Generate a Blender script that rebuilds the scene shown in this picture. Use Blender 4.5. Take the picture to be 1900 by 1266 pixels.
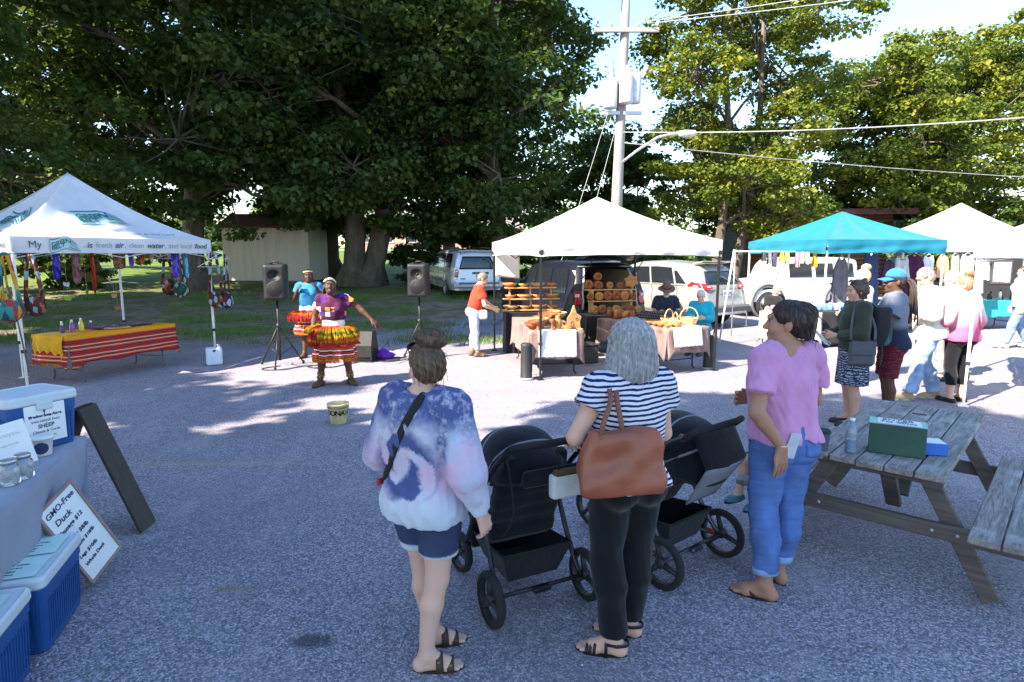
import bpy, bmesh, math, random
import numpy as np
from mathutils import Vector, Matrix, Euler
R = math.radians
for o in list(bpy.data.objects): bpy.data.objects.remove(o)
scene = bpy.context.scene
COL = scene.collection
rnd = random.Random(7)
# ---------------------------------------------------------------- camera, sky, sun, exposure
cam = bpy.data.objects.new('camera', bpy.data.cameras.new('camera')); COL.objects.link(cam)
cam.data.sensor_width = 36; cam.data.lens = 1150/1900*36
cam.data.clip_start = .05; cam.data.clip_end = 3000
cam.location = (0, 0, 1.92)
cam.rotation_euler = (math.pi/2-math.atan(161/1150), 0, 0)
scene.camera = cam
SUN_EL, SUN_AZ = R(41), math.atan2(-.80, -.60)      # azimuth measured x=sin, y=cos
SD = Vector((math.sin(SUN_AZ)*math.cos(SUN_EL), math.cos(SUN_AZ)*math.cos(SUN_EL), math.sin(SUN_EL)))
w = bpy.data.worlds.new('World'); scene.world = w; w.use_nodes = True
wn = w.node_tree; wn.nodes.clear()
sky = wn.nodes.new('ShaderNodeTexSky'); sky.sky_type = 'NISHITA'; sky.sun_disc = False
sky.sun_elevation = SUN_EL; sky.sun_rotation = SUN_AZ; sky.altitude = 200
sky.air_density = 1.6; sky.dust_density = .4; sky.ozone_density = 6.0
bgn = wn.nodes.new('ShaderNodeBackground'); bgn.inputs[1].default_value = .112
wo = wn.nodes.new('ShaderNodeOutputWorld')
wn.links.new(sky.outputs[0], bgn.inputs[0]); wn.links.new(bgn.outputs[0], wo.inputs[0])
sl = bpy.data.lights.new('sun', 'SUN'); sl.energy = 5.0; sl.angle = R(.53); sl.color = (1, .90, .74)
sun = bpy.data.objects.new('sun', sl); COL.objects.link(sun)
sun.rotation_euler = (-SD).to_track_quat('-Z', 'Y').to_euler(); sun.location = SD*60
scene.view_settings.view_transform = 'Standard'; scene.view_settings.look = 'None'
scene.view_settings.gamma = 1; scene.view_settings.exposure = 2.0
try: scene.view_settings.use_curve_mapping = False
except Exception: pass
# ---------------------------------------------------------------- helpers: nodes and materials
_mats = {}
class NT:
    def __init__(s, name):
        s.m = bpy.data.materials.new(name); s.m.use_nodes = True; s.t = s.m.node_tree; s.t.nodes.clear()
        s.out = s.t.nodes.new('ShaderNodeOutputMaterial')
        s.tc = s.t.nodes.new('ShaderNodeTexCoord')
        s.obj = s.tc.outputs['Object']
    def n(s, typ, props=None, **ins):
        nd = s.t.nodes.new('ShaderNode'+typ)
        for k, v in (props or {}).items(): setattr(nd, k, v)
        for k, v in ins.items():
            k2 = int(k[1:]) if k[0] == 'i' and k[1:].isdigit() else k.replace('_', ' ')
            s.set(nd.inputs[k2], v)
        return nd
    def set(s, inp, v):
        if isinstance(v, bpy.types.NodeSocket): s.t.links.new(v, inp)
        else:
            if isinstance(v, (tuple, list)) and len(v) == 3 and inp.type == 'RGBA': v = (*v, 1)
            inp.default_value = v
    def math(s, op, a, b=0., c=None, clamp=False):
        nd = s.n('Math', {'operation': op, 'use_clamp': clamp}, i0=a, i1=b)
        if c is not None: s.set(nd.inputs[2], c)
        return nd.outputs[0]
    def mix(s, f, a, b, blend='MIX'):
        nd = s.t.nodes.new('ShaderNodeMix'); nd.data_type = 'RGBA'; nd.blend_type = blend
        s.set(nd.inputs[0], f); s.set(nd.inputs[6], a); s.set(nd.inputs[7], b); return nd.outputs[2]
    def noise(s, scale, detail=3, rough=.55, vec=None, col=False, dist=0.):
        nd = s.n('TexNoise', None, Vector=vec or s.obj, Scale=scale, Detail=detail, Roughness=rough, Distortion=dist)
        return nd.outputs['Color' if col else 'Fac']
    def ramp(s, f, stops, interp='LINEAR'):
        nd = s.t.nodes.new('ShaderNodeValToRGB'); nd.color_ramp.interpolation = interp; e = nd.color_ramp.elements
        while len(e) < len(stops): e.new(.5)
        for i, (p, c) in enumerate(stops):
            e[i].position = p; e[i].color = (*c, 1) if hasattr(c, '__len__') else (c, c, c, 1)
        s.set(nd.inputs[0], f); return nd.outputs[0]
    def map(s, f, a, b, c=0., d=1.):
        nd = s.n('MapRange', None, i0=f, i1=a, i2=b, i3=c, i4=d); return nd.outputs[0]
    def vmap(s, loc=(0, 0, 0), rot=(0, 0, 0), scale=(1, 1, 1), vec=None):
        return s.n('Mapping', None, Vector=vec or s.obj, Location=loc, Rotation=rot, Scale=scale).outputs[0]
    def sep(s, vec=None):
        nd = s.n('SeparateXYZ', None, i0=vec or s.obj); return nd.outputs
    def bump(s, h, strength=.3, dist=.01, nrm=None):
        nd = s.n('Bump', None, Strength=strength, Distance=dist, Height=h)
        if nrm: s.set(nd.inputs['Normal'], nrm)
        return nd.outputs[0]
    def bsdf(s, col, rough=.7, metal=0., spec=.5, normal=None, **kw):
        nd = s.n('BsdfPrincipled', None, Base_Color=col, Roughness=rough, Metallic=metal)
        nd.inputs['Specular IOR Level'].default_value = spec
        if normal: s.set(nd.inputs['Normal'], normal)
        for k, v in kw.items(): s.set(nd.inputs[k.replace('_', ' ')], v)
        s.t.links.new(nd.outputs[0], s.out.inputs[0]); s.b = nd; return s.m
def M(name, col=(.5, .5, .5), rough=.6, metal=0., var=.18, scale=9., bump=.0, bscale=80., spec=.4, dist=.004, stretch=None, **kw):
    """plain surface: colour with noise mottling, roughness wear and a fine bump"""
    if name in _mats: return _mats[name]
    t = NT(name)
    vec = t.vmap(scale=stretch) if stretch else t.obj
    n1 = t.noise(scale, 5, .6, vec)
    c = t.mix(t.map(n1, .3, .7), tuple(x*(1-var) for x in col), tuple(min(1, x*(1+var)) for x in col))
    nrm = None
    if bump: nrm = t.bump(t.noise(bscale, 3, .6, vec), bump, dist)
    r = t.map(n1, .2, .8, max(.02, rough-.08), min(1, rough+.08))
    t.bsdf(c, r, metal, spec, nrm, **kw); _mats[name] = t.m; return t.m
def fabric(name, col=(.5, .5, .5), var=.12, weave=420., fold=0., rough=.9, trans=0.):
    if name in _mats: return _mats[name]
    t = NT(name)
    n1 = t.noise(5, 4); c = t.mix(t.map(n1, .3, .7), tuple(x*(1-var) for x in col), tuple(min(1, x*(1+var)) for x in col))
    h = t.math('ADD', t.math('MULTIPLY', t.noise(weave, 1), .35), t.noise(16, 3, .6, t.vmap(scale=(1, 1, .45))))
    b = t.n('BsdfPrincipled', None, Base_Color=c, Roughness=rough, Normal=t.bump(h, .5+fold, .008))
    b.inputs['Specular IOR Level'].default_value = .2
    b.inputs['Sheen Weight'].default_value = .15
    if trans:
        tr = t.n('BsdfTranslucent', None, Color=c)
        mx = t.n('MixShader', None, i0=trans); t.t.links.new(b.outputs[0], mx.inputs[1]); t.t.links.new(tr.outputs[0], mx.inputs[2])
        t.t.links.new(mx.outputs[0], t.out.inputs[0])
    else: t.t.links.new(b.outputs[0], t.out.inputs[0])
    _mats[name] = t.m; return t.m
def grain(name, col, dark, axis=1, rough=.7, scale=14., bump=.5):
    """wood with grain running along the given local axis"""
    if name in _mats: return _mats[name]
    t = NT(name); sc = [1, 1, 1]; sc[axis] = .06
    oi = t.n('ObjectInfo').outputs['Random']
    vec = t.n('VectorMath', {'operation': 'ADD'}, i0=t.vmap(scale=sc), i1=t.n('CombineXYZ', None, i0=t.math('MULTIPLY', oi, 31.), i1=t.math('MULTIPLY', oi, 17.), i2=oi).outputs[0]).outputs[0]
    g = t.noise(scale*3, 6, .65, vec, dist=.6); g2 = t.noise(scale*.5, 3, .6, vec)
    c = t.mix(t.map(g, .35, .65), dark, col); c = t.mix(t.math('MULTIPLY', t.map(g2, .4, .75), .45), c, tuple(x*.6 for x in dark))
    c = t.mix(t.math('MULTIPLY', oi, .35), c, tuple(x*.7 for x in col))
    t.bsdf(c, t.map(g, 0, 1, rough-.1, rough+.15), 0, .3, t.bump(g, bump, .004)); _mats[name] = t.m; return t.m
# ---------------------------------------------------------------- helpers: objects and meshes
def tag(o, label=None, cat=None, group=None, kind=None):
    if label: o['label'] = label
    if cat: o['category'] = cat
    if group: o['group'] = group
    if kind: o['kind'] = kind
    return o
def thing(name, label, cat, loc=(0, 0, 0), rz=0., group=None, kind=None):
    o = bpy.data.objects.new(name, None); COL.objects.link(o); o.empty_display_size = .1
    o.location = loc; o.rotation_euler = (0, 0, rz)
    return tag(o, label, cat, group, kind)
def link(name, me, parent=None, loc=None, rot=None, scale=None):
    o = bpy.data.objects.new(name, me); COL.objects.link(o)
    if parent is not None: o.parent = parent
    if loc is not None: o.location = loc
    if rot is not None: o.rotation_euler = rot
    if scale is not None: o.scale = scale
    return o
def copy_tree(o, parent=None):
    c = o.copy(); COL.objects.link(c); c.parent = parent
    for ch in list(o.children): copy_tree(ch, c)
    return c
def mesh_np(name, V, F4=None, F3=None, mat=None, smooth=True):
    me = bpy.data.meshes.new(name)
    V = np.asarray(V, np.float32); n4 = 0 if F4 is None else len(F4); n3 = 0 if F3 is None else len(F3)
    me.vertices.add(len(V)); me.vertices.foreach_set('co', V.ravel())
    loops = np.concatenate([np.asarray(F4, np.int32).ravel() if n4 else np.zeros(0, np.int32), np.asarray(F3, np.int32).ravel() if n3 else np.zeros(0, np.int32)])
    me.loops.add(len(loops)); me.loops.foreach_set('vertex_index', loops)
    me.polygons.add(n4+n3)
    st = np.concatenate([np.arange(n4)*4, n4*4+np.arange(n3)*3]).astype(np.int32)
    me.polygons.foreach_set('loop_start', st)
    me.polygons.foreach_set('use_smooth', np.full(n4+n3, smooth))
    me.update(calc_edges=True); me.validate()
    if mat: me.materials.append(mat)
    return me
def rotm(rot): return Euler(rot).to_matrix() if not isinstance(rot, Matrix) else rot
class MB:
    """collects shapes, then links them as one mesh object"""
    def __init__(s): s.v = []; s.f = []; s.sm = []
    def add(s, vs, fs, smooth=False):
        b = len(s.v); s.v += [tuple(v) for v in vs]; s.f += [tuple(i+b for i in f) for f in fs]; s.sm += [smooth]*len(fs); return s
    def box(s, c, size, rot=None, bev=0.):
        hx, hy, hz = [x/2 for x in size]; b = min(bev, hx*.9, hy*.9, hz*.9)
        c = Vector(c); m = rotm(rot) if rot is not None else None
        T = lambda p: c+(m @ Vector(p) if m else Vector(p))
        if b <= 0:
            vs = [T((x, y, z)) for z in (-hz, hz) for y in (-hy, hy) for x in (-hx, hx)]
            fs = [(0, 2, 3, 1), (4, 5, 7, 6), (0, 1, 5, 4), (2, 6, 7, 3), (0, 4, 6, 2), (1, 3, 7, 5)]
            return s.add(vs, fs)
        vs = []; idx = {}
        for sx in (-1, 1):
            for sy in (-1, 1):
                for sz in (-1, 1):
                    for a in range(3):
                        p = [sx*(hx-b), sy*(hy-b), sz*(hz-b)]; p[a] = (sx*hx, sy*hy, sz*hz)[a]
                        idx[(sx, sy, sz, a)] = len(vs); vs.append(T(p))
        fs = []; H = (-1, 1)
        for a in range(3):
            u, v = (a+1) % 3, (a+2) % 3
            for sg in H:
                q = []
                for (su, sv) in ((-1, -1), (1, -1), (1, 1), (-1, 1)):
                    k = [0, 0, 0]; k[a] = sg; k[u] = su; k[v] = sv; q.append(idx[(*k, a)])
                fs.append(q if sg > 0 else q[::-1])
            for su in H:
                for sv in H:
                    k0 = [0, 0, 0]; k0[u] = su; k0[v] = sv; k1 = list(k0); k0[a] = -1; k1[a] = 1
                    q = [idx[(*k0, u)], idx[(*k1, u)], idx[(*k1, v)], idx[(*k0, v)]]
                    fs.append(q if su*sv < 0 else q[::-1])
        for k in [(x, y, z) for x in H for y in H for z in H]:
            q = [idx[(*k, 0)], idx[(*k, 1)], idx[(*k, 2)]]; fs.append(q if k[0]*k[1]*k[2] > 0 else q[::-1])
        return s.add(vs, fs)
    def tube(s, pts, r, n=8, cap=True, closed=False):
        pts = [Vector(p) for p in pts]; m = len(pts); rs = r if hasattr(r, '__len__') else [r]*m
        vs = []; fs = []; up = None
        for i, p in enumerate(pts):
            a = pts[i-1] if (i > 0 or closed) else p; b = pts[(i+1) % m] if (i < m-1 or closed) else p
            d = (b-a).normalized()
            if up is None:
                up = d.orthogonal().normalized()
            else:
                up = (up-d*up.dot(d)); up = up.normalized() if up.length > 1e-6 else d.orthogonal().normalized()
            sd = d.cross(up)
            for k in range(n):
                t = 2*math.pi*k/n; vs.append(p+(up*math.cos(t)+sd*math.sin(t))*rs[i])
        for i in range(m if closed else m-1):
            j = (i+1) % m
            for k in range(n): k2 = (k+1) % n; fs.append((i*n+k, i*n+k2, j*n+k2, j*n+k))
        if cap and not closed: fs.append(tuple(range(n))[::-1]); fs.append(tuple((m-1)*n+k for k in range(n)))
        return s.add(vs, fs, True)
    def ribbon(s, pts, w, t, nrm):
        """flat strap: width w along (dir x nrm), thickness t along nrm; nrm a vector or list"""
        pts = [Vector(p) for p in pts]; m = len(pts); vs = []; fs = []
        for i, p in enumerate(pts):
            d = (pts[min(i+1, m-1)]-pts[max(i-1, 0)]).normalized(); nn = Vector(nrm[i] if isinstance(nrm, list) else nrm)
            sd = d.cross(nn).normalized(); nn = sd.cross(d).normalized()
            ww = w[i] if hasattr(w, '__len__') else w
            for a, b in ((-1, -1), (1, -1), (1, 1), (-1, 1)): vs.append(p+sd*a*ww/2+nn*b*t/2)
        for i in range(m-1):
            for k in range(4): k2 = (k+1) % 4; fs.append((i*4+k, i*4+k2, i*4+4+k2, i*4+4+k))
        fs += [(3, 2, 1, 0), tuple((m-1)*4+k for k in range(4))]
        return s.add(vs, fs, True)
    def lathe(s, prof, n=24, c=(0, 0, 0), axis=None, cap=True):
        """revolve (r, h) pairs about axis through c"""
        c = Vector(c); q = Vector((0, 0, 1)).rotation_difference(Vector(axis)).to_matrix() if axis is not None else Matrix.Identity(3)
        vs = []; fs = []; m = len(prof)
        for r, h in prof:
            for k in range(n): t = 2*math.pi*k/n; vs.append(c+q @ Vector((r*math.cos(t), r*math.sin(t), h)))
        for i in range(m-1):
            for k in range(n): k2 = (k+1) % n; fs.append((i*n+k, i*n+k2, (i+1)*n+k2, (i+1)*n+k))
        if cap and prof[0][0] > 1e-5: fs.append(tuple(range(n))[::-1])
        if cap and prof[-1][0] > 1e-5: fs.append(tuple((m-1)*n+k for k in range(n)))
        return s.add(vs, fs, True)
    def prism(s, poly, y0, y1, axes='xz'):
        """extrude a 2D polygon (ccw) between y0 and y1 along the remaining axis"""
        def P(a, b, c): return (a, c, b) if axes == 'xz' else ((a, b, c) if axes == 'xy' else (c, a, b))
        n = len(poly); vs = [P(a, b, y0) for a, b in poly]+[P(a, b, y1) for a, b in poly]
        fs = [tuple(range(n)), tuple(range(2*n-1, n-1, -1))]+[(i, n+i, n+(i+1) % n, (i+1) % n) for i in range(n)]
        return s.add(vs, fs)
    def grid(s, fn, nu, nv, smooth=True, thick=0.):
        vs = [fn(i/nu, j/nv) for j in range(nv+1) for i in range(nu+1)]
        fs = [(j*(nu+1)+i, j*(nu+1)+i+1, (j+1)*(nu+1)+i+1, (j+1)*(nu+1)+i) for j in range(nv) for i in range(nu)]
        return s.add(vs, fs, smooth)
    def me(s, name, mat=None):
        m = bpy.data.meshes.new(name); m.from_pydata(s.v, [], s.f); m.polygons.foreach_set('use_smooth', s.sm)
        if mat: m.materials.append(mat)
        bm = bmesh.new(); bm.from_mesh(m); bmesh.ops.recalc_face_normals(bm, faces=bm.faces); bm.to_mesh(m); bm.free()
        m.update(); return m
    def build(s, name, mat, parent=None, loc=None, rot=None, solid=0., sub=0, auto=True):
        o = link(name, s.me(name, mat), parent, loc, rot)
        if solid: md = o.modifiers.new('solid', 'SOLIDIFY'); md.thickness = solid; md.offset = 0
        if sub: md = o.modifiers.new('sub', 'SUBSURF'); md.levels = md.render_levels = sub
        return o
def text(name, s, size, mat, parent, loc, rot, ext=.0015, align='CENTER', bold=0., italic=0., space=1., warp=None):
    cu = bpy.data.curves.new(name, 'FONT'); cu.body = s; cu.size = size; cu.extrude = ext; cu.align_x = align; cu.align_y = 'CENTER'
    cu.offset = bold; cu.shear = italic; cu.space_character = space; cu.resolution_u = 3
    o = bpy.data.objects.new(name, cu); COL.objects.link(o); bpy.context.view_layer.update()
    me = bpy.data.meshes.new_from_object(o); bpy.data.objects.remove(o); me.name = name; me.materials.clear(); me.materials.append(mat)
    if warp:
        for v in me.vertices: v.co = warp(v.co)
    return link(name, me, parent, loc, rot)
def catenary(a, b, sag, n=24):
    a = Vector(a); b = Vector(b)
    return [a.lerp(b, i/n)-Vector((0, 0, sag*4*(i/n)*(1-i/n))) for i in range(n+1)]
# ---------------------------------------------------------------- smooth solids: signed distance shapes turned into one surface
class SDF:
    def __init__(s): s.p = []; s.noise = None
    def cone(s, a, b, ra, rb, k=.02): s.p.append(('c', np.array(a, float), np.array(b, float), ra, rb, k)); return s
    def flat(s, a, b, ra, rb, k=.012, rnd=.006): s.p.append(('f', np.array(a, float), np.array(b, float), ra, rb, k, rnd)); return s
    def ball(s, c, r, k=.02): return s.ell(c, (r, r, r), None, k)
    def ell(s, c, r, rot=None, k=.02):
        m = np.array(rotm(rot)) if rot is not None else np.eye(3); s.p.append(('e', np.array(c, float), np.array(r, float), m, None, k)); return s
    def box(s, c, h, rad, rot=None, k=.01):
        m = np.array(rotm(rot)) if rot is not None else np.eye(3); s.p.append(('b', np.array(c, float), np.array(h, float), m, rad, k)); return s
    def cut(s, c, r, rot=None, k=.015):
        m = np.array(rotm(rot)) if rot is not None else np.eye(3); s.p.append(('x', np.array(c, float), np.array(r, float), m, None, k)); return s
    def plane(s, p, n, k=.004): n = np.array(n, float); s.p.append(('p', np.array(p, float), n/np.linalg.norm(n), 0, None, k)); return s   # removes the side n points to
    def bounds(s):
        lo = np.full(3, 1e9); hi = -lo
        for q in s.p:
            if q[0] in 'cf': r = max(q[3], q[4]); lo = np.minimum(lo, np.minimum(q[1], q[2])-r); hi = np.maximum(hi, np.maximum(q[1], q[2])+r)
            elif q[0] in 'eb': r = np.linalg.norm(q[2])+(q[4] or 0) if q[3] is not None and not np.allclose(q[3], np.eye(3)) else q[2]+(q[4] or 0); lo = np.minimum(lo, q[1]-r); hi = np.maximum(hi, q[1]+r)
        return lo-.02, hi+.02
    def field(s, X, Y, Z):
        F = np.full((len(X), len(Y), len(Z)), .3, np.float32)
        for q in s.p:
            if q[0] in 'cf': r = max(q[3], q[4]); lo = np.minimum(q[1], q[2])-r; hi = np.maximum(q[1], q[2])+r
            elif q[0] == 'p': lo = np.full(3, -1e9); hi = -lo
            else: r = np.linalg.norm(q[2]) if not np.allclose(q[3], np.eye(3)) else q[2]; r = r+(q[4] or 0); lo = q[1]-r; hi = q[1]+r
            pad = .03+q[5]
            sl = tuple(slice(max(0, np.searchsorted(A, lo[i]-pad)-1), np.searchsorted(A, hi[i]+pad)+1) for i, A in enumerate((X, Y, Z)))
            x = X[sl[0]][:, None, None]; y = Y[sl[1]][None, :, None]; z = Z[sl[2]][None, None, :]
            if x.size == 0 or y.size == 0 or z.size == 0: continue
            if q[0] == 'c':
                a, b = q[1], q[2]; d = b-a; L2 = max(d.dot(d), 1e-9)
                h = np.clip(((x-a[0])*d[0]+(y-a[1])*d[1]+(z-a[2])*d[2])/L2, 0, 1)
                D = np.sqrt((x-a[0]-h*d[0])**2+(y-a[1]-h*d[1])**2+(z-a[2]-h*d[2])**2)-(q[3]+(q[4]-q[3])*h)
            elif q[0] == 'f':
                a, b = q[1], q[2]; d = b-a; L = max(np.sqrt(d.dot(d)), 1e-6); e = d/L
                ax = (x-a[0])*e[0]+(y-a[1])*e[1]+(z-a[2])*e[2]; h = np.clip(ax/L, 0, 1)
                rad = np.sqrt(np.maximum((x-a[0]-ax*e[0])**2+(y-a[1]-ax*e[1])**2+(z-a[2]-ax*e[2])**2, 0))-(q[3]+(q[4]-q[3])*h)+q[6]; al = np.abs(ax-L/2)-L/2+q[6]
                D = np.sqrt(np.maximum(rad, 0)**2+np.maximum(al, 0)**2)+np.minimum(np.maximum(rad, al), 0)-q[6]
            elif q[0] == 'p': D = None; P = (x-q[1][0])*q[2][0]+(y-q[1][1])*q[2][1]+(z-q[1][2])*q[2][2]
            else:
                c, r, m = q[1], q[2], q[3]; dx, dy, dz = x-c[0], y-c[1], z-c[2]
                u = m[0, 0]*dx+m[1, 0]*dy+m[2, 0]*dz; v = m[0, 1]*dx+m[1, 1]*dy+m[2, 1]*dz; w_ = m[0, 2]*dx+m[1, 2]*dy+m[2, 2]*dz
                if q[0] == 'b':
                    a, b, e = np.abs(u)-r[0], np.abs(v)-r[1], np.abs(w_)-r[2]
                    D = np.sqrt(np.maximum(a, 0)**2+np.maximum(b, 0)**2+np.maximum(e, 0)**2)+np.minimum(np.maximum(a, np.maximum(b, e)), 0)-q[4]
                else:
                    k0 = np.sqrt((u/r[0])**2+(v/r[1])**2+(w_/r[2])**2); k1 = np.sqrt((u/r[0]**2)**2+(v/r[1]**2)**2+(w_/r[2]**2)**2)
                    D = k0*(k0-1)/np.maximum(k1, 1e-6)
            G = F[sl]; k = max(q[5], 1e-4)
            if q[0] in 'cefb':
                h = np.clip(.5+.5*(G-D)/k, 0, 1); F[sl] = G*(1-h)+D*h-k*h*(1-h)
            else:
                B = P if q[0] == 'p' else -D
                h = np.clip(.5-.5*(G-B)/k, 0, 1); F[sl] = G*(1-h)+B*h+k*h*(1-h)
        if s.noise is not None:
            F -= s.noise(X[:, None, None], Y[None, :, None], Z[None, None, :]).astype(np.float32)
        return F
    def poly(s, lo, hi, res):
        A = [np.arange(lo[i]-res, hi[i]+2*res, res) for i in range(3)]
        F = s.field(*A); S = F < 0
        nx, ny, nz = F.shape
        corners = [(i, j, k) for i in (0, 1) for j in (0, 1) for k in (0, 1)]
        def sub(arr, c): return arr[c[0]:nx-1+c[0], c[1]:ny-1+c[1], c[2]:nz-1+c[2]]
        cnt = sum(sub(S, c).astype(np.int8) for c in corners)
        act = (cnt > 0) & (cnt < 8); ci = np.argwhere(act)
        if len(ci) == 0: return np.zeros((0, 3)), np.zeros((0, 4), int)
        idx = np.full(act.shape, -1, np.int64); idx[act] = np.arange(len(ci))
        vals = np.stack([F[ci[:, 0]+c[0], ci[:, 1]+c[1], ci[:, 2]+c[2]] for c in corners], 1)
        acc = np.zeros((len(ci), 3)); n = np.zeros(len(ci))
        for a in range(8):
            for b in range(a+1, 8):
                ca, cb = corners[a], corners[b]
                if sum(abs(ca[i]-cb[i]) for i in range(3)) != 1: continue
                va, vb = vals[:, a], vals[:, b]; m = (va < 0) != (vb < 0)
                t = np.where(m, va/np.where(m, va-vb, 1), 0)
                pa, pb = np.array(ca, float), np.array(cb, float)
                acc += m[:, None]*(pa+t[:, None]*(pb-pa)); n += m
        V = np.stack([A[i][ci[:, i]] for i in range(3)], 1)+acc/n[:, None]*res
        faces = []
        for ax in range(3):
            u, v = (ax+1) % 3, (ax+2) % 3
            s0 = [slice(1, -1)]*3; s1 = [slice(1, -1)]*3; s0[ax] = slice(0, -1); s1[ax] = slice(1, None)
            a, b = S[tuple(s0)], S[tuple(s1)]
            e = np.argwhere(a != b)
            if not len(e): continue
            flip = a[tuple(e.T)]
            base = e.copy(); base[:, u] += 1; base[:, v] += 1
            q = []
            for du, dv in ((-1, -1), (0, -1), (0, 0), (-1, 0)):
                c = base.copy(); c[:, u] += du; c[:, v] += dv; q.append(idx[tuple(c.T)])
            q = np.stack(q, 1); q[~flip] = q[~flip][:, ::-1]; faces.append(q)
        Fq = np.concatenate(faces); Fq = Fq[(Fq >= 0).all(1)]
        return V, Fq
    def mesh(s, name, mat, res=.01, win=()):
        """coarse surface, with finer windows (lo, hi, res) cut in for hands, face and feet"""
        lo, hi = s.bounds(); V, Q = s.poly(lo, hi, res); Vs, Qs = [V], [Q]; off = len(V)
        for (wl, wh, wr) in win:
            wl, wh = np.array(wl), np.array(wh)
            c = Vs[0][Qs[0]].mean(1); ins = ((c > wl+res*.8) & (c < wh-res*.8)).all(1); Qs[0] = Qs[0][~ins]
            v, q = s.poly(wl, wh, wr)
            if len(q):
                inb = ((v[q].mean(1) > wl) & (v[q].mean(1) < wh)).all(1); q = q[inb]
            Vs.append(v); Qs.append(q+off); off += len(v)
        return mesh_np(name, np.concatenate(Vs), np.concatenate(Qs), None, mat)
def folds(seed, amp, freq=(18, 18, 9), n=7, hi=0.):
    r = np.random.RandomState(seed); W = [(r.randn(3)*np.array(freq), r.rand()*6.28, .5+r.rand()) for _ in range(n)]
    W2 = [(r.randn(3)*np.array(freq)*4.5, r.rand()*6.28) for _ in range(4)]
    def f(x, y, z):
        t = 0
        for k, p, a in W: t = t+a*np.sin(k[0]*x+k[1]*y+k[2]*z+p)
        t = t/n*1.4*amp
        if hi:
            for k, p in W2: t = t+hi*np.sin(k[0]*x+k[1]*y+k[2]*z+p)*.5
        return t
    return f
# ---------------------------------------------------------------- ground
def sstep(a, b, x):
    t = np.clip((np.asarray(x, float)-a)/(b-a), 0, 1); return t*t*(3-2*t)
def gz(x, y):
    sl = sstep(4, -3, x); t = np.maximum(0, np.asarray(y, float)-15)
    rise = .047*t*sstep(0, 8, t); rise = np.where(t > 45, .047*45+.02*(np.minimum(t, 90)-45), rise)
    return sl*rise
def axis(a, b, dense0, dense1, d, grow=1.18):
    p = list(np.arange(dense0, dense1, d)); s = d; q = dense1
    while q < b: p.append(q); s *= grow; q += s
    p.append(b); s = d; q = dense0
    while q > a: q -= s; s *= grow; p.insert(0, max(q, a))
    return np.array(sorted(set(p)))
gx = axis(-900, 900, -26, 26, .5); gy = axis(-400, 1500, -6, 48, .5)
XX, YY = np.meshgrid(gx, gy, indexing='ij'); ZZ = gz(XX, YY)
rr = np.random.RandomState(3)
bumpy = sstep(13, 17, YY-sstep(-3, 4, XX)*14)
ZZ = ZZ+bumpy*.03*(np.sin(XX*1.7+YY*.9)+np.sin(YY*2.3-XX*1.1))
nx, ny = len(gx), len(gy)
ii = np.arange((nx-1)*(ny-1)); a_ = (ii//(ny-1))*ny+ii % (ny-1)
t = NT('ground_surface')
px, py, pz = t.sep()[0], t.sep()[1], t.sep()[2]
# chip seal stones
v1 = t.n('TexVoronoi', {'feature': 'F1'}, Vector=t.obj, Scale=110.)
st = t.ramp(t.sep(v1.outputs['Color'])[0], [(0, (.11, .10, .118)), (.4, (.205, .183, .22)), (.75, (.33, .30, .35)), (1, (.54, .49, .55))])
worn = t.noise(.55, 5, .6); fine = t.noise(7, 4, .6)
st = t.mix(t.math('MULTIPLY', t.map(worn, .42, .7), .6), st, (.19, .17, .19)); st = t.mix(t.math('MULTIPLY', t.map(t.noise(1.6, 5, .7, t.vmap(rot=(0, 0, .5), scale=(1, .35, 1))), .52, .72), .45), st, (.40, .37, .40))
st = t.mix(t.math('MULTIPLY', t.map(fine, .55, .8), .35), st, (.44, .42, .38))
stain = t.n('TexVoronoi', {'feature': 'F1'}, Vector=t.vmap(scale=(.55, .55, 1)), Scale=1., Randomness=1.).outputs['Distance']
stain = t.math('ADD', stain, t.math('MULTIPLY', t.noise(9, 3), .12))
st = t.mix(t.map(stain, .13, .10, 0, .55), st, (.07, .055, .045))
def spot(x, y, rx, ry, nz=.35):
    dx = t.math('DIVIDE', t.math('SUBTRACT', px, x), rx); dy = t.math('DIVIDE', t.math('SUBTRACT', py, y), ry); return t.math('ADD', t.math('SQRT', t.math('ADD', t.math('MULTIPLY', dx, dx), t.math('MULTIPLY', dy, dy))), t.math('MULTIPLY', t.math('SUBTRACT', t.noise(14, 4, .7), .5), nz*2.5))
st = t.mix(t.map(spot(-1.00, 2.87, .13, .07), 1., .6, 0, .75), st, (.05, .04, .045)); st = t.mix(t.map(spot(-1.62, 3.36, .17, .045), 1.1, .3, 0, .6), st, (.30, .20, .09)); st = t.mix(t.map(spot(-2.75, 5.53, 1.3, .07, .5), 1., .5, 0, .35), st, (.42, .30, .14))
crack = t.n('TexVoronoi', {'feature': 'DISTANCE_TO_EDGE'}, Vector=t.n('VectorMath', {'operation': 'ADD'}, i0=t.obj, i1=t.vmap(scale=(.5, .5, .5), vec=t.noise(1.2, 4, .6, col=True))).outputs[0], Scale=.22).outputs[0]
st = t.mix(t.map(crack, .0022, .0006, 0, .3), st, (.06, .055, .05))
dirtc = t.mix(t.map(t.noise(2.2, 6, .65), .35, .65), (.13, .095, .065), (.27, .215, .155))
dirtc = t.mix(t.map(t.noise(60, 3), .5, .75, 0, .5), dirtc, (.10, .07, .045))
leafl = t.n('TexVoronoi', {'feature': 'F1'}, Vector=t.obj, Scale=16.)
dirtc = t.mix(t.map(leafl.outputs['Distance'], .16, .12, 0, .55), dirtc, (.23, .13, .05))
gr = t.mix(t.map(t.noise(3, 5, .65), .3, .7), (.05, .095, .014), (.16, .21, .03))
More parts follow.
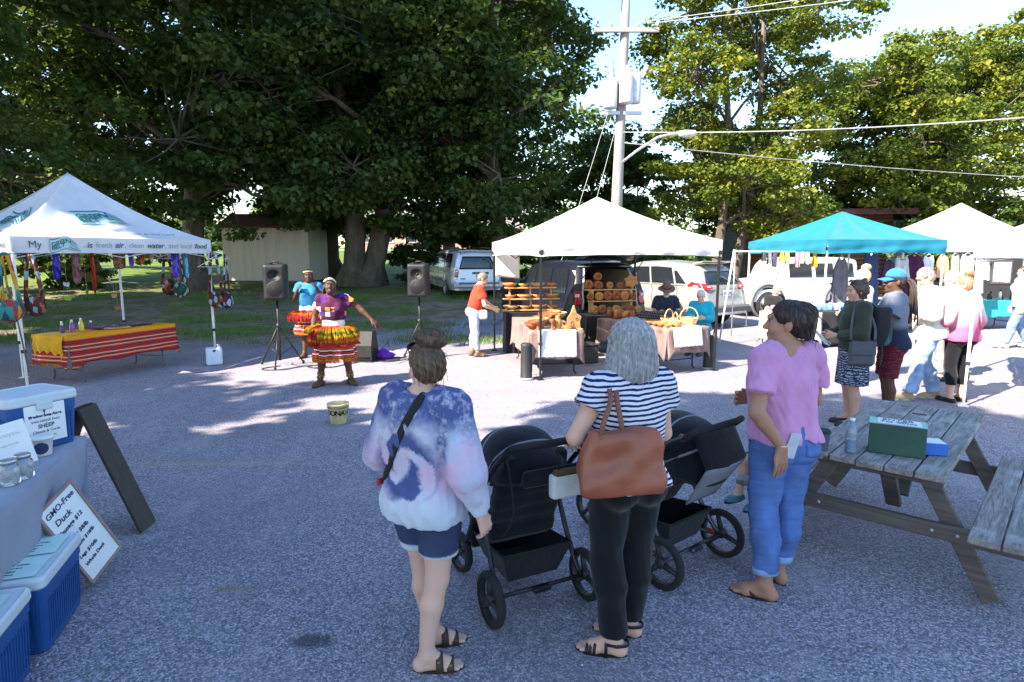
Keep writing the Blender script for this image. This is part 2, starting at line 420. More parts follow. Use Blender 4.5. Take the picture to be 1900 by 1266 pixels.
gr = t.mix(t.map(t.noise(90, 2), .4, .7, 0, .6), gr, (.035, .07, .012))
edge = t.math('ADD', t.math('MULTIPLY', t.map(px, -4., 4.), 15.), 12.8)
rel = t.math('SUBTRACT', py, edge)
rel = t.math('ADD', rel, t.math('MULTIPLY', t.math('SUBTRACT', t.noise(.5, 6, .65), .5), 4.5))
col = t.mix(t.map(rel, -.5, 1.3), st, dirtc)
patch = t.math('ADD', t.map(rel, 8., 15.), t.math('MULTIPLY', t.map(rel, 1.0, 3.), t.map(t.noise(.8, 5, .65), .50, .60)), clamp=True)
patch = t.math('MULTIPLY', patch, t.map(t.noise(5, 4, .7), .25, .5))
patch = t.math('MAXIMUM', patch, t.map(rel, 13., 18.))
col = t.mix(patch, col, gr)
hgt = t.math('ADD', t.math('MULTIPLY', v1.outputs['Distance'], -.6), t.math('MULTIPLY', t.noise(22, 4), .5))
t.bsdf(col, .85, 0, .25, t.bump(hgt, .75, .012))
GROUND = t.m
g = link('ground', mesh_np('ground', np.stack([XX.ravel(), YY.ravel(), ZZ.ravel()], 1), np.stack([a_, a_+ny, a_+ny+1, a_+1], 1), None, GROUND)); tag(g, kind='structure')
# pale road strip beyond the lawn, laid over the rise
def strip(name, x0, x1, y0, y1, mat, dz=.012, n=60):
    m = MB(); m.grid(lambda u, v: (x0+(x1-x0)*u, y0+(y1-y0)*v, float(gz(x0+(x1-x0)*u, y0+(y1-y0)*v))+dz), n, 4); return tag(m.build(name, mat), kind='structure')
strip('road', -90, 2.5, 66, 72, M('pale_concrete', (.5, .49, .46), .85, bump=.3), .07)
# tufts of real grass along the dirt edge
def tufts(name, spots, label, h0=.05, h1=.16, per=22, sp=.18, seed=2):
    r = np.random.RandomState(seed); S = np.repeat(np.array(spots), per, 0); n = len(S)
    P = S+r.randn(n, 2)*sp; z = gz(P[:, 0], P[:, 1]); h = h0+(h1-h0)*r.rand(n); an = r.rand(n)*6.28; ln = r.randn(n, 2)*.4*h[:, None]; wd = .006+.006*r.rand(n)
    b = np.stack([P[:, 0], P[:, 1], z], 1); sd = np.stack([np.cos(an)*wd, np.sin(an)*wd, 0*an], 1); tip = b+np.stack([ln[:, 0], ln[:, 1], h], 1)
    V = np.stack([b-sd, b+sd, tip], 1).reshape(-1, 3)
    return tag(link(name, mesh_np(name, V, None, np.arange(3*n).reshape(-1, 3), M('grass_blade', (.10, .17, .03), .7, var=.4))), label, 'grass', kind='stuff')
r_ = np.random.RandomState(5); sp = []
while len(sp) < 900:
    x, y = r_.uniform(-16, 2), r_.uniform(13.2, 24)
    if math.sin(x*1.3+y*.7)+math.sin(y*1.9-x*.6)+r_.randn()*.5 > .7: sp.append((x, y))
tufts('grass_tuft', sp, 'short green grass tufts growing through the dirt behind the speakers')
# ---------------------------------------------------------------- trees
def leaf_material(name, cols, tr=.35):
    t = NT(name); at = t.n('Attribute', {'attribute_name': 'tint'}).outputs['Fac']
    c = t.ramp(at, cols)
    d = t.n('BsdfPrincipled', None, Base_Color=c, Roughness=.5); d.inputs['Specular IOR Level'].default_value = .3
    tl = t.n('BsdfTranslucent', None, Color=t.mix(.5, c, (.20, .28, .02)))
    mx = t.n('MixShader', None, i0=tr); t.t.links.new(d.outputs[0], mx.inputs[1]); t.t.links.new(tl.outputs[0], mx.inputs[2]); t.t.links.new(mx.outputs[0], t.out.inputs[0]); return t.m
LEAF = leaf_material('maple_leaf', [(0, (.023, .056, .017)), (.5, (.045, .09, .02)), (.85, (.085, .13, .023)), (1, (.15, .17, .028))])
LEAF_Y = leaf_material('sunlit_leaf', [(0, (.05, .085, .014)), (.5, (.12, .155, .018)), (.85, (.22, .225, .022)), (1, (.32, .28, .025))], .4)  # yellow-green of sunlight put into the leaf colour
BARK = M('bark', (.115, .09, .07), .95, var=.45, scale=5, bump=.9, bscale=16, dist=.05, stretch=(1, 1, .22))
def leaves(C, rad, per, leaf, r, flat=.42):
    n = len(C)*per; c = np.repeat(C, per, 0); rd = np.repeat(rad, per)[:, None]
    g = r.randn(n, 3); g /= np.linalg.norm(g, axis=1)[:, None]; g *= (r.rand(n, 1)**.55)
    P = c+g*rd*np.array([1, 1, flat]); out = g*np.array([1, 1, 1.2])
    nrm = out*.7+np.array([0, 0, .75])+r.randn(n, 3)*.45; nrm /= np.linalg.norm(nrm, axis=1)[:, None]
    d = r.randn(n, 3)+out*.8+np.array([0, 0, -.35]); d -= nrm*(d*nrm).sum(1)[:, None]; d /= np.linalg.norm(d, axis=1)[:, None]
    s = np.cross(nrm, d); L = (leaf*(.45+1.1*r.rand(n)**1.3))[:, None]
    V = np.stack([P-d*L*.5, P+s*L*.46+nrm*L*.10-d*L*.06, P+d*L*.5-nrm*L*.08, P-s*L*.46+nrm*L*.10-d*L*.06], 1).reshape(-1, 3)
    ct = np.repeat(r.rand(len(C)), per); tint = np.clip(.55*ct+.55*r.rand(n)-.05, 0, 1)
    return V, np.arange(4*n).reshape(-1, 4), np.repeat(tint, 4)
def crown_mesh(name, lobes, ncl, per, leaf, seed, mat, cr=(.7, 1.25), hollow=.5, cut=None):
    r = np.random.RandomState(seed); Ls = np.array(lobes, float); vol = Ls[:, 3]*Ls[:, 4]*Ls[:, 5]
    li = r.choice(len(Ls), ncl, p=vol/vol.sum()); g = r.randn(ncl, 3); g /= np.linalg.norm(g, axis=1)[:, None]
    g *= (hollow+(1-hollow)*r.rand(ncl, 1)**.7); C = Ls[li, :3]+g*Ls[li, 3:6]; rad = r.uniform(cr[0], cr[1], ncl)
    if cut is not None: k = cut(C); C = C[k]; rad = rad[k]
    V, Q, tn = leaves(C, rad, per, leaf, r); me = mesh_np(name, V, Q, None, mat, smooth=False)
    at = me.attributes.new('tint', 'FLOAT', 'POINT'); at.data.foreach_set('value', tn.astype(np.float32)); return me, C
def make_tree(name, label, loc, h, tr, lobes, ncl=240, per=110, leaf=.22, seed=1, mat=None, trunks=((0, 0, 0),), group=None, bare=.35, cr=(.7, 1.25), hollow=.5, cut=None, first=.3):
    z0 = float(gz(loc[0], loc[1]))-.05; o = thing(name, label, 'tree', (loc[0], loc[1], z0), 0, group)
    me, C = crown_mesh('crown', lobes, ncl, per, leaf, seed, mat or LEAF, cr, hollow, cut); r = random.Random(seed); link('crown', me, o)
    m = MB(); tops = []
    for (tx, ty, lean) in trunks:
        pts = []; rs = []; H = h*.68
        for i in range(12):
            f = i/11; pts.append((tx+lean*f*2.0+.25*math.sin(f*5+seed), ty+.25*math.cos(f*4+seed), H*f)); rs.append(tr*(1-.72*f)*(1+.9*max(0, .08-f)/.08))
        m.tube(pts, rs, 12); tops.append((pts, rs))
    m.build('trunk', BARK, o); b = MB()
    for L in lobes:
        pts, rs = r.choice(tops); k = min(10, max(2, int(11*min(.9, max(first, (L[2]-L[5]*.8)/(h*.68)))))); a = Vector(pts[k]); e = Vector(L[:3])
        mid = a.lerp(e, .5)+Vector((r.uniform(-.4, .4), r.uniform(-.4, .4), .5)); q = [a, a.lerp(mid, .5)+Vector((0, 0, .1)), mid, mid.lerp(e, .5)+Vector((0, 0, .1)), e]
        b.tube(q, [rs[k]*.55, rs[k]*.45, rs[k]*.35, rs[k]*.25, .04], 7); near = [c for c in C if (Vector(c)-e).length < max(L[3:6])*1.15]; r.shuffle(near)
        for c in near[:int(len(near)*bare)]:
            c = Vector(c); s0 = q[r.choice((2, 3, 4))]; md = s0.lerp(c, .5)+Vector((r.uniform(-.3, .3), r.uniform(-.3, .3), r.uniform(-.1, .4))); b.tube([s0, md, c], [.05, .03, .012], 5)
    b.build('limb', BARK, o); return o
def lob(r, n, rx, rz, z0, z1, rl, seed=0):
    q = random.Random(seed); L = []
    for i in range(n):
        f = (i+.5)/n; z = z0+(z1-z0)*f; k = math.sin(math.pi*(.15+.78*f))**.8; a = i*2.4+q.uniform(-.4, .4); d = rx*k*q.uniform(.45, .85)
        L.append((math.cos(a)*d, math.sin(a)*d, z, rl*q.uniform(.8, 1.15), rl*q.uniform(.8, 1.15), rz*q.uniform(.8, 1.1)))
    return L
GB = 'maples lining the dirt edge of the lot'
TOPL = [(2.5, -4.5, 14.5, 3.6, 3.6, 2.6), (0, -1, 17, 3.6, 3.6, 2.6), (-3, -5, 16, 3.6, 3.6, 2.6)]  # crown lobes above the view, added to shade the trees behind
make_tree('maple_tree', 'big maple with thick dark trunk just beside the beige shed', (-12.4, 24.6), 20, .46, lob(0, 14, 5.8, 1.7, 3.3, 15, 2.9, 1)+TOPL, 600, 145, .20, 11)
make_tree('maple_tree', 'forked maple with two leaning stems on the lawn behind the dancers', (-6.55, 27), 16, .5, lob(0, 15, 5.4, 1.7, 3.2, 12.5, 2.8, 2), 560, 145, .20, 12, trunks=((-.25, 0, -.25), (.4, .2, .7)))
make_tree('maple_tree', 'maple with wide root flare growing behind the shed corner', (-9.4, 31), 17, .62, lob(0, 13, 5.8, 1.8, 3.4, 17, 3, 3), 380, 105, .30, 13)
make_tree('maple_tree', 'tall dense maple behind the white wood-ware tent with sunlit yellow top', (-.7, 26.5), 18, .4, lob(0, 17, 4.2, 1.8, 2.4, 17.5, 2.5, 4), 540, 150, .19, 14)
make_tree('maple_tree', 'maple overhanging the white printed canopy at the lot edge', (-16.6, 17.6), 21, .5, lob(0, 14, 5.8, 1.7, 3.8, 15, 2.9, 5)+[(2, -3, 17, 4, 4, 2.6), (5, 0, 18, 4, 4, 2.6), (-2, 2, 18, 4, 4, 2.6)], 520, 150, .165, 15)  # last three lobes: unseen top, added to shade the trees behind
make_tree('maple_tree', 'dark maple standing far back on the lawn behind the other maples', (-3.4, 36), 17, .4, lob(0, 12, 5.2, 1.9, 4.4, 17, 3, 6), 300, 95, .33, 16)
make_tree('maple_tree', 'shaded maple deep in the stand beyond the green lettered tent', (-19.5, 29), 19, .45, lob(0, 14, 6.4, 1.9, 2.8, 18, 3.2, 7), 420, 105, .30, 17)
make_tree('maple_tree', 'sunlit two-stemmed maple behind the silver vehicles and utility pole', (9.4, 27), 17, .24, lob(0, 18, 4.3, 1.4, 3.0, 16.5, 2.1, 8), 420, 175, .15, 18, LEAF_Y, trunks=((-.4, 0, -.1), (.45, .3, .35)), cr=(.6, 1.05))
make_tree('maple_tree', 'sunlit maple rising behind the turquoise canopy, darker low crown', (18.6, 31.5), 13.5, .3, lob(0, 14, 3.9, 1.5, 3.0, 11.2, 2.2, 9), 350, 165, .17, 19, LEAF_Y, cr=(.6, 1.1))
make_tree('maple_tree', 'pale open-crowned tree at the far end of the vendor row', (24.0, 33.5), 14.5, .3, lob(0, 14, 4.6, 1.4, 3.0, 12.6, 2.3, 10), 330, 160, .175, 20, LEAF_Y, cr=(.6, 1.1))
make_tree('maple_tree', 'low dark tree between the log house and the turquoise tent', (14.2, 38.5), 9.5, .2, lob(0, 9, 3.6, 1.4, 2.6, 8.4, 2.2, 11), 230, 100, .26, 21)
make_tree('maple_tree', 'low thin tree behind the utility pole with sky showing through', (5.2, 34), 9, .2, lob(0, 9, 3.4, 1.2, 2.2, 8.0, 1.9, 12), 180, 90, .26, 22, cr=(.6, 1.0))
# large maples standing beside and behind the photographer; their shade covers the lot
SH = 'tall maples shading the near side of the lot'
def shade_tree(label, sx, sy, hz, rx, rz, ncl, seed, h, cr=(.8, 1.4)):
    k = 1/math.tan(SUN_EL); d = Vector((SD.x, SD.y)).normalized(); x = sx+d.x*hz*k; y = sy+d.y*hz*k
    q = random.Random(seed); L = [(q.uniform(-.55, .55)*rx, q.uniform(-.55, .55)*rx, hz+q.uniform(-.7, .7)*rz, rx*.55, rx*.55, rz*.5) for _ in range(7)]
    return make_tree('maple_tree', label, (x, y), h, .5, L, ncl, 78, .36, seed, None, group=None, bare=.15, cr=cr, hollow=.2)
shade_tree('spreading maple behind the left vendor table', -1.9, 6.1, 9.5, 4.2, 2.4, 54, 31, 13, (.5, .95))
shade_tree('second shade maple along the left kerb line', -7.0, 5.0, 10, 3.8, 2.4, 75, 32, 14, (.6, 1.1))
shade_tree('third shade maple behind the market entrance', 2.2, 4.7, 9.0, 3.5, 2.2, 180, 33, 13)
shade_tree('broad shade maple beside the market entrance', -1.0, .5, 9.5, 4.4, 2.4, 190, 37, 13)
shade_tree('shade maple past the right side of the entrance', 4.2, -1.2, 8.5, 3.6, 2.2, 150, 38, 12)
shade_tree('lone shade maple left of the vendor tents', -5.3, 13.9, 12, 2.6, 2.0, 100, 39, 16)
shade_tree('small shade maple left of the vendor tents', -9.8, 12.6, 11, 3.0, 2.2, 80, 45, 15)
shade_tree('tall maple on the left verge, first of its line', -8.2, 16.0, 13, 4.0, 2.6, 210, 40, 17)
shade_tree('tall maple on the left verge, second of its line', -2.6, 16.6, 13, 3.6, 2.4, 190, 41, 17)
shade_tree('tall maple on the left verge, third of its line', -12.5, 21.5, 14, 4.4, 2.8, 190, 42, 18)
shade_tree('tall maple on the left verge, fourth of its line', -5.5, 22.0, 14, 4.2, 2.8, 190, 43, 18)
shade_tree('tall maple on the left verge, fifth of its line', .6, 23.0, 15, 4.0, 2.8, 170, 44, 19)
# loose stones and fallen leaves on the lot
r_ = np.random.RandomState(21); n = 5200; Yp = .9+8.5*r_.rand(n)**1.6; Xp = (r_.rand(n)-.5)*2*(Yp*.85+.6); sz = .0035+.006*r_.rand(n)**3
base = np.array([(1, 0, 0), (-1, 0, 0), (0, 1, 0), (0, -1, 0), (0, 0, .75), (0, 0, -.3)]); fc = np.array([(0, 2, 4), (2, 1, 4), (1, 3, 4), (3, 0, 4)])
an = r_.rand(n)*6.28; ca, sa = np.cos(an)[:, None], np.sin(an)[:, None]; st_ = base[None]*(.7+.6*r_.rand(n, 6, 1))*sz[:, None, None]; xr = st_[:, :, 0]*ca-st_[:, :, 1]*sa; yr = st_[:, :, 0]*sa+st_[:, :, 1]*ca
V = np.stack([xr+Xp[:, None], yr+Yp[:, None], st_[:, :, 2]+.002], 2).reshape(-1, 3); F = (fc[None]+6*np.arange(n)[:, None, None]).reshape(-1, 3)
tag(link('loose_stones', mesh_np('loose_stones', V, None, F, M('stone_chip', (.36, .33, .37), .85, var=.5, scale=30), False)), 'loose stone chips scattered over the parking lot', 'stones', kind='stuff')
n = 700; Yp = 9.5+9*r_.rand(n); Xp = (r_.rand(n)-.5)*2*(Yp*.8+.5); keep = (Xp < -.5) & (Yp > 10.5+r_.rand(n)*3); Yp, Xp = Yp[keep], Xp[keep]; n = len(Xp); an = r_.rand(n)*6.28; L = .018+.03*r_.rand(n); d = np.stack([np.cos(an), np.sin(an), 0*an], 1); s_ = np.stack([-np.sin(an), np.cos(an), 0*an], 1); P = np.stack([Xp, Yp, gz(Xp, Yp)+.008], 1); up_ = np.array([0, 0, 1.])
V = np.stack([P-d*L[:, None], P+s_*L[:, None]*.6+up_*.006, P+d*L[:, None]+up_*.008*r_.rand(n, 1), P-s_*L[:, None]*.6+up_*.004], 1).reshape(-1, 3)
tag(link('fallen_leaves', mesh_np('fallen_leaves', V, np.arange(4*n).reshape(-1, 4), None, M('dry_leaf', (.20, .13, .05), .8, var=.6, scale=3), False)), 'dry fallen leaves dotted over the gravel', 'leaves', kind='stuff')
# ---------------------------------------------------------------- far woods, buildings, shed, utility pole
r_ = np.random.RandomState(9); Cw = []
for i in range(420):
    x = r_.uniform(-150, 150); y = 112+r_.uniform(0, 22)+abs(x)*.08; Cw.append((x, y, float(gz(x, y))+r_.uniform(.5, 10.5)*(.75+.25*math.sin(x*.13))))
V, Q, tn = leaves(np.array(Cw), r_.uniform(2.4, 4.2, len(Cw)), 90, 1.0, r_, .8); me = mesh_np('woods', V, Q, None, LEAF, False)
me.attributes.new('tint', 'FLOAT', 'POINT').data.foreach_set('value', tn.astype(np.float32)); tag(link('woods', me), 'distant line of woods closing off the fields', 'woods', kind='stuff')
r_ = np.random.RandomState(10)
def shrub(label, x, y, rx, h, n, seed, leaf=.12, mat=None):
    o = thing('shrub', label, 'shrub', (x, y, float(gz(x, y))-.03)); me, C = crown_mesh('foliage', [(0, 0, h*.5, rx, rx*.7, h*.5)], n, 110, leaf, seed, mat or LEAF, (.3, .6), .1); link('foliage', me, o)
    m = MB()
    for i in range(5): a = i*1.3; m.tube([(0, 0, 0), (math.cos(a)*rx*.3, math.sin(a)*rx*.3, h*.4), (math.cos(a)*rx*.6, math.sin(a)*rx*.5, h*.75)], [.03, .02, .01], 5)
    m.build('stem', BARK, o); return o
shrub('dark rounded shrub beside the parked silver minivan', -4.3, 28.6, 1.6, 2.3, 50, 41, .16)
shrub('dense evergreen shrub behind the silver minivan roof', -1.8, 30.5, 2.2, 3.6, 70, 42, .18)
shrub('tall dark shrub at the back of the wood-ware tent', 1.6, 29.5, 2.2, 3.2, 60, 43, .18)
shrub('leafy bush growing under the two-stemmed maple', 6.2, 29.5, 2.4, 2.6, 60, 44, .17)
shrub('bright green bush hanging by the log house wall', 13.0, 26.2, 1.0, 4.6, 34, 45, .15, LEAF_Y)
shrub('dark bush against the log house beside the grey lean-to', 18.6, 27.5, 2.2, 3.8, 60, 46, .18)
shrub('low dark bush near the far white canopies', 22.5, 28.0, 2.6, 4.4, 60, 47, .2)
shrub('dark undergrowth at the back left of the printed tent', -18.5, 25.5, 2.6, 3.0, 70, 48, .17)
shrub('dark undergrowth behind the thick-trunked maple', -21.5, 23.0, 2.8, 3.4, 70, 49, .17)
shrub('wide dark hedge bush far behind the printed tent', -27.0, 36.0, 4.2, 4.2, 90, 50, .24)
shrub('dark hedge bush between the far maples', -20.5, 38.0, 3.6, 3.2, 80, 51, .24)
# beige shed
o = thing('shed', 'beige board-sided storage shed with low roof under the maples', 'shed', (-10.95, 29.2, float(gz(-10.95, 28))-.02), R(-3))
SHED = grain('shed_paint', (.66, .60, .51), (.56, .50, .42), 2, .8, 8, .2)
bd = MB().box((0, 0, 0), (.322, .03, 2.36), None, .004).me('board', SHED)
for i in range(12): link('board', bd, o, (-1.8+.327*i, -1.2, 1.33))
MB().box((-1.955, 0, 1.33), (.03, 2.36, 2.36)).build('side_wall', SHED, o); MB().box((1.955, 0, 1.33), (.03, 2.36, 2.36)).build('side_wall', SHED, o); MB().box((0, 1.2, 1.33), (3.9, .03, 2.36)).build('back_wall', SHED, o)
MB().box((0, -1.19, 1.33), (3.86, .012, 2.34)).build('sheathing', M('shed_gap', (.12, .10, .08), .9), o)
for y in (-1.1, 1.1): MB().box((0, y, .08), (3.9, .1, .16)).build('skid', grain('old_timber', (.2, .16, .12), (.1, .08, .06), 0), o)
RF = M('roof_shingle', (.16, .075, .055), .9, var=.35, scale=6, bump=.6, bscale=14)
for s in (-1, 1): MB().box((0, s*.72, 2.83), (4.3, 1.62, .06), (R(-24)*s, 0, 0)).build('roof_slope', RF, o)
MB().prism([(-1.2, 2.5), (1.2, 2.5), (0, 3.02)], -1.96, -1.93, 'yz').build('gable', SHED, o); MB().prism([(-1.2, 2.5), (1.2, 2.5), (0, 3.02)], 1.93, 1.96, 'yz').build('gable', SHED, o)
# long brick house across the lawn
GLD = M('far_window', (.03, .035, .045), .15, spec=.8); WTR = M('white_trim', (.75, .74, .7), .5, var=.06)
o = thing('brick_house', 'long low brick house across the lawn beyond the maples', 'house', (-10, 84, float(gz(-10, 84))-.1), R(2))
MB().box((0, 0, 1.5), (22, 8, 3.0)).build('wall', M('far_brick', (.42, .24, .19), .9, var=.3, scale=3), o)
for s in (-1, 1): MB().box((0, s*2.25, 3.75), (23, 5.2, .15), (R(-24)*s, 0, 0)).build('roof', M('far_roof', (.18, .16, .15), .9), o)
wme = MB().box((0, 0, 0), (1.4, .06, 1.3)).me('window', GLD); wfr = MB().box((0, -.01, .7), (1.6, .08, .1)).box((0, -.01, -.7), (1.6, .1, .1)).box((-.75, -.01, 0), (.1, .08, 1.3)).box((.75, -.01, 0), (.1, .08, 1.3)).me('frame', WTR)
for i in range(7): w_ = link('window', wme, o, (-9+3*i, -4.02, 1.6)); link('frame', wfr, w_)
# log house behind the turquoise tent
o = thing('log_house', 'brown log-sided house with dark eaves behind the turquoise tent', 'house', (15.2, 33.4, 0), R(-8))
LOG = grain('log_siding', (.30, .155, .085), (.19, .09, .05), 0, .75, 10, .5); DK = M('dark_eave', (.05, .035, .03), .8)
lg = MB().tube([(-3.3, 0, 0), (3.3, 0, 0)], .105, 8).me('log', LOG)
for i in range(20): link('log', lg, o, (0, -3.0, .12+.2*i), (0, 0, 0))
MB().box((0, 0, 2.0), (6.5, 5.96, 4.0)).build('wall_core', DK, o); MB().box((-.3, -.6, 4.25), (8.2, 7.6, .12), (R(7), 0, 0)).build('roof', M('house_roof', (.055, .04, .04), .9), o)
MB().box((-.3, -4.36, 3.86), (8.2, .06, .26)).build('fascia', M('maroon_board', (.09, .03, .03), .7), o)
w_ = MB().box((-1.6, -3.11, 2.9), (1.3, .05, .9)).build('window', M('blue_pane', (.02, .03, .07), .12, spec=.9), o)
MB().box((-1.6, -3.13, 3.4), (1.46, .07, .1)).box((-1.6, -3.13, 2.4), (1.46, .07, .1)).box((-2.3, -3.13, 2.9), (.1, .07, .9)).box((-.9, -3.13, 2.9), (.1, .07, .9)).build('frame', LOG, w_)
MB().box((-1.95, -3.2, 3.72), (.26, .2, .3)).build('wall_lamp', DK, o)
MB().box((4.7, -1.6, 1.75), (2.8, 3.2, 3.5)).build('lean_to', M('grey_siding', (.24, .25, .28), .8, var=.1), o); MB().box((4.3, -3.4, 2.9), (1.3, .4, .45)).build('air_conditioner', WTR, o)
# utility pole with transformers, street lamp and wires
POLE = grain('pole_wood', (.36, .34, .33), (.22, .205, .20), 2, .85, 9, .6); GAL = M('galvanised', (.45, .46, .48), .45, .7, var=.15); INS = M('insulator', (.6, .6, .58), .3); TRF = M('transformer_paint', (.5, .52, .53), .5)
P0 = (3.2, 19.4, 0)
o = thing('utility_pole', 'weathered wooden utility pole with transformers and a street lamp arm', 'utility pole', P0)
MB().tube([(-.05, 0, 0), (.02, 0, 4), (.12, 0, 8), (.17, 0, 10.6)], [.19, .165, .135, .115], 14).build('pole', POLE, o)
MB().box((.15, -.17, 8.42), (1.9, .1, .12)).build('crossarm', POLE, o); MB().box((.17, .0, 9.85), (.1, 2.2, .12), (0, R(0), R(-58))).build('crossarm', POLE, o)
im = MB().lathe([(.02, 0), (.02, .06), (.055, .07), (.05, .1), (.055, .12), (.03, .17), (0, .18)], 10).me('insulator', INS)
for p in ((-.75, -.17, 8.48), (-.3, -.17, 8.48), (.5, -.17, 8.48), (1.05, -.17, 8.48), (-.75, .55, 9.91), (.3, -.1, 9.91), (1.0, -.5, 9.91)): link('insulator', im, o, p)
for p in ((-.28, -.2, 6.2), (.42, -.2, 6.35), (.15, -.38, 6.3)):
    c = MB().lathe([(0, 0), (.19, .01), (.2, .05), (.2, .78), (.17, .84), (0, .86)], 16, p).build('transformer', TRF, o); MB().lathe([(.04, 0), (.05, .05), (.03, .1), (.045, .16), (.02, .24)], 8, (p[0], p[1], p[2]+.84)).build('bushing', INS, c)
MB().box((.08, -.1, 6.1), (1.2, .08, .1)).build('bracket', GAL, o); MB().tube([(-.15, -.05, 7.0), (-.2, -.05, 7.75), (-.55, -.05, 7.85)], .025, 6).tube([(.2, -.05, 7.4), (.65, -.05, 7.25)], .025, 6).box((.72, -.05, 7.3), (.12, .12, .4), (0, R(25), 0)).build('cutout', GAL, o)
la = MB().tube([(.06, -.1, 4.62), (.55, -.15, 5.0), (1.15, -.2, 5.38), (1.5, -.22, 5.46), (1.8, -.24, 5.48)], .04, 8).build('lamp_arm', GAL, o); MB().lathe([(0, 0), (.09, .03), (.11, .2), (.09, .5), (.03, .56)], 10, (1.75, -.24, 5.47), (1, -.03, .04)).build('lamp_head', TRF, la)
WIRE = M('wire', (.35, .35, .37), .5, .3)
def wire(label, a, b, sag, r=.012): tag(MB().tube(catenary(a, b, sag), r, 5).build('wire', WIRE), label, 'wire')
PE = (27, 3, 0)
o2 = copy_tree(o); o2.location = (27.5, 8.5, 0); o2['label'] = 'second utility pole at the far right end of the wires'
wire('thick twisted service cable running from the pole at lamp height', (3.3, 19.3, 5.55), (27.4, 8.5, 6.7), .9, .016)
wire('thin low cable running past the turquoise tent roof', (3.3, 19.3, 5.25), (40, 26, 4.8), .55, .012)
for i, (x, y, z) in enumerate(((4.25, 19.2, 8.62), (3.7, 19.2, 8.62), (4.2, 18.9, 10.05))): wire(('power wire from the right end of the lower crossarm', 'power wire from the middle of the lower crossarm', 'power wire from the upper slanting crossarm')[i], (x, y, z), (27.9-.4*i, 8.3, 9.6+i*.7), .6)
for i, d in enumerate((0, .6)): wire(('guy wire bracing the pole toward the tent', 'second guy wire beside the first')[i], (3.2, 19.35, 7.2-d*2), (.9+d, 18.2, .02), .05, .007)
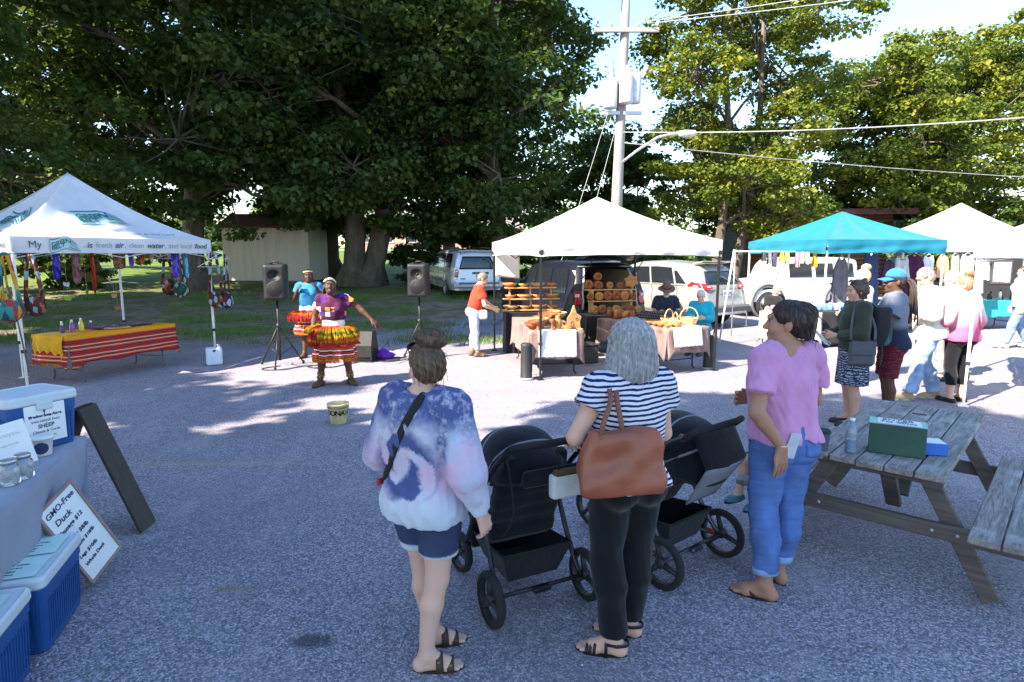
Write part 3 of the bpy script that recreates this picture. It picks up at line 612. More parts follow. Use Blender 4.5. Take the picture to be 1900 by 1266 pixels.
# ---------------------------------------------------------------- pop-up tents
WHT = fabric('white_canopy', (.74, .73, .72), .05, 500, .9, .75, .25); TEAL = fabric('teal_canopy', (.006, .20, .30), .08, 500, .7, .75, .25); PRW = fabric('printed_canopy', (.70, .72, .78), .04, 500, .7, .7, .22)
ALU = M('white_powder_coat', (.72, .72, .73), .4, .2, var=.08); BLK = M('black_metal', (.02, .02, .022), .45, .3); PLB = M('black_plastic', (.022, .022, .025), .55)
GREENINK = M('green_ink', (.012, .11, .13), .7, var=.1); TEALINK = M('pale_teal_ink', (.36, .56, .58), .7, var=.1); GREYINK = M('grey_ink', (.28, .32, .38), .7); DKINK = M('dark_ink', (.05, .09, .13), .7)
class Tent:
    def __init__(s, label, c, phi, side, ze, drop, za, fab, legm, sag=.10, wav=.012, seed=1, clamp=None, wob=0.):
        s.o = thing('canopy_tent', label, 'tent', (c[0], c[1], 0), phi); s.h = side/2; s.ze = ze; s.za = za; s.sag = sag; s.drop = drop; s.wav = wav; q = random.Random(seed); s.ph = [q.uniform(0, 6) for _ in range(8)]
        m = MB()
        for k in range(4): m.grid(lambda u, v, k=k: s.P(k, u*2-1, v), 20, 14)
        ob = m.build('canopy', fab, s.o, sub=0); bm = bmesh.new(); bm.from_mesh(ob.data); bmesh.ops.remove_doubles(bm, verts=bm.verts, dist=.003); bmesh.ops.recalc_face_normals(bm, faces=bm.faces); bm.to_mesh(ob.data); bm.free()
        for k in range(4):
            v = MB().grid(lambda u, w_, k=k: s.W(k, u*2-1, w_), 40, 6).build('valance', fab, s.o); MB().ribbon([s.W(k, i/10-1, 1.0) for i in range(21)], .012, .006, Vector(s.N(k))).build('hem', fab, v)
        for i, (a, b) in enumerate(((-1, -1), (1, -1), (1, 1), (-1, 1))):
            x, y = a*(s.h-.03), b*(s.h-.03)
            l = MB().box((x, y, ze*.62), (.036, .036, ze*.72), None, .004).box((x, y, .27), (.028, .028, .54), None, .003).build('leg', legm, s.o)
            MB().box((x, y, .008), (.11, .11, .012), None, .003).build('foot', legm, l); MB().box((x, y, .56), (.055, .055, .05), None, .006).build('clamp', PLB, l); MB().box((x, y, ze-.2), (.06, .06, .07), None, .006).build('slider', PLB, l)
        m = MB(); z0, z1 = ze-.04, ze-.3
        for k in range(4):
            for j in range(2):
                u0, u1 = -1+j, j; A = Vector(s.E(k, u0*.97)); B = Vector(s.E(k, u1*.97)); ins = Vector(s.N(k))*-.05
                for za_, zb_ in ((z0, z1), (z1, z0)): a_ = A+ins; b_ = B+ins; a_.z = za_; b_.z = zb_; m.tube([a_, b_], .010, 4)
        for (a, b) in ((-1, -1), (1, -1), (1, 1), (-1, 1)): m.tube([(a*(s.h-.05), b*(s.h-.05), ze-.05), (a*s.h*.5, b*s.h*.5, (ze+za)/2-sag-.06), (0, 0, za-.12)], .012, 4)
        m.build('truss', legm, s.o)
    C = [(-1, -1), (1, -1), (1, 1), (-1, 1)]
    def E(s, k, u):
        a, b = s.C[k], s.C[(k+1) % 4]; t = (u+1)/2; return ((a[0]*(1-t)+b[0]*t)*s.h, (a[1]*(1-t)+b[1]*t)*s.h, s.ze)
    def N(s, k): return [(0, -1, 0), (1, 0, 0), (0, 1, 0), (-1, 0, 0)][k]
    def P(s, k, u, v):
        e = s.E(k, u); w_ = 1-v; return (e[0]*w_, e[1]*w_, s.ze+(s.za-s.ze)*(v**1.12)-s.sag*math.sin(math.pi*v)*(.55+.45*(1-u*u))-.02*math.sin(math.pi*v)*math.sin(u*9+s.ph[k]))
    def W(s, k, u, w_):
        e = s.E(k, u); n = s.N(k); d = (s.wav*math.sin(u*7+s.ph[k])+s.wav*.6*math.sin(u*17+s.ph[k]*2+w_*2)+s.wav*.7*math.sin(w_*9+u*3))*w_+.004; return (e[0]+n[0]*d, e[1]+n[1]*d, s.ze-s.drop*w_*(1-.012*math.sin(u*13))*(1-.10*(1-u*u)*(s.wav > .02)))
    def roofwarp(s, k, cu, cv, sc):
        """map flat print onto roof panel k around (cu, cv)"""
        L = math.hypot(s.h, s.za-s.ze)
        def f(co):
            v = cv+co.y*sc/L; w_ = max(.05, 1-v); u = (cu*s.h*(1-cv)+co.x*sc)/(s.h*w_); p = Vector(s.P(k, u, v)); n = Vector(s.N(k))*(s.za-s.ze)+Vector((0, 0, s.h)); return p+n.normalized()*(.007+co.z)
        return f
    def valrot(s, k): return [(R(90), 0, 0), (R(90), 0, R(90)), (R(90), 0, R(180)), (R(90), 0, R(-90))][k]
    def valpos(s, k, x, w_=.5, off=.022):
        e = Vector(s.E(k, x/s.h)); n = Vector(s.N(k)); return e+n*(off)-Vector((0, 0, s.drop*w_))
# printed tent, nearest corner toward the vendor table
t1 = Tent('white canopy tent printed with green lettering and wave logos', (-7.43, 10.65), R(60), 3.0, 2.17, .23, 3.27, PRW, ALU, .17, .004, 3)
def logo(parent, warp=None, loc=(0, 0, 0), rot=(0, 0, 0), s=1.):
    """wavy block of stripes with stacked words"""
    def wv(x, y): return (x*s, (y+.10*math.sin(x*5.2+.6)-.05*x)*s)
    m = MB(); n = 24
    def band(m, y0, y1, xa, xb, z, nr=1):
        vs = []; 
        for i in range(n+1):
            x = xa+(xb-xa)*i/n; tp = .55+.45*min(1, (xb+.02-x)/.45) if xb > .5 else 1
            for j in range(nr+1): y = y0+(y1-y0)*j/nr; q = wv(x, y*tp-.10*(1-tp)); vs.append((q[0], q[1], z*(3 if warp else 1)*s))
        k = nr+1; fs = [(k*i+j, k*i+k+j, k*i+k+j+1, k*i+j+1) for i in range(n) for j in range(nr)]; m.add(vs, fs)
    band(m, -.27, .27, -.5, .62, 0, 10); b2 = MB()
    for i in range(8): y = -.30+.083*i; band(b2, y, y+.018+.018*(i % 2), -.5 if i < 1 or i > 6 else .26+.02*i, .80-.03*i, .004)
    def fin(mb, nm, mt):
        me = mb.me(nm, mt)
        if warp:
            for v in me.vertices: v.co = warp(v.co)
        ob = link(nm, me, parent, None if warp else loc, None if warp else rot); return ob
    L = fin(m, 'printed_logo', TEALINK); fin(b2, 'logo_stripes', GREENINK)
    for i, tx in enumerate(('GREEN', 'BELT')):
        off = Vector((-.46*s, (.09-.20*i)*s, .006*s))
        def wp(co, off=off): x, y = wv((co.x+off.x)/s, (co.y+off.y)/s*.9); v = Vector((x, y, .007*s*(4 if warp else 1)+co.z)); return warp(v) if warp else v
        text('logo_lettering', tx, .275*s, GREENINK, parent, None if warp else loc, None if warp else rot, .001, 'LEFT', .006*s, 0., .95, wp)
def slogan(T, k):
    x = -1.30; rz = T.valrot(k)
    def put(tx, size, mt, bold, it, x):
        ob = text('printed_lettering', tx, size, mt, T.o, T.valpos(k, x, .5), rz, .001, 'LEFT', bold, it); return max((v.co.x for v in ob.data.vertices), default=0)
    x += put('My', .138, DKINK, .0, 0, x)+.09
    logo(T.o, None, T.valpos(k, x+.17, .47), rz, .31); x += .50
    for tx, b in (('is', 1), ('fresh', 0), ('air', 1), (',', -1), ('clean', 0), ('water', 1), (',', -1), ('and local', 0), ('food', 1)):
        if b == -1: x -= .045
        x += put(tx, .119, DKINK if b > 0 else GREYINK, .002*max(b, 0), .25*max(b, 0), x)+.046
    return x
for k in (0, 3): slogan(t1, k)
for k in (0, 3):
    logo(t1.o, t1.roofwarp(k, -.05, .47, 1.), s=.62)
    text('printed_lettering', 'possibility grows here', .115, GREYINK, t1.o, None, None, .001, 'LEFT', 0, .1, 1., t1.roofwarp(k, -.02, .17, 1.))
t2 = Tent('plain white canopy tent on black legs over the wood-ware tables', (1.51, 11.25), R(15), 3.1, 2.15, .26, 2.93, WHT, BLK, .05, .022, 5)
t3 = Tent('turquoise canopy tent shading the clothing vendor', (8.04, 15.38), R(11), 3.05, 2.24, .31, 2.95, TEAL, ALU, .04, .03, 7)
t4 = Tent('tall plain white canopy tent behind the turquoise one', (12.0, 16.9), R(45), 3.3, 2.35, .36, 3.28, WHT, ALU, .06, .02, 9)
t5 = Tent('white canopy tent whose silver leg stands beside the picnic table', (7.80, 7.99), R(-36.87), 3.0, 2.12, .24, 2.85, WHT, ALU, .06, .02, 11)
t6 = Tent('white canopy tent over the vendor selling cheese and duck', (-8.87, 7.95), R(8), 2.9, 2.2, .25, 3.0, WHT, ALU, .06, .02, 13)
# ---------------------------------------------------------------- vehicles
GLASS = M('car_glass', (.012, .014, .018), .06, spec=.9, var=.05); TYRE = M('tyre_rubber', (.02, .02, .021), .9, bump=.3); RIM = M('alloy', (.55, .55, .57), .3, .8); REDL = M('tail_lens', (.45, .012, .02), .15, spec=.8, var=.25, scale=22); CLRL = M('clear_lens', (.75, .68, .66), .15); TRIM = M('grey_bumper', (.09, .09, .095), .7); PLATE = M('plate_white', (.7, .72, .78), .4, var=.05); PLINK = M('plate_ink', (.05, .09, .3), .5); DARKIN = M('cabin_dark', (.014, .014, .016), .9)
def paint(name, col, metal=.4): return M(name, col, .25, metal, var=.025, scale=2, spec=.6, Coat_Weight=.6, Coat_Roughness=.08)
def interp(tab, x):
    return float(np.interp(x, [a for a, b in tab], [b for a, b in tab]))
class Car:
    """lofted body: y=0 rear, +y front; rings from sill to roof centre"""
    NL = 15
    def __init__(s, label, cat, loc, fwd, pm, L=5.0, W=.98, roof=1.75, belt=1.0, rear=((.3, .0), (.55, -.03), (.7, .03), (1.0, .06), (1.7, .28)), roofline=None, tumble=.2, opening=None, name='parked_car', axles=(.95, 3.95), wr=.33, arch=None):
        s.o = thing(name, label, cat, loc, math.atan2(-fwd[0], fwd[1])); s.L = L; s.Wd = W; s.roof = roof; s.belt = belt; s.rear = rear; s.tumble = tumble; s.pm = pm
        s.rl = roofline or ((0, roof-.03), (.1, roof), (.45, roof), (.58, roof-.08), (.76, belt+.1), (.8, belt+.06), (.97, belt-.13), (1, belt-.3))
        T = sorted(set([0, .004, .012, .03]+[i/28 for i in range(1, 28)]+[.97, .985, 1])); m = MB()
        for sd in (-1, 1): m.grid(lambda u, v, sd=sd: s.S(sd, T[round(u*(len(T)-1))], v), len(T)-1, s.NL)
        nx = 8
        for row in range(s.NL):
            for i in range(nx):
                u0, u1 = -1+2*i/nx, -1+2*(i+1)/nx; v0, v1 = row/s.NL, (row+1)/s.NL
                if opening and opening[0] <= (v0+v1)/2 <= opening[1] and abs((u0+u1)/2) < opening[2]: continue
                m.add([s.C(u0, v0), s.C(u1, v0), s.C(u1, v1), s.C(u0, v1)], [(0, 1, 2, 3)], True)
        m.grid(lambda u, v: Vector(s.S(-1, 1, v)).lerp(Vector(s.S(1, 1, v)), u), 4, s.NL)
        m.add([s.S(-1, 0, 0), s.S(1, 0, 0), s.S(1, 1, 0), s.S(-1, 1, 0)], [(0, 1, 2, 3)])
        b = m.build('body', pm, s.o); bm = bmesh.new(); bm.from_mesh(b.data); bmesh.ops.remove_doubles(bm, verts=bm.verts, dist=.002); bmesh.ops.recalc_face_normals(bm, faces=bm.faces); bm.to_mesh(b.data); bm.free(); s.body = b
        for y in axles:
            for sd in (-1, 1): s.wheel(sd, y, wr)
    def zr(s, t): return interp(s.rl, t)
    def S(s, sd, t, v):
        top = s.zr(t); bl = min(s.belt, top-.04)
        if v < .45: q = v/.45; z = .30+(bl-.30)*q; x = s.Wd*(.93+.07*math.sin(math.pi*min(1, q*.9+.1)))
        elif v < .8: q = (v-.45)/.35; z = bl+(top-.12-bl)*q if top-bl > .3 else bl+(top-bl)*q*.3; x = s.Wd*(.98-(s.tumble*q**1.2 if top-bl > .3 else .05*q))
        else:
            q = (v-.8)/.2; tall = top-bl > .3; xe = s.Wd*(.98-(s.tumble if tall else .05)); z0 = top-.12 if tall else bl+(top-bl)*.3
            z = z0+(top-z0)*math.sin(q*math.pi/2); x = xe*math.cos(q*math.pi/2) if q < 1 else 0
            x = xe*(1-q**2.2)
        k = 1-.08*max(0, (.04-t)/.04)-.10*max(0, (t-.93)/.07); ya = interp(s.rear, z)
        return (sd*x*k, ya+(s.L-ya)*t, z)
    def C(s, u, v):
        p = s.S(1, 0, v); bul = .06*(1-u*u); return (p[0]*u, p[1]-bul*(1 if v < .9 else (1-v)*10), p[2])
    def side(s, nm, sd, t0, t1, v0, v1, mat, off=.008, slant=(0, 0), par=None):
        m = MB(); m.grid(lambda a, b: s._o(sd, t0+(t1-t0)*a+slant[0]*b*(1-a)+slant[1]*b*a, v0+(v1-v0)*b, off), 10, 6); return m.build(nm, mat, par or s.o)
    def _o(s, sd, t, v, off): p = Vector(s.S(sd, t, v)); return p+Vector((sd*off, 0, off*.25))
    def back(s, nm, u0, u1, v0, v1, mat, off=.012, par=None, solid=.012, tap=0.):
        m = MB(); m.grid(lambda a, b: Vector(s.C((u0+(u1-u0)*a)*(1-tap*b), v0+(v1-v0)*b))+Vector((0, -off, 0)), 10, 6); return m.build(nm, mat, par or s.o, solid=solid)
    def wheel(s, sd, y, r):
        x = sd*(s.Wd-.10); ax = (sd, 0, 0); m = MB().lathe([(r*.62, -.10), (r*.9, -.11), (r, -.07), (r, .07), (r*.93, .105), (r*.64, .11)], 28, (x, y, r), ax, False); wv = MB().lathe([(r*1.22, -.05), (r*1.22, .118), (r*1.16, .122), (0, .112)], 28, (x-sd*.035, y, r+.02), ax)
        wv.build('wheel_arch', DARKIN, s.o); w_ = m.build('wheel', TYRE, s.o); q = MB().lathe([(0, .075), (r*.14, .085), (r*.16, .06)], 14, (x, y, r), ax)
        for k in range(5):
            a = 2*math.pi*k/5; q.box((x+sd*.07, y+math.cos(a)*r*.36, r+math.sin(a)*r*.36), (.03, r*.52, r*.17), (a, 0, 0), .01)
        q.lathe([(r*.56, .05), (r*.58, .10), (r*.64, .112), (r*.66, .09)], 28, (x, y, r), ax, False).build('rim', RIM, w_); MB().lathe([(0, .03), (r*.6, .035)], 20, (x, y, r), ax).build('disc', DARKIN, w_)
    def plate(s, u, v, tx='', off=.03, par=None):
        p = Vector(s.C(u, v)); q = MB().box(p-Vector((0, off, 0)), (.30, .012, .15), None, .004).build('licence_plate', PLATE, par or s.o)
        if tx: text('plate_lettering', tx, .095, PLINK, q, p-Vector((0, off+.008, 0)), (R(90), 0, 0), .001)
        return q
VAN_REAR = ((.3, -.05), (.55, -.08), (.62, 0), (1.0, .05), (1.35, .12), (1.75, .34))
# silver minivan under the maples
fw = Vector((-.35, .937)); c = Car('silver minivan parked under the maples, rear toward the dancers', 'minivan', (-1.25, 22.6, .33), fw, paint('silver_paint', (.52, .52, .55)), 4.9, .97, 1.76, 1.02, VAN_REAR)
c.o.rotation_euler = (R(1.5), 0, c.o.rotation_euler[2])
c.back('rear_window', -.80, .80, .47, .74, GLASS, .014, tap=.1); MB().box((0, .28, 1.69), (1.3, .28, .03), (R(-8), 0, 0), .01).build('spoiler', c.pm, c.o)
for sd in (-1, 1): tl = c.back('tail_light', sd*.84, sd*.99, .30, .46, REDL, .03); c.back('reverse_lens', sd*.87, sd*.97, .41, .44, CLRL, .045, tl)
for sd in (-1, 1):
    for t0, t1 in ((.05, .23), (.245, .42), (.435, .60)): c.side('side_window', sd, t0, t1, .48, .77, GLASS, .012)
    c.side('door_seam', sd, .235, .24, .08, .45, DARKIN, .006); c.side('door_seam', sd, .43, .435, .08, .45, DARKIN, .006); c.side('rub_strip', sd, .16, .7, .16, .19, TRIM, .016); c.side('door_handle', sd, .25, .285, .37, .395, c.pm, .03)
MB().box((0, -.13, .50), (1.86, .16, .22), None, .05).build('bumper', c.pm, c.o); MB().box((0, -.222, .56), (1.5, .02, .05)).build('bumper_step', TRIM, c.o); MB().box((.1, -.04, .92), (.62, .04, .075), None, .015).build('handle_bar', TRIM, c.o); c.plate(.1, .31, 'CTF 416'); MB().box((-.56, -.05, .72), (.17, .008, .03)).build('badge', TRIM, c.o)
for sd in (-1, 1): MB().tube([(sd*.62, .5, 1.80), (sd*.62, 2.6, 1.80)], .018, 6).build('roof_rail', TRIM, c.o)
# dark minivan with its tailgate up, backed to the tent
fw = Vector((-.33, .944)); v2 = Car('dark navy minivan with raised tailgate backed up to the wood-ware tables', 'minivan', (2.12, 13.35, 0), fw, M('navy_paint', (.008, .009, .018), .32, .0, var=.03, scale=2, spec=.35), 4.9, .95, 1.78, 1.02, VAN_REAR, opening=(.27, .80, .76))
c = v2; NV = c.pm
MB().box((0, 1.3, .62), (1.5, 2.5, .04)).build('load_floor', M('grey_carpet', (.06, .06, .065), .95, bump=.5), c.o)
for sd in (-1, 1): MB().box((sd*.735, 1.35, 1.1), (.02, 2.3, .95)).build('inner_panel', M('beige_trim', (.42, .39, .33), .8), c.o)
MB().box((0, 2.55, 1.1), (1.46, .02, 1.0)).build('seat_back', DARKIN, c.o)
for x in (-.36, .36): MB().box((x, 2.3, 1.02), (.5, .16, .72), (R(-10), 0, 0), .06).box((x, 2.38, 1.48), (.26, .1, .2), None, .04).build('rear_seat', M('seat_cloth', (.05, .05, .055), .95), c.o)
MB().box((0, 1.4, 1.66), (1.3, 2.3, .02)).build('headliner', M('headliner', (.35, .34, .31), .9), c.o)
for k in (0, 1):
    sdm = (-1, 1)[k]; MB().tube([Vector(c.C(sdm*.77, v))+Vector((0, -.012, 0)) for v in (.28, .4, .5, .6, .7, .79)], .02, 6).build('door_seal', M('pale_seal', (.5, .49, .45), .7), c.o)
    tl = c.back('tail_light', sdm*.83, sdm*.995, .34, .52, REDL, .03); c.back('reverse_lens', sdm*.87, sdm*.97, .45, .485, CLRL, .046, tl)
    for t0, t1 in ((.05, .22), (.24, .42), (.44, .6)): c.side('side_window', sdm, t0, t1, .48, .77, GLASS, .012)
    c.side('door_seam', sdm, .232, .236, .08, .45, DARKIN, .006); c.side('door_handle', sdm, .25, .285, .37, .395, NV, .03)
MB().box((0, -.13, .48), (1.84, .16, .22), None, .05).build('bumper', M('grey_bumper2', (.13, .13, .14), .6), c.o)
tg = MB().grid(lambda a, b: ((-.68+1.36*a)*(1-.04*b), .35-1.15*b, 1.80+.16*math.sin(b*2.2)), 6, 6).build('tailgate', NV, c.o, solid=.05); MB().grid(lambda a, b: ((-.55+1.1*a), .25-.5*b, 1.84+.09*b), 4, 4).build('tailgate_window', GLASS, tg, solid=.01)
for x in (-.6, .6): MB().tube([(x, .2, 1.35), (x, -.35, 1.84)], .012, 6).build('gas_strut', BLK, c.o)
# beige-silver crossover
fw = Vector((-.545, .838)); rl = ((0, 1.60), (.08, 1.66), (.3, 1.71), (.5, 1.69), (.62, 1.58), (.74, 1.14), (.78, 1.1), (.95, .95), (1, .7))
s3 = Car('champagne silver crossover parked behind the wood-ware tent', 'car', (5.55, 16.15, .05), fw, paint('champagne_paint', (.40, .38, .36)), 4.6, .93, 1.70, 1.04, ((.3, .02), (.5, -.04), (.7, .0), (1.0, .06), (1.25, .22), (1.66, .52)), rl, .2, name='parked_car', wr=.36, axles=(.9, 3.6)); c = s3
c.back('rear_window', -.80, .80, .50, .76, GLASS, .014, tap=.12); MB().box((0, .42, 1.66), (1.25, .34, .03), (R(-6), 0, 0), .012).build('spoiler', c.pm, c.o)
for sd in (-1, 1):
    m = MB(); P = [(.60, .44), (.80, .40), (.985, .42), (.985, .52), (.8, .50)]; m.add([Vector(c.C(sd*a, b))+Vector((0, -.03, 0)) for a, b in P], [tuple(range(5))]); tl = m.build('tail_light', REDL, c.o, solid=.03)
    m = MB(); Q = [(-.005, .43), (.075, .465), (.035, .545), (-.005, .53)]; m.add([c._o(sd, a+.006, b, .02) for a, b in Q], [(0, 1, 2, 3)]); m.build('tail_light', REDL, c.o, solid=.025); c.back('reverse_lens', sd*.72, sd*.82, .44, .465, CLRL, .05, tl)
    c.side('side_window', sd, .09, .165, .50, .72, GLASS, .012, (.05, .0)); c.side('side_window', sd, .18, .36, .49, .77, GLASS, .012, (.0, 0)); c.side('side_window', sd, .375, .56, .49, .77, GLASS, .012, (0, -.02)); c.side('chrome_strip', sd, .1, .6, .465, .478, RIM, .014)
    c.side('door_seam', sd, .17, .174, .1, .46, DARKIN, .006); c.side('door_seam', sd, .366, .37, .08, .46, DARKIN, .006); c.side('door_handle', sd, .19, .225, .385, .405, RIM, .03); c.side('sill_trim', sd, .1, .8, .0, .06, TRIM, .014)
MB().box((0, -.10, .45), (1.78, .16, .22), None, .05).build('bumper', TRIM, c.o); MB().box((0, -.19, .36), (1.3, .03, .06), None, .01).build('chrome_bar', RIM, c.o); MB().box((0, -.045, 1.0), (.85, .025, .035), None, .008).build('chrome_bar', RIM, c.o); c.plate(0, .345, 'CAKB 092', .03)
# white boxy four-by-four behind the clothes
fw = Vector((-.98, -.2)); rl = ((0, 1.80), (.06, 1.83), (.58, 1.83), (.63, 1.75), (.70, 1.2), (.72, 1.16), (.97, 1.1), (1, .8))
c = Car('white boxy off-roader with black wheel arches behind the hanging clothes', 'car', (10.9, 20.6, 0), fw, paint('white_paint', (.78, .78, .78), 0.), 4.2, .86, 1.83, 1.12, ((.3, 0), (1.1, .02), (1.8, .1)), rl, .08, wr=.40, axles=(.72, 3.25))
for sd in (-1, 1):
    for t0, t1 in ((.05, .2), (.225, .38), (.41, .6)): c.side('side_window', sd, t0, t1, .50, .76, GLASS, .012)
    for y in (.72, 3.25): MB().lathe([(.50, 0), (.56, 0), (.56, .10), (.50, .10), (.50, 0)], 24, (sd*.80, y, .46), (sd, 0, 0), False).build('fender_flare', TRIM, c.o)
    c.side('door_seam', sd, .21, .214, .06, .46, DARKIN, .006); c.side('door_seam', sd, .395, .399, .06, .46, DARKIN, .006); c.side('door_handle', sd, .225, .26, .37, .40, BLK, .03)
c.back('rear_window', -.7, .7, .5, .74, GLASS); MB().box((0, -.1, .5), (1.6, .16, .2), None, .03).build('bumper', TRIM, c.o)
# ---------------------------------------------------------------- people
def skin_mat(name, col):
    if name in _mats: return _mats[name]
    t = NT(name); n1 = t.noise(14, 4); c = t.mix(t.map(n1, .35, .7), col, tuple(min(1, x*y) for x, y in zip(col, (1.12, .92, .88))))
    c = t.mix(t.map(t.noise(120, 2), .62, .8, 0, .25), c, tuple(x*.7 for x in col))
    t.bsdf(c, .62, 0, .3, t.bump(t.noise(260, 2), .2, .002), Subsurface_Weight=.06, Subsurface_Radius=(.02, .008, .004)); _mats[name] = t.m; return t.m
def hair_mat(name, col, hi):
    if name in _mats: return _mats[name]
    t = NT(name); n = t.noise(70, 4, .7, t.vmap(scale=(1, 1, .09))); c = t.mix(t.map(n, .3, .7), col, hi)
    t.bsdf(c, .42, 0, .5, t.bump(n, .9, .006)); _mats[name] = t.m; return t.m
EYEW = M('eye_white', (.30, .28, .27), .3, var=.02); EYED = M('eye_dark', (.02, .012, .01), .15, var=.02); LIP = M('lip', (.36, .12, .11), .45)
TEETH = M('teeth', (.8, .78, .74), .3, var=.03)
BASE = dict(pel=(0, 0, .93), wai=(0, .005, 1.08), che=(0, .01, 1.27), nek=(0, -.02, 1.43), hed=(0, .02, 1.578),
  shL=(-.165, -.01, 1.385), elL=(-.225, -.04, 1.11), wrL=(-.235, .05, .87), hipL=(-.09, 0, .88), knL=(-.095, .02, .49), anL=(-.095, -.02, .085))
def joints(h, over):
    J = dict(BASE)
    for k in ('sh', 'el', 'wr', 'hip', 'kn', 'an'): a = J[k+'L']; J[k+'R'] = (-a[0], a[1], a[2])
    J.update({k: v for k, v in (over or {}).items()}); s = h/1.7
    return {k: np.array(v, float)*s for k, v in J.items()}, s
def hand(S, w_, d, n, side, s, curl=.35, spread=.12, thumb=.6):
    d = Vector(d).normalized(); n = Vector(n); n = (n-d*n.dot(d)).normalized(); t_ = d.cross(n)*side; w_ = Vector(w_)
    offs = (.031, .0105, -.0105, -.030); ln = (.92, 1.05, .97, .78)
    for o_, l in zip(offs, ln):
        kn = w_+(d*.088+t_*o_)*s; S.cone(w_+(d*.012+t_*o_*.55)*s, kn, .016*s, .0125*s, .016)
        p = kn; a = 0; f = (d+t_*(o_*spread*28)).normalized()
        for seg, (L, r0, r1) in enumerate(((.042, .0105, .0092), (.027, .0092, .0085), (.021, .0085, .007))):
            a += curl*(1, 1.2, .8)[seg]; e = p+(f*math.cos(a)+n*math.sin(a))*L*l*s; S.cone(p, e, r0*s, r1*s, .0035); p = e
    p = w_+(d*.025+t_*.020)*s; m_ = w_+(d*.058+t_*.046+n*.018*thumb)*s; e = w_+(d*.090+t_*.055+n*.045*thumb)*s; S.cone(p, m_, .016*s, .012*s, .012); S.cone(m_, e, .0115*s, .0085*s, .005)
def foot(S, an, yaw, s, toes=True, tip=0.):
    f = np.array([math.sin(-yaw), math.cos(-yaw), 0]); sd = np.array([f[1], -f[0], 0]); an = np.array(an); g = np.array([an[0], an[1], an[2]-.085*s])
    up = np.array([0, 0, 1.])
    S.cone(an, g-f*.03*s+up*.034*s, .036*s, .033*s, .02); S.cone(g-f*.035*s+up*.033*s, g+f*.115*s+up*.026*s, .033*s, .030*s, .02); S.cone(an+f*.02*s, g+f*.10*s+up*.035*s, .032*s, .026*s, .03)
    S.cone(g+f*.105*s+sd*.02*s+up*.022*s, g+f*.10*s-sd*.022*s+up*.022*s, .025*s, .023*s, .02)
    if toes:
        big = 1 if True else 0
        for i in range(5):
            o_ = (-.028+.0145*i)*s; L = (.150, .170, .172, .165, .160)[i] if S.inner > 0 else (.160, .165, .172, .170, .150)[i]; r = .0115*s if 0 < i < 4 else .013*s
            S.cone(g+f*.115*s+sd*o_*.9+up*.020*s, g+f*(L+.012)*s+sd*o_+up*.014*s, r, r*.85, .004)
    return f, sd, g
def headp(S, c, Rm, s, face=True):
    T = lambda p: np.array(c)+np.array(Rm @ Vector(p))*s
    S.ell(T((0, -.012, .030)), np.array((.0745, .093, .088))*s, Rm, .02); S.ell(T((0, .022, -.045)), np.array((.058, .068, .080))*s, Rm, .03)
    S.ell(T((0, .066, -.098)), np.array((.026, .022, .020))*s, Rm, .03)
    for q in (-1, 1):
        S.ell(T((q*.077, -.012, -.012)), np.array((.010, .021, .032))*s, Rm @ Euler((.2, 0, q*.35)).to_matrix(), .006); S.ball(T((q*.036, .062, -.035)), .026*s, .025); S.cut(T((q*.031, .104, .004)), np.array((.022, .022, .014))*s, Rm, .012)
        S.ell(T((q*.012, .099, -.034)), np.array((.010, .012, .009))*s, Rm, .006)
    S.cone(T((0, .086, .010)), T((0, .109, -.030)), .009*s, .0125*s, .012); S.ell(T((0, .084, .030)), np.array((.052, .016, .012))*s, Rm, .02)
    S.ell(T((0, .090, -.064)), np.array((.024, .010, .006))*s, Rm, .006); S.ell(T((0, .088, -.076)), np.array((.022, .010, .007))*s, Rm, .006)
    return T
def tors(J):
    v = Vector(J['che']-J['pel']); return np.array(Vector((0, 0, 1)).rotation_difference(v).to_matrix())
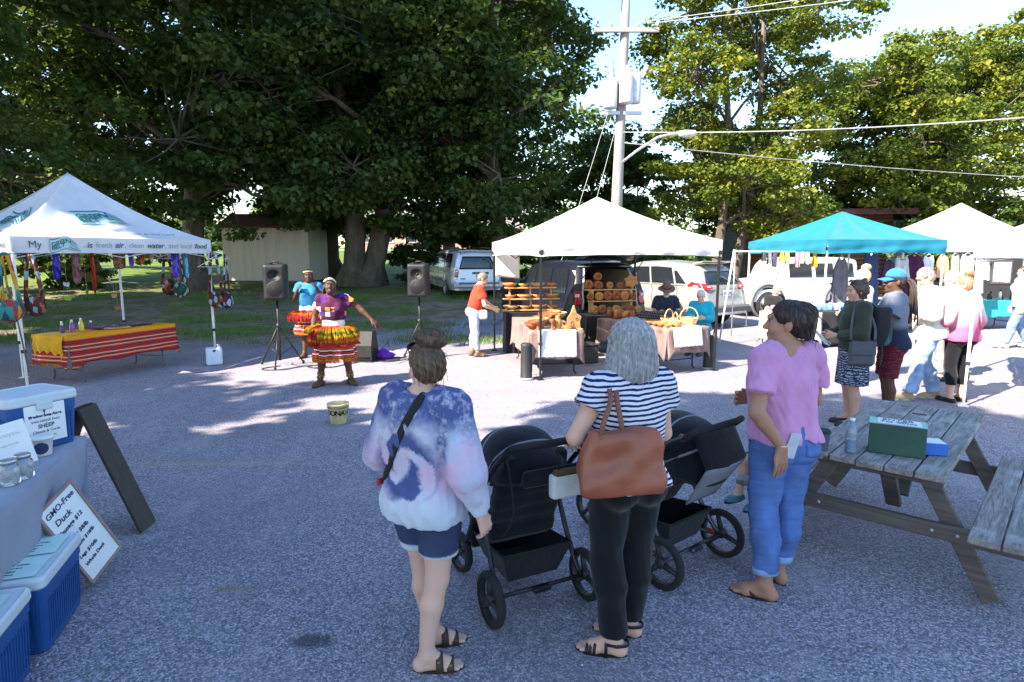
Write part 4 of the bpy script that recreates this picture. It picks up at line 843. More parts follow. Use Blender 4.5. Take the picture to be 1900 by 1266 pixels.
def body_sdf(J, s, bw, female, hands, feet, headrot, fy):
    S = SDF(); S.inner = 1; Tm = Matrix(tors(J).tolist()); A = lambda v: np.array(v)*s
    S.ell(J['pel'], A((.150*bw, .108*bw, .12)), Tm, .05); S.ell(J['wai'], A((.128*bw, .095*bw, .15)), Tm, .05); S.ell(J['che'], A((.150*bw**.6, .108*bw**.7, .17)), Tm, .05)
    if female:
        for q in (-1, 1): S.ball(J['che']+np.array(Tm @ Vector((q*.072*s, .075*s, -.02*s))), .066*s*bw**.6, .03)
    for q in (-1, 1): S.ball(J['pel']+np.array(Tm @ Vector((q*.072*s*bw, -.055*s, -.05*s))), .088*s*bw, .03)
    up = np.array(Tm @ Vector((0, 0, 1)))
    S.cone(J['shL'], J['shR'], .055*s, .055*s, .04); S.cone(J['nek']-up*.05*s, J['hed']-up*.055*s, .058*s, .052*s, .04)
    for L in 'LR':
        S.cone(J['nek'], J['sh'+L], .048*s, .050*s, .04); S.cone(J['sh'+L], J['el'+L], .052*s*bw**.6, .039*s*bw**.5, .03); m_ = J['el'+L]*.72+J['wr'+L]*.28
        S.cone(J['el'+L], m_, .039*s*bw**.5, .040*s*bw**.4, .015); S.cone(m_, J['wr'+L], .040*s*bw**.4, .025*s, .015)
        S.cone(J['hip'+L], J['kn'+L], .088*s*bw**.8, .056*s*bw**.6, .03); c_ = J['kn'+L]*.68+J['an'+L]*.32; bk = np.array([0, -.018*s, 0]); S.cone(J['kn'+L], c_+bk, .053*s*bw**.6, .054*s*bw**.6, .02); S.cone(c_+bk, J['an'+L], .054*s*bw**.6, .034*s*bw**.4, .02)
        q = -1 if L == 'L' else 1; hs = hands.get(L, {})
        d = hs.get('d', J['wr'+L]-J['el'+L]); hand(S, J['wr'+L], d, hs.get('n', (-q, 0, 0)), q*hs.get('flip', 1), s, hs.get('curl', .35), hs.get('spread', .10), hs.get('thumb', .6))
        S.inner = 1 if L == 'L' else -1; foot(S, J['an'+L], fy[L], s, feet)
    T = headp(S, J['hed'], headrot, s); return S, T
def person(label, loc, yaw, h=1.65, over=None, bw=1., female=True, skin=(.55, .34, .25), skname='skin_fair', res=.011, hres=.006, hands=None, headrot=(0, 0, 0), feet=True, ft=(0, 0), name='person', fres=None, eyes=True):
    J, s = joints(h, over); o = thing(name, label, 'person', (loc[0], loc[1], loc[2] if len(loc) > 2 else float(gz(loc[0], loc[1]))), yaw)
    Rm = Euler((R(headrot[0]), R(headrot[1]), R(headrot[2])), 'ZXY').to_matrix(); fy = {'L': R(ft[0]), 'R': R(ft[1])}
    S, T = body_sdf(J, s, bw, female, hands or {}, feet, Rm, fy); win = []
    for L in 'LR':
        hs = (hands or {}).get(L, {}); d = Vector(hs.get('d', J['wr'+L]-J['el'+L])).normalized(); c = J['wr'+L]+np.array(d)*.085*s; win.append((c-.105*s, c+.105*s, hres))
    win.append((J['hed']-np.array((.1, .125, .15))*s, J['hed']+np.array((.1, .135, .13))*s, max(hres, .005)))
    if feet:
        for L in 'LR':
            f = np.array([math.sin(-fy[L]), math.cos(-fy[L]), 0]); c = J['an'+L]+f*.08*s; c[2] -= .045*s; win.append((c-np.array((.13, .13, .06))*s, c+np.array((.13, .13, .055))*s, fres or hres))
    # keep windows apart: the finer pieces may not overlap each other
    link('body', S.mesh('body', skin_mat(skname, skin), res, win), o)
    if eyes:
        for q in (-1, 1):
            e = MB().lathe([(0, -.0115*s)]+[(.0115*s*math.sin(a), -.0115*s*math.cos(a)) for a in np.linspace(.3, 2.84, 9)]+[(0, .0115*s)], 12, T((q*.031, .0735, .004)), Rm @ Vector((0, 1, 0))).build('eye', EYEW, o); MB().lathe([(.0075*s, .0088*s), (.006*s, .0110*s), (0, .0122*s)], 10, T((q*.031, .0735, .004)), Rm @ Vector((0, 1, 0))).build('iris', EYED, e)
    return o, J, s, T, Rm
def top(o, J, s, mat, bw=1., sleeve=.5, ease=.022, hem=.86, seed=1, amp=.006, neck=(.072, .075), res=.010, female=True, name='shirt', hemr=None, armr=None, nz=.0, waist=1.12, cuff=None, hi=.0, neckz=1.46, open_=None, ff=(18, 18, 9)):
    S = SDF(); Tm = Matrix(tors(J).tolist()); A = lambda v: np.array(v)*s; up = np.array(Tm @ Vector((0, 0, 1))); e = ease
    S.ell(J['che'], A((.150*bw**.6+e, .108*bw**.7+e, .17+e)), Tm, .05)
    if female:
        for q in (-1, 1): S.ball(J['che']+np.array(Tm @ Vector((q*.072*s, .075*s, -.02*s))), (.066*bw**.6+e)*s, .04)
    hz = hem*s; hm = J['pel']*(1)+up*(hem*s-J['pel'][2]); a = J['che']-up*.02*s
    ra = (.145*bw**.7+e)*s; rb = (hemr if hemr else (.155*bw+e*1.2))*s
    # torso column squashed front to back
    n = 6
    for i in range(n+1):
        f = i/n; c = a*(1-f)+hm*f; w_ = (1-f)*ra+f*rb; w_ *= 1-(1-waist*.9)*math.sin(math.pi*f)*.5; S.ell(c, (w_, w_*.74, .12*s), Tm, .05)
    if hem < .95:
        for q in (-1, 1): S.ball(J['pel']+np.array(Tm @ Vector((q*.07*s*bw, -.05*s, -.05*s))), (.088*bw+e)*s, .05)
    S.cone(J['shL'], J['shR'], (.055+e*.7)*s, (.055+e*.7)*s, .04)
    for L in 'LR':
        S.cone(J['nek'], J['sh'+L], .045*s, (.05+e*.7)*s, .04)
        if sleeve <= 0: continue
        r0 = (armr or .052*bw**.6+e)*s; el = J['el'+L]; sh = J['sh'+L]; wr = J['wr'+L]
        if sleeve <= 1: S.flat(sh, sh+(el-sh)*sleeve, r0, r0*1.06, .025)
        else: S.cone(sh, el, r0, r0*.92, .03); S.flat(el, el+(wr-el)*(sleeve-1), r0*.92, (cuff or .036+e*.5)*s, .02)
    S.noise = folds(seed, amp*s, ff, hi=hi) if amp else None
    S.plane(hm, -up, .003); S.cut(np.array(J['nek'])+np.array((0, .012, .055+nz))*s, A((neck[0], neck[1], .06)), None, .006)
    if open_: S.cut(*open_)
    return link(name, S.mesh(name, mat, res), o), S
def pants(o, J, s, mat, bw=1., length=1.9, ease=.015, seed=3, amp=.005, res=.010, name='trousers', hem=None, waist=1.02, flare=0.):
    """length 0..1 to the knee, 1..2 to the ankle"""
    S = SDF(); Tm = Matrix(tors(J).tolist()); A = lambda v: np.array(v)*s; e = ease; up = np.array(Tm @ Vector((0, 0, 1)))
    S.ell(J['pel'], A((.150*bw+e, .108*bw+e, .12)), Tm, .05); S.ell(J['pel']+up*.08*s, A((.135*bw+e, .100*bw+e, .1)), Tm, .05)
    for q in (-1, 1): S.ball(J['pel']+np.array(Tm @ Vector((q*.072*s*bw, -.055*s, -.05*s))), (.088*bw+e*.6)*s, .03)
    for L in 'LR':
        hp, kn, an = J['hip'+L], J['kn'+L], J['an'+L]; rh, rk = (.088*bw**.8+e)*s, (.058*bw**.6+e)*s; ra = (hem or .05+e)*s
        if length <= 1: S.flat(hp, hp+(kn-hp)*length, rh, (rh+(rk-rh)*length)*(1+flare), .02)
        else: S.cone(hp, kn, rh, rk, .02); f = length-1; b = np.array([0, -.018*s, 0]); c_ = kn*.68+an*.32+b; rc = max((.054*bw**.6+e)*s, rk*.98); S.cone(kn, c_, rk, rc, .02); S.flat(c_, c_+(an-c_)*((f-.32)/.68), rc, ra, .03)
    S.noise = folds(seed, amp*s, (14, 14, 26), hi=amp*s*.28) if amp else None
    S.plane(J['pel']+up*((waist-.93)*s), up, .003)
    return link(name, S.mesh(name, mat, res), o)
def skirt(o, J, s, mat, z1, z0, r0, r1, name='skirt', wav=.0, nw=9, tier=None, seed=0, ctr=None, squash=.78):
    m = MB(); c = J['pel'] if ctr is None else ctr; q = random.Random(seed); ph = q.uniform(0, 6)
    def f(u, v):
        a = 2*math.pi*u; r = (r0+(r1-r0)*v**.8)*(1+wav*v*math.sin(nw*a+ph)+wav*.5*v*math.sin((nw*2+1)*a)); z = z1+(z0-z1)*v+wav*.10*v*math.sin(nw*a+ph+1)
        return (c[0]+r*math.cos(a)*s, c[1]+r*squash*math.sin(a)*s, z*s)
    m.grid(f, 72, 10); return m.build(name, mat, o, solid=.006)
def hair(o, T, Rm, s, mat, kind='short', res=.007, seed=1, name='hair', strands=0, smat=None, col2=None):
    S = SDF(); A = lambda v: np.array(v)*s; Rl = Rm
    S.ell(T((0, -.018, .038)), A((.083, .099, .092)), Rl, .02)
    if kind in ('short', 'man'): S.ell(T((0, -.05, -.01)), A((.074, .062, .075)), Rl, .03)
    if kind == 'bun':
        S.ell(T((0, -.045, .0)), A((.077, .066, .085)), Rl, .03); S.ell(T((.012, -.055, .150)), A((.072, .066, .052)), Rl, .015); S.ell(T((.045, -.085, .140)), A((.036, .038, .034)), Rl, .012); S.ell(T((-.035, -.05, .165)), A((.036, .036, .03)), Rl, .012)
    if kind == 'bob':
        S.ell(T((0, -.028, .025)), A((.100, .112, .108)), Rl, .04); S.ell(T((0, -.04, -.05)), A((.112, .10, .11)), Rl, .04); S.ell(T((0, -.055, -.11)), A((.125, .085, .085)), Rl, .05)
        for q in (-1, 1): S.ell(T((q*.075, -.015, -.09)), A((.038, .06, .10)), Rl, .04)
    if kind == 'pony':
        S.ell(T((0, -.05, -.005)), A((.076, .06, .075)), Rl, .03); S.cone(T((0, -.085, .085)), T((.005, -.105, .06)), .034*s, .040*s, .02); S.cone(T((.005, -.102, .05)), T((.01, -.088, -.12)), .050*s, .054*s, .03); S.cone(T((-.015, -.095, .0)), T((.0, -.085, -.185)), .05*s, .036*s, .03)
    if kind == 'curly':
        q = random.Random(seed); S.ell(T((0, -.04, .0)), A((.094, .085, .10)), Rl, .03)
        for i in range(60): a = q.uniform(0, 6.28); z = q.uniform(-.09, .12); r = .085*math.sqrt(max(.1, 1-((z-.02)/.13)**2)); S.ball(T((math.cos(a)*r, -.03+min(.02, math.sin(a)*r*1.05), z)), q.uniform(.016, .026)*s, .01)
    if kind == 'long':
        S.ell(T((0, -.04, -.02)), A((.092, .078, .11)), Rl, .03); S.ell(T((0, -.06, -.14)), A((.10, .05, .12)), Rl, .04)
    hi_ = {'bun': -.005, 'pony': -.005}.get(kind, -.02)
    S.cut(T((0, .09, -.035)), A((.070 if kind not in ('bob', 'long') else .062, .095, .10)), Rl, .012)
    if kind in ('short', 'man', 'bun', 'pony'):
        for q in (-1, 1): S.cut(T((q*.09, .015, -.045)), A((.035, .035, .05)), Rl, .01)
        S.cut(T((0, -.06, -.125)), A((.12, .12, .055)), Rl, .01)
    k = 160 if kind != 'curly' else 90; r = np.random.RandomState(seed); ph = r.rand(6)*6
    c0 = T((0, 0, 0))
    def nz(x, y, z):
        a = np.arctan2(y-c0[1], x-c0[0]); return (.35 if kind == 'pony' else 1)*(.0028*s*np.sin(a*23+ph[0]+np.sin(z*30)*1.2)+.0022*s*np.sin(a*51+ph[1]+z*22)+.002*s*np.sin(z*k+a*9+ph[2]))
    S.noise = nz; ob = link(name, S.mesh(name, mat, res), o)
    if strands:
        q = random.Random(seed); m = MB(); vs = ob.data.vertices; P = np.array([v.co for v in vs]); Nn = np.array([v.normal for v in vs]); cr = T((0, -.03, .13)) if kind != 'bun' else T((.0, -.045, .11)); dn = np.array(Rm @ Vector((0, 0, -1)))
        for i in range(strands):
            k = q.randrange(len(P)); p = P[k].copy(); n_ = Nn[k]; pts = []
            fly = q.random() < .03
            for j in range(7):
                d = p-cr; d = d-n_*d.dot(n_) if kind in ('bun', 'pony', 'bob', 'short') else dn-n_*dn.dot(n_)
                if kind == 'bob': d = d/(np.linalg.norm(d)+1e-6)*.4+dn
                d = d/(np.linalg.norm(d)+1e-6); pts.append(Vector(p+n_*(.0015+(.0022*j if fly else .0))*s)); p = p+d*.014*s+np.array([q.gauss(0, .0012) for _ in range(3)])
                kk = np.argmin(((P-p)**2).sum(1))
                if not fly:
                    if ((P[kk]-p)**2).sum() > (.02*s)**2: break
                    n_ = Nn[kk]; p = p-n_*((p-P[kk]).dot(n_))
            if len(pts) > 3: m.tube(pts, [.0006*s]+[.0016*s]*(len(pts)-2)+[.0004*s], 3, False)
        st_ = m.build('hair_strands', smat or mat, ob); st_['kind'] = 'stuff'
    return ob
def shoe(o, J, s, L, yaw, mat, sole, name='shoe', high=.11, k=1.12):
    S = SDF(); S.inner = 1; an = J['an'+L]; f, sd, g = foot(S, an, yaw, s, False); S.p = [(*q[:3], q[3]*k+.006*s, q[4]*k+.006*s, q[5]) for q in S.p]
    S.cone(g+f*.13*s+np.array([0, 0, .03*s]), g+f*.175*s+np.array([0, 0, .026*s]), .038*s, .03*s, .02); S.plane(g+np.array([0, 0, high*s]), (0, 0, 1)); S.plane(g+np.array([0, 0, .004]), (0, 0, -1))
    ob = link(name, S.mesh(name, mat, .007), o)
    m = MB(); n = 24; P = []
    for i in range(n):
        a = 2*math.pi*i/n; y = .068+.142*math.cos(a); x = .047*math.sin(a)*(1+.12*math.cos(a)); P.append((g+f*y*s+sd*x*s))
    m.add([(p[0], p[1], g[2]+.002) for p in P]+[(p[0], p[1], g[2]+.026*s) for p in P], [tuple(range(n))[::-1], tuple(range(n, 2*n))]+[(i, (i+1) % n, n+(i+1) % n, n+i) for i in range(n)]); m.build('sole', sole, ob); return ob
def sandal(o, J, s, L, yaw, mat, sole, kind='slide'):
    an = J['an'+L]; f = Vector((math.sin(-yaw), math.cos(-yaw), 0)); sd = Vector((f.y, -f.x, 0)); g = Vector((an[0], an[1], an[2]-.085*s)); m = MB(); n = 28; inn = 1 if L == 'L' else -1
    P = []
    for i in range(n):
        a = 2*math.pi*i/n; c_, s_ = math.cos(a), math.sin(a); y = .066+.134*c_; x = (.046+.008*c_)*s_*(1 if s_*inn < 0 else .95); P.append(g+f*y*s+sd*x*s)
    th = .026*s; o2 = Vector((0, 0, -.022*s)); m.add([p+o2 for p in P]+[p+o2+Vector((0, 0, th)) for p in P], [tuple(range(n))[::-1], tuple(range(n, 2*n))]+[(i, (i+1) % n, n+(i+1) % n, n+i) for i in range(n)])
    ob = m.build('sandal', sole, o); up = Vector((0, 0, 1))
    def band(y0, y1, hh, w_, tk=.005):
        pts = []; nr = []
        for i in range(11): a = math.pi*i/10; x = -.047*math.cos(a); pts.append(g+f*(y0+(y1-y0)*i/10)*s+sd*x*s+up*(hh*math.sin(a)**.6+.002)*s); nr.append(sd*-math.cos(a)+up*math.sin(a)+f*.001)
        return MB().ribbon(pts, w_*s, tk*s, nr)
    if kind == 'slide':
        for y0, y1, hh in ((.125, .125, .052), (.065, .07, .082)): b = band(y0, y1, hh, .038).build('strap', mat, ob); MB().box(g+f*(y0)*s+sd*(-inn*.035)*s+up*(hh*.72)*s, (.02*s, .02*s, .012*s), None, .003).build('buckle', M('brass', (.35, .27, .12), .4, .9), b)
    elif kind == 'strap':
        for y0, y1, hh, w_ in ((.135, .12, .046, .016), (.115, .10, .054, .016), (.095, .08, .062, .016), (.035, .03, .095, .016)): band(y0, y1, hh, w_).build('strap', mat, ob)
        MB().ribbon([g+f*y*s+sd*x*s+up*.07*s for x, y in ((-.04, .03), (-.046, -.02), (-.025, -.065), (.0, -.075), (.025, -.065), (.046, -.02), (.04, .03))], .016*s, .004*s, [(-sd), (-sd), (-sd-f), (-f), (sd-f), sd, sd]).build('strap', mat, ob)
    else:
        tp = g+f*.118*s+sd*(-inn*-.010)*s+up*.040*s
        for q in (-1, 1): MB().tube([tp-up*.035*s, tp, g+f*.085*s+sd*q*.032*s+up*.040*s, g+f*.04*s+sd*q*.042*s+up*.008*s], [.005*s, .006*s, .0065*s, .0065*s], 6).build('strap', mat, ob)
    return ob
def sdf_at(S, p): return float(S.field(np.array([p[0]]), np.array([p[1]]), np.array([p[2]]))[0, 0, 0])
def march(S, p, d, gap=.004, step=.006, n=90):
    p = np.array(p, float); d = np.array(d, float); d /= np.linalg.norm(d)
    for _ in range(n):
        if sdf_at(S, p) < gap: break
        p = p+d*step
    return p
def drape(S, pts, ctr, gap=.005):
    """lay a strap: march each point inward to the surface of S"""
    out = []; nr = []
    for p in pts:
        c = np.array(ctr(p)) if callable(ctr) else np.array(ctr); d = c-np.array(p); q = march(S, p, d, gap); out.append(Vector(q)); nr.append(Vector(-d).normalized())
    return out, nr
# fabrics that single people out
def tie_dye():
    t = NT('tie_dye'); p = t.obj; x, y, z = t.sep()
    v = t.n('VectorMath', {'operation': 'ADD'}, i0=p, i1=t.vmap(loc=(-.07, -.07, -.07), scale=(.14, .14, .14), vec=t.noise(7, 4, .6, col=True))).outputs[0]
    dx = t.math('SUBTRACT', t.sep(v)[0], -.02); dz = t.math('SUBTRACT', t.sep(v)[2], 1.0); r = t.math('SQRT', t.math('ADD', t.math('MULTIPLY', dx, dx), t.math('MULTIPLY', dz, dz))); an = t.math('ARCTAN2', dz, dx)
    sp = t.math('SINE', t.math('ADD', t.math('MULTIPLY', an, 2.), t.math('MULTIPLY', r, 42.))); n1 = t.noise(9, 5, .65); n2 = t.noise(22, 5, .7)
    base = t.mix(t.map(t.noise(6, 4), .4, .62), (.46, .52, .68), (.60, .42, .57)); base = t.mix(t.map(t.noise(4.2, 3), .5, .62), base, (.56, .56, .66)); base = t.mix(t.map(z, .98, .76, 0, .8), base, (.54, .62, .72))
    ring = t.math('MULTIPLY', t.map(r, .035, .06), t.map(r, .19, .13)); k1 = t.math('MULTIPLY', ring, t.map(t.math('ADD', sp, t.math('MULTIPLY', n2, 1.6)), .1, .7)); k2 = t.math('MULTIPLY', t.map(t.math('ADD', z, t.math('MULTIPLY', n1, .22)), 1.22, 1.34), t.map(n2, .28, .5)); k3 = t.math('MULTIPLY', t.map(t.math('ADD', x, t.math('MULTIPLY', n1, .1)), -.13, -.19), t.map(z, .95, 1.15))
    k4 = t.math('MULTIPLY', t.map(t.math('ABSOLUTE', t.math('SUBTRACT', x, .17)), .05, .015), t.math('MULTIPLY', t.map(z, .96, 1.08), t.map(n2, .35, .6)))
    f = t.math('MAXIMUM', t.math('MAXIMUM', k1, k2), t.math('MAXIMUM', k3, k4)); c = t.mix(t.math('MULTIPLY', f, .93), base, t.mix(n2, (.018, .035, .15), (.06, .10, .30)))
    h = t.math('ADD', t.noise(420, 1), t.math('MULTIPLY', t.noise(18, 3), 3.)); t.bsdf(c, .92, 0, .15, t.bump(h, .45, .006)); return t.m
def stripes():
    t = NT('breton_stripes'); x, y, z = t.sep(); w_ = t.math('ADD', z, t.math('MULTIPLY', t.noise(7, 3), .030)); s_ = t.math('SINE', t.math('MULTIPLY', w_, 2*math.pi/.0225)); f = t.map(s_, .05, .3); c = t.mix(f, (.62, .63, .70), (.012, .016, .08)); t.bsdf(c, .9, 0, .2, t.bump(t.noise(14, 3, .6, t.vmap(scale=(1, 1, .4))), .5, .01)); return t.m
def denim(name, col, hem=None):
    t = NT(name); z = t.sep()[2]; n1 = t.noise(6, 4, .6); tw = t.n('TexWave', {'wave_type': 'BANDS', 'bands_direction': 'DIAGONAL'}, Vector=t.obj, Scale=260., Distortion=.5).outputs[1]
    c = t.mix(t.map(n1, .35, .68), tuple(q*.72 for q in col), tuple(min(1, q*1.35) for q in col)); c = t.mix(t.math('MULTIPLY', tw, .10), c, (.6, .65, .75)); c = t.mix(t.map(t.noise(3.2, 4), .58, .75, 0, .45), c, tuple(min(1, q*1.9) for q in col))
    if hem: c = t.mix(t.map(t.math('ADD', z, t.math('MULTIPLY', t.noise(120, 2), .012)), hem+.017, hem+.006), c, (.55, .6, .68))
    t.bsdf(c, .92, 0, .2, t.bump(t.math('ADD', t.math('MULTIPLY', tw, .3), t.math('MULTIPLY', t.noise(24, 4), 2.)), .5, .006)); return t.m
# ---- woman in the tie-dye sweatshirt
FG = .0072
o, J, s, T, Rm = person('woman in tie-dye sweatshirt, denim shorts and brown sandals with a hair bun', (-.40, 2.74), R(-28), 1.53, dict(elR=(.285, -.05, 1.10), wrR=(.315, .03, .86), elL=(-.25, -.05, 1.11), wrL=(-.20, .16, .98), anL=(-.05, .10, .085), knL=(-.085, .075, .49), anR=(.045, -.085, .085), knR=(.085, -.03, .49), hed=(-.005, .03, 1.575)), 1.14, True, (.60, .40, .32), 'skin_fair', FG, .0042, {'R': dict(curl=.45, n=(-1, .2, 0))}, (4, 0, 62), True, (-48, -55))
TOP1, S1 = top(o, J, s, tie_dye(), 1.12, 1.96, .045, .80, 4, .013, (.082, .085), FG, name='sweatshirt', hemr=.215, cuff=.058, armr=.098, hi=.0028)
pants(o, J, s, denim('dark_denim', (.014, .026, .09), .575), 1.13, .66, .020, 5, .004, FG, 'denim_shorts', flare=.10)
for L, y in (('L', -48), ('R', -55)): sandal(o, J, s, L, R(y), M('brown_leather', (.05, .028, .02), .6, bump=.3, bscale=200), M('cork_sole', (.045, .03, .024), .8, bump=.3), 'slide')
hair(o, T, Rm, s, hair_mat('brown_hair', (.05, .029, .019), (.13, .08, .048)), 'bun', .006, 3, strands=1000, smat=hair_mat('brown_strand', (.09, .055, .034), (.22, .145, .085)))
pts = []; q0 = np.array((.085, -.02, 1.52)); 
path = [(.07, .05, 1.50), (.075, -.03, 1.54), (.07, -.12, 1.50), (.04, -.22, 1.40), (-.02, -.26, 1.30), (-.09, -.27, 1.20), (-.16, -.25, 1.11), (-.22, -.20, 1.03), (-.27, -.10, .97), (-.27, .0, .95)]
dp, nr = drape(S1, [np.array(p)*s for p in path], lambda p: (p[0]*.45, .0, min(p[2]-.03, 1.36*s)), .004)
from mathutils import geometry
def smooth(pts, it=3, sub=3):
    P = [Vector(p) for p in pts]; q = []
    for i in range(len(P)-1):
        a, b, c, d = P[max(i-1, 0)], P[i], P[i+1], P[min(i+2, len(P)-1)]
        for k in range(sub): t_ = k/sub; q.append(.5*((2*b)+(c-a)*t_+(2*a-5*b+4*c-d)*t_*t_+(3*b-a-3*c+d)*t_**3))
    q.append(P[-1]); return q
def smoothn(n, m): return [n[min(int(i/3), len(n)-1)].lerp(n[min(int(i/3)+1, len(n)-1)], (i % 3)/3) for i in range(m)]
sp_ = smooth(dp); b = MB().ribbon(sp_, .042*s, .004, smoothn(nr, len(sp_))).build('shoulder_strap', M('black_webbing', (.012, .012, .013), .85, bump=.4, bscale=300), o)
MB().box(sp_[-6]+Vector((-.012, -.006, -.01)), (.02, .05, .03), None, .006).build('strap_buckle', M('red_plastic', (.35, .03, .02), .4), b)
MB().tube([T((math.cos(a)*.075, -.03+math.sin(a)*.07, -.158-.012*math.sin(a))) for a in np.linspace(0, 2*math.pi, 25)[:-1]], .012*s, 8, closed=True).build('undershirt_collar', M('black_knit', (.012, .012, .014), .9), o)
g_ = MB()
for q in (-1, 1): g_.lathe([(0, .0), (.024*s, .001), (.026*s, -.003), (.025*s, -.004)], 16, T((q*.032, .083, .098)), Rm @ Vector((0, .8, .5)))
g_.tube([T((-.06, .075, .1)), T((-.075, .02, .075)), T((-.08, -.03, .06))], .003*s, 5).tube([T((.06, .075, .1)), T((.075, .02, .075)), T((.08, -.03, .06))], .003*s, 5).tube([T((-.01, .085, .1)), T((.01, .085, .1))], .003*s, 5).build('sunglasses', M('dark_lens', (.01, .01, .012), .1, spec=.8), o)
# ---- woman in the striped shirt
HANDLE = np.array((.311, 3.075, .985))
yw = R(22); lc = np.array((.545, 2.83)); c_, s_ = math.cos(-yw), math.sin(-yw); hl = HANDLE[:2]-lc; hl = np.array((c_*hl[0]-s_*hl[1], s_*hl[0]+c_*hl[1]))/(1.615/1.7); hz = HANDLE[2]/(1.615/1.7)
wr = np.array((hl[0]-.02, hl[1]-.085, hz+.035)); sh = np.array((-.165, -.01, 1.385)); 
o, J, s, T, Rm = person('older woman with grey bob in striped top and black trousers holding the stroller handle', (*lc, 0), yw, 1.615, dict(elL=(-.31, -.03, 1.165), wrL=tuple(wr), elR=(.235, .03, 1.11), wrR=(.20, .20, 1.0), anL=(-.075, -.04, .085), anR=(.085, .07, .085), knR=(.09, .05, .49)), 1.06, True, (.60, .38, .29), 'skin_warm', FG, .0042, {'L': dict(d=(.22, 1, -.35), n=(.1, -.45, -1), curl=.62, flip=1, thumb=.9)}, (3, 0, 12), True, (52, 48))
TOP2, S2 = top(o, J, s, stripes(), 1.10, .42, .032, .90, 8, .010, (.078, .08), FG, hemr=.185, name='striped_top', armr=.085, hi=.0020, ff=(22, 22, 7))
pants(o, J, s, fabric('black_cotton', (.005, .005, .008), .3, 300), 1.10, 1.93, .018, 9, .008, FG, 'trousers', hem=.072)
for L, y in (('L', 52), ('R', 48)): sandal(o, J, s, L, R(y), M('black_leather', (.014, .013, .014), .5), M('black_sole', (.015, .015, .016), .7), 'strap')
hair(o, T, Rm, s, hair_mat('grey_hair', (.19, .19, .20), (.50, .50, .52)), 'bob', .006, 5, strands=2000, smat=hair_mat('silver_strand', (.26, .26, .28), (.55, .55, .57)))
W2 = o
# ---- woman in the pink tee
o, J, s, T, Rm = person('woman in pink tee and rolled blue jeans with dark ponytail, hand at back pocket', (1.505, 3.35), R(20), 1.67, dict(elL=(-.285, -.11, 1.12), wrL=(-.155, -.165, .935), elR=(.255, .03, 1.12), wrR=(-.01, .235, 1.10), anL=(-.11, -.06, .085), anR=(.10, .07, .085), knL=(-.10, .0, .49)), 1.08, True, (.36, .20, .135), 'skin_tan', FG, .0042, {'L': dict(d=(.12, .10, -1), n=(0, 1, .15), curl=.10, thumb=-.5), 'R': dict(d=(-1, .2, .1), n=(0, -1, 0), curl=.5)}, (2, 0, 48), True, (38, -2))
TOP3, S3 = top(o, J, s, fabric('pink_cotton', (.55, .25, .46), .12, 400, .2), 1.12, .66, .030, .925, 12, .014, (.08, .08), FG, hemr=.195, name='tee_shirt', hi=.0026, armr=.080, ff=(24, 24, 7))
JN = denim('blue_denim', (.065, .145, .40))
jn = pants(o, J, s, JN, 1.11, 1.80, .018, 13, .0075, FG, 'jeans', hem=.066)
for L in 'LR':
    a = J['kn'+L]; b = J['an'+L]; f = .80; c = a+(b-a)*f+np.array((0, -.003, 0)); d = (b-a)/np.linalg.norm(b-a); MB().lathe([(.066*s, -.0), (.0705*s, .002), (.072*s, .02*s), (.071*s, .042*s), (.065*s, .045*s)], 24, c-d*.030*s, d).build('rolled_cuff', denim('pale_denim', (.25, .38, .62)) if 'pale_denim' not in bpy.data.materials else bpy.data.materials['pale_denim'], jn)
SJ = SDF(); SJ.ell(J['pel'], np.array((.165*1.1, .12*1.1, .13))*s, None, .05)
for q in (-1, 1): SJ.ball(J['pel']+np.array((q*.072*s*1.1, -.055*s, -.05*s)), (.088*1.1+.010)*s, .03)
for q in (-1, 1):
    grid = lambda u, v, q=q: march(SJ, np.array(((q*.085+(u-.5)*.12*(1-.12*v))*s, -.30*s, (.985-.14*v-.02*abs(u-.5)*-1*(v > .85))*s)), (0, 1, 0), .007)
    pk = MB().grid(grid, 8, 8).build('back_pocket', bpy.data.materials['blue_denim'], jn, solid=.004)
ph = thing('phone', 'pale phone sticking out of the jeans back pocket', 'phone', (0, 0, 0)); ph.parent = None
pp = Matrix.Rotation(R(20), 3, 'Z') @ Vector((-.09*s, -.172*s, .935*s))+Vector((1.505, 3.35, 0)); ph.location = pp; ph.rotation_euler = (R(6), R(14), R(20))
MB().box((0, 0, 0), (.072, .008, .14), None, .003).build('body', M('phone_case', (.45, .47, .55), .3), ph); MB().box((0, .0045, 0), (.064, .001, .13)).build('screen', EYED, ph)
for L, y in (('L', 38), ('R', -2)): sandal(o, J, s, L, R(y), M('black_rubber', (.016, .014, .016), .6), M('flipflop_sole', (.03, .022, .03), .8), 'flip')
hair(o, T, Rm, s, hair_mat('black_hair', (.012, .009, .009), (.045, .03, .026)), 'pony', .006, 7, strands=800, smat=hair_mat('black_strand', (.02, .013, .012), (.07, .045, .035)))
MB().tube([J['wrL']+np.array((math.cos(a)*.030, math.sin(a)*.026, .012+.004*math.sin(a)))*s for a in np.linspace(0, 2*math.pi, 21)[:-1]], .0022, 5, closed=True).build('bracelet', M('white_cord', (.75, .73, .7), .7), o)
MD = .0125
def up(over, dz, dx=0., dy=0.):
    b = dict(BASE)
    for k in ('sh', 'el', 'wr', 'hip'): a = b[k+'L']; b[k+'R'] = (-a[0], a[1], a[2])
    r = {}
    for k in ('pel', 'wai', 'che', 'nek', 'hed', 'shL', 'shR', 'elL', 'elR', 'wrL', 'wrR', 'hipL', 'hipR'): v = b[k]; r[k] = (v[0]+dx, v[1]+dy, v[2]+dz)
    r.update(over); return r
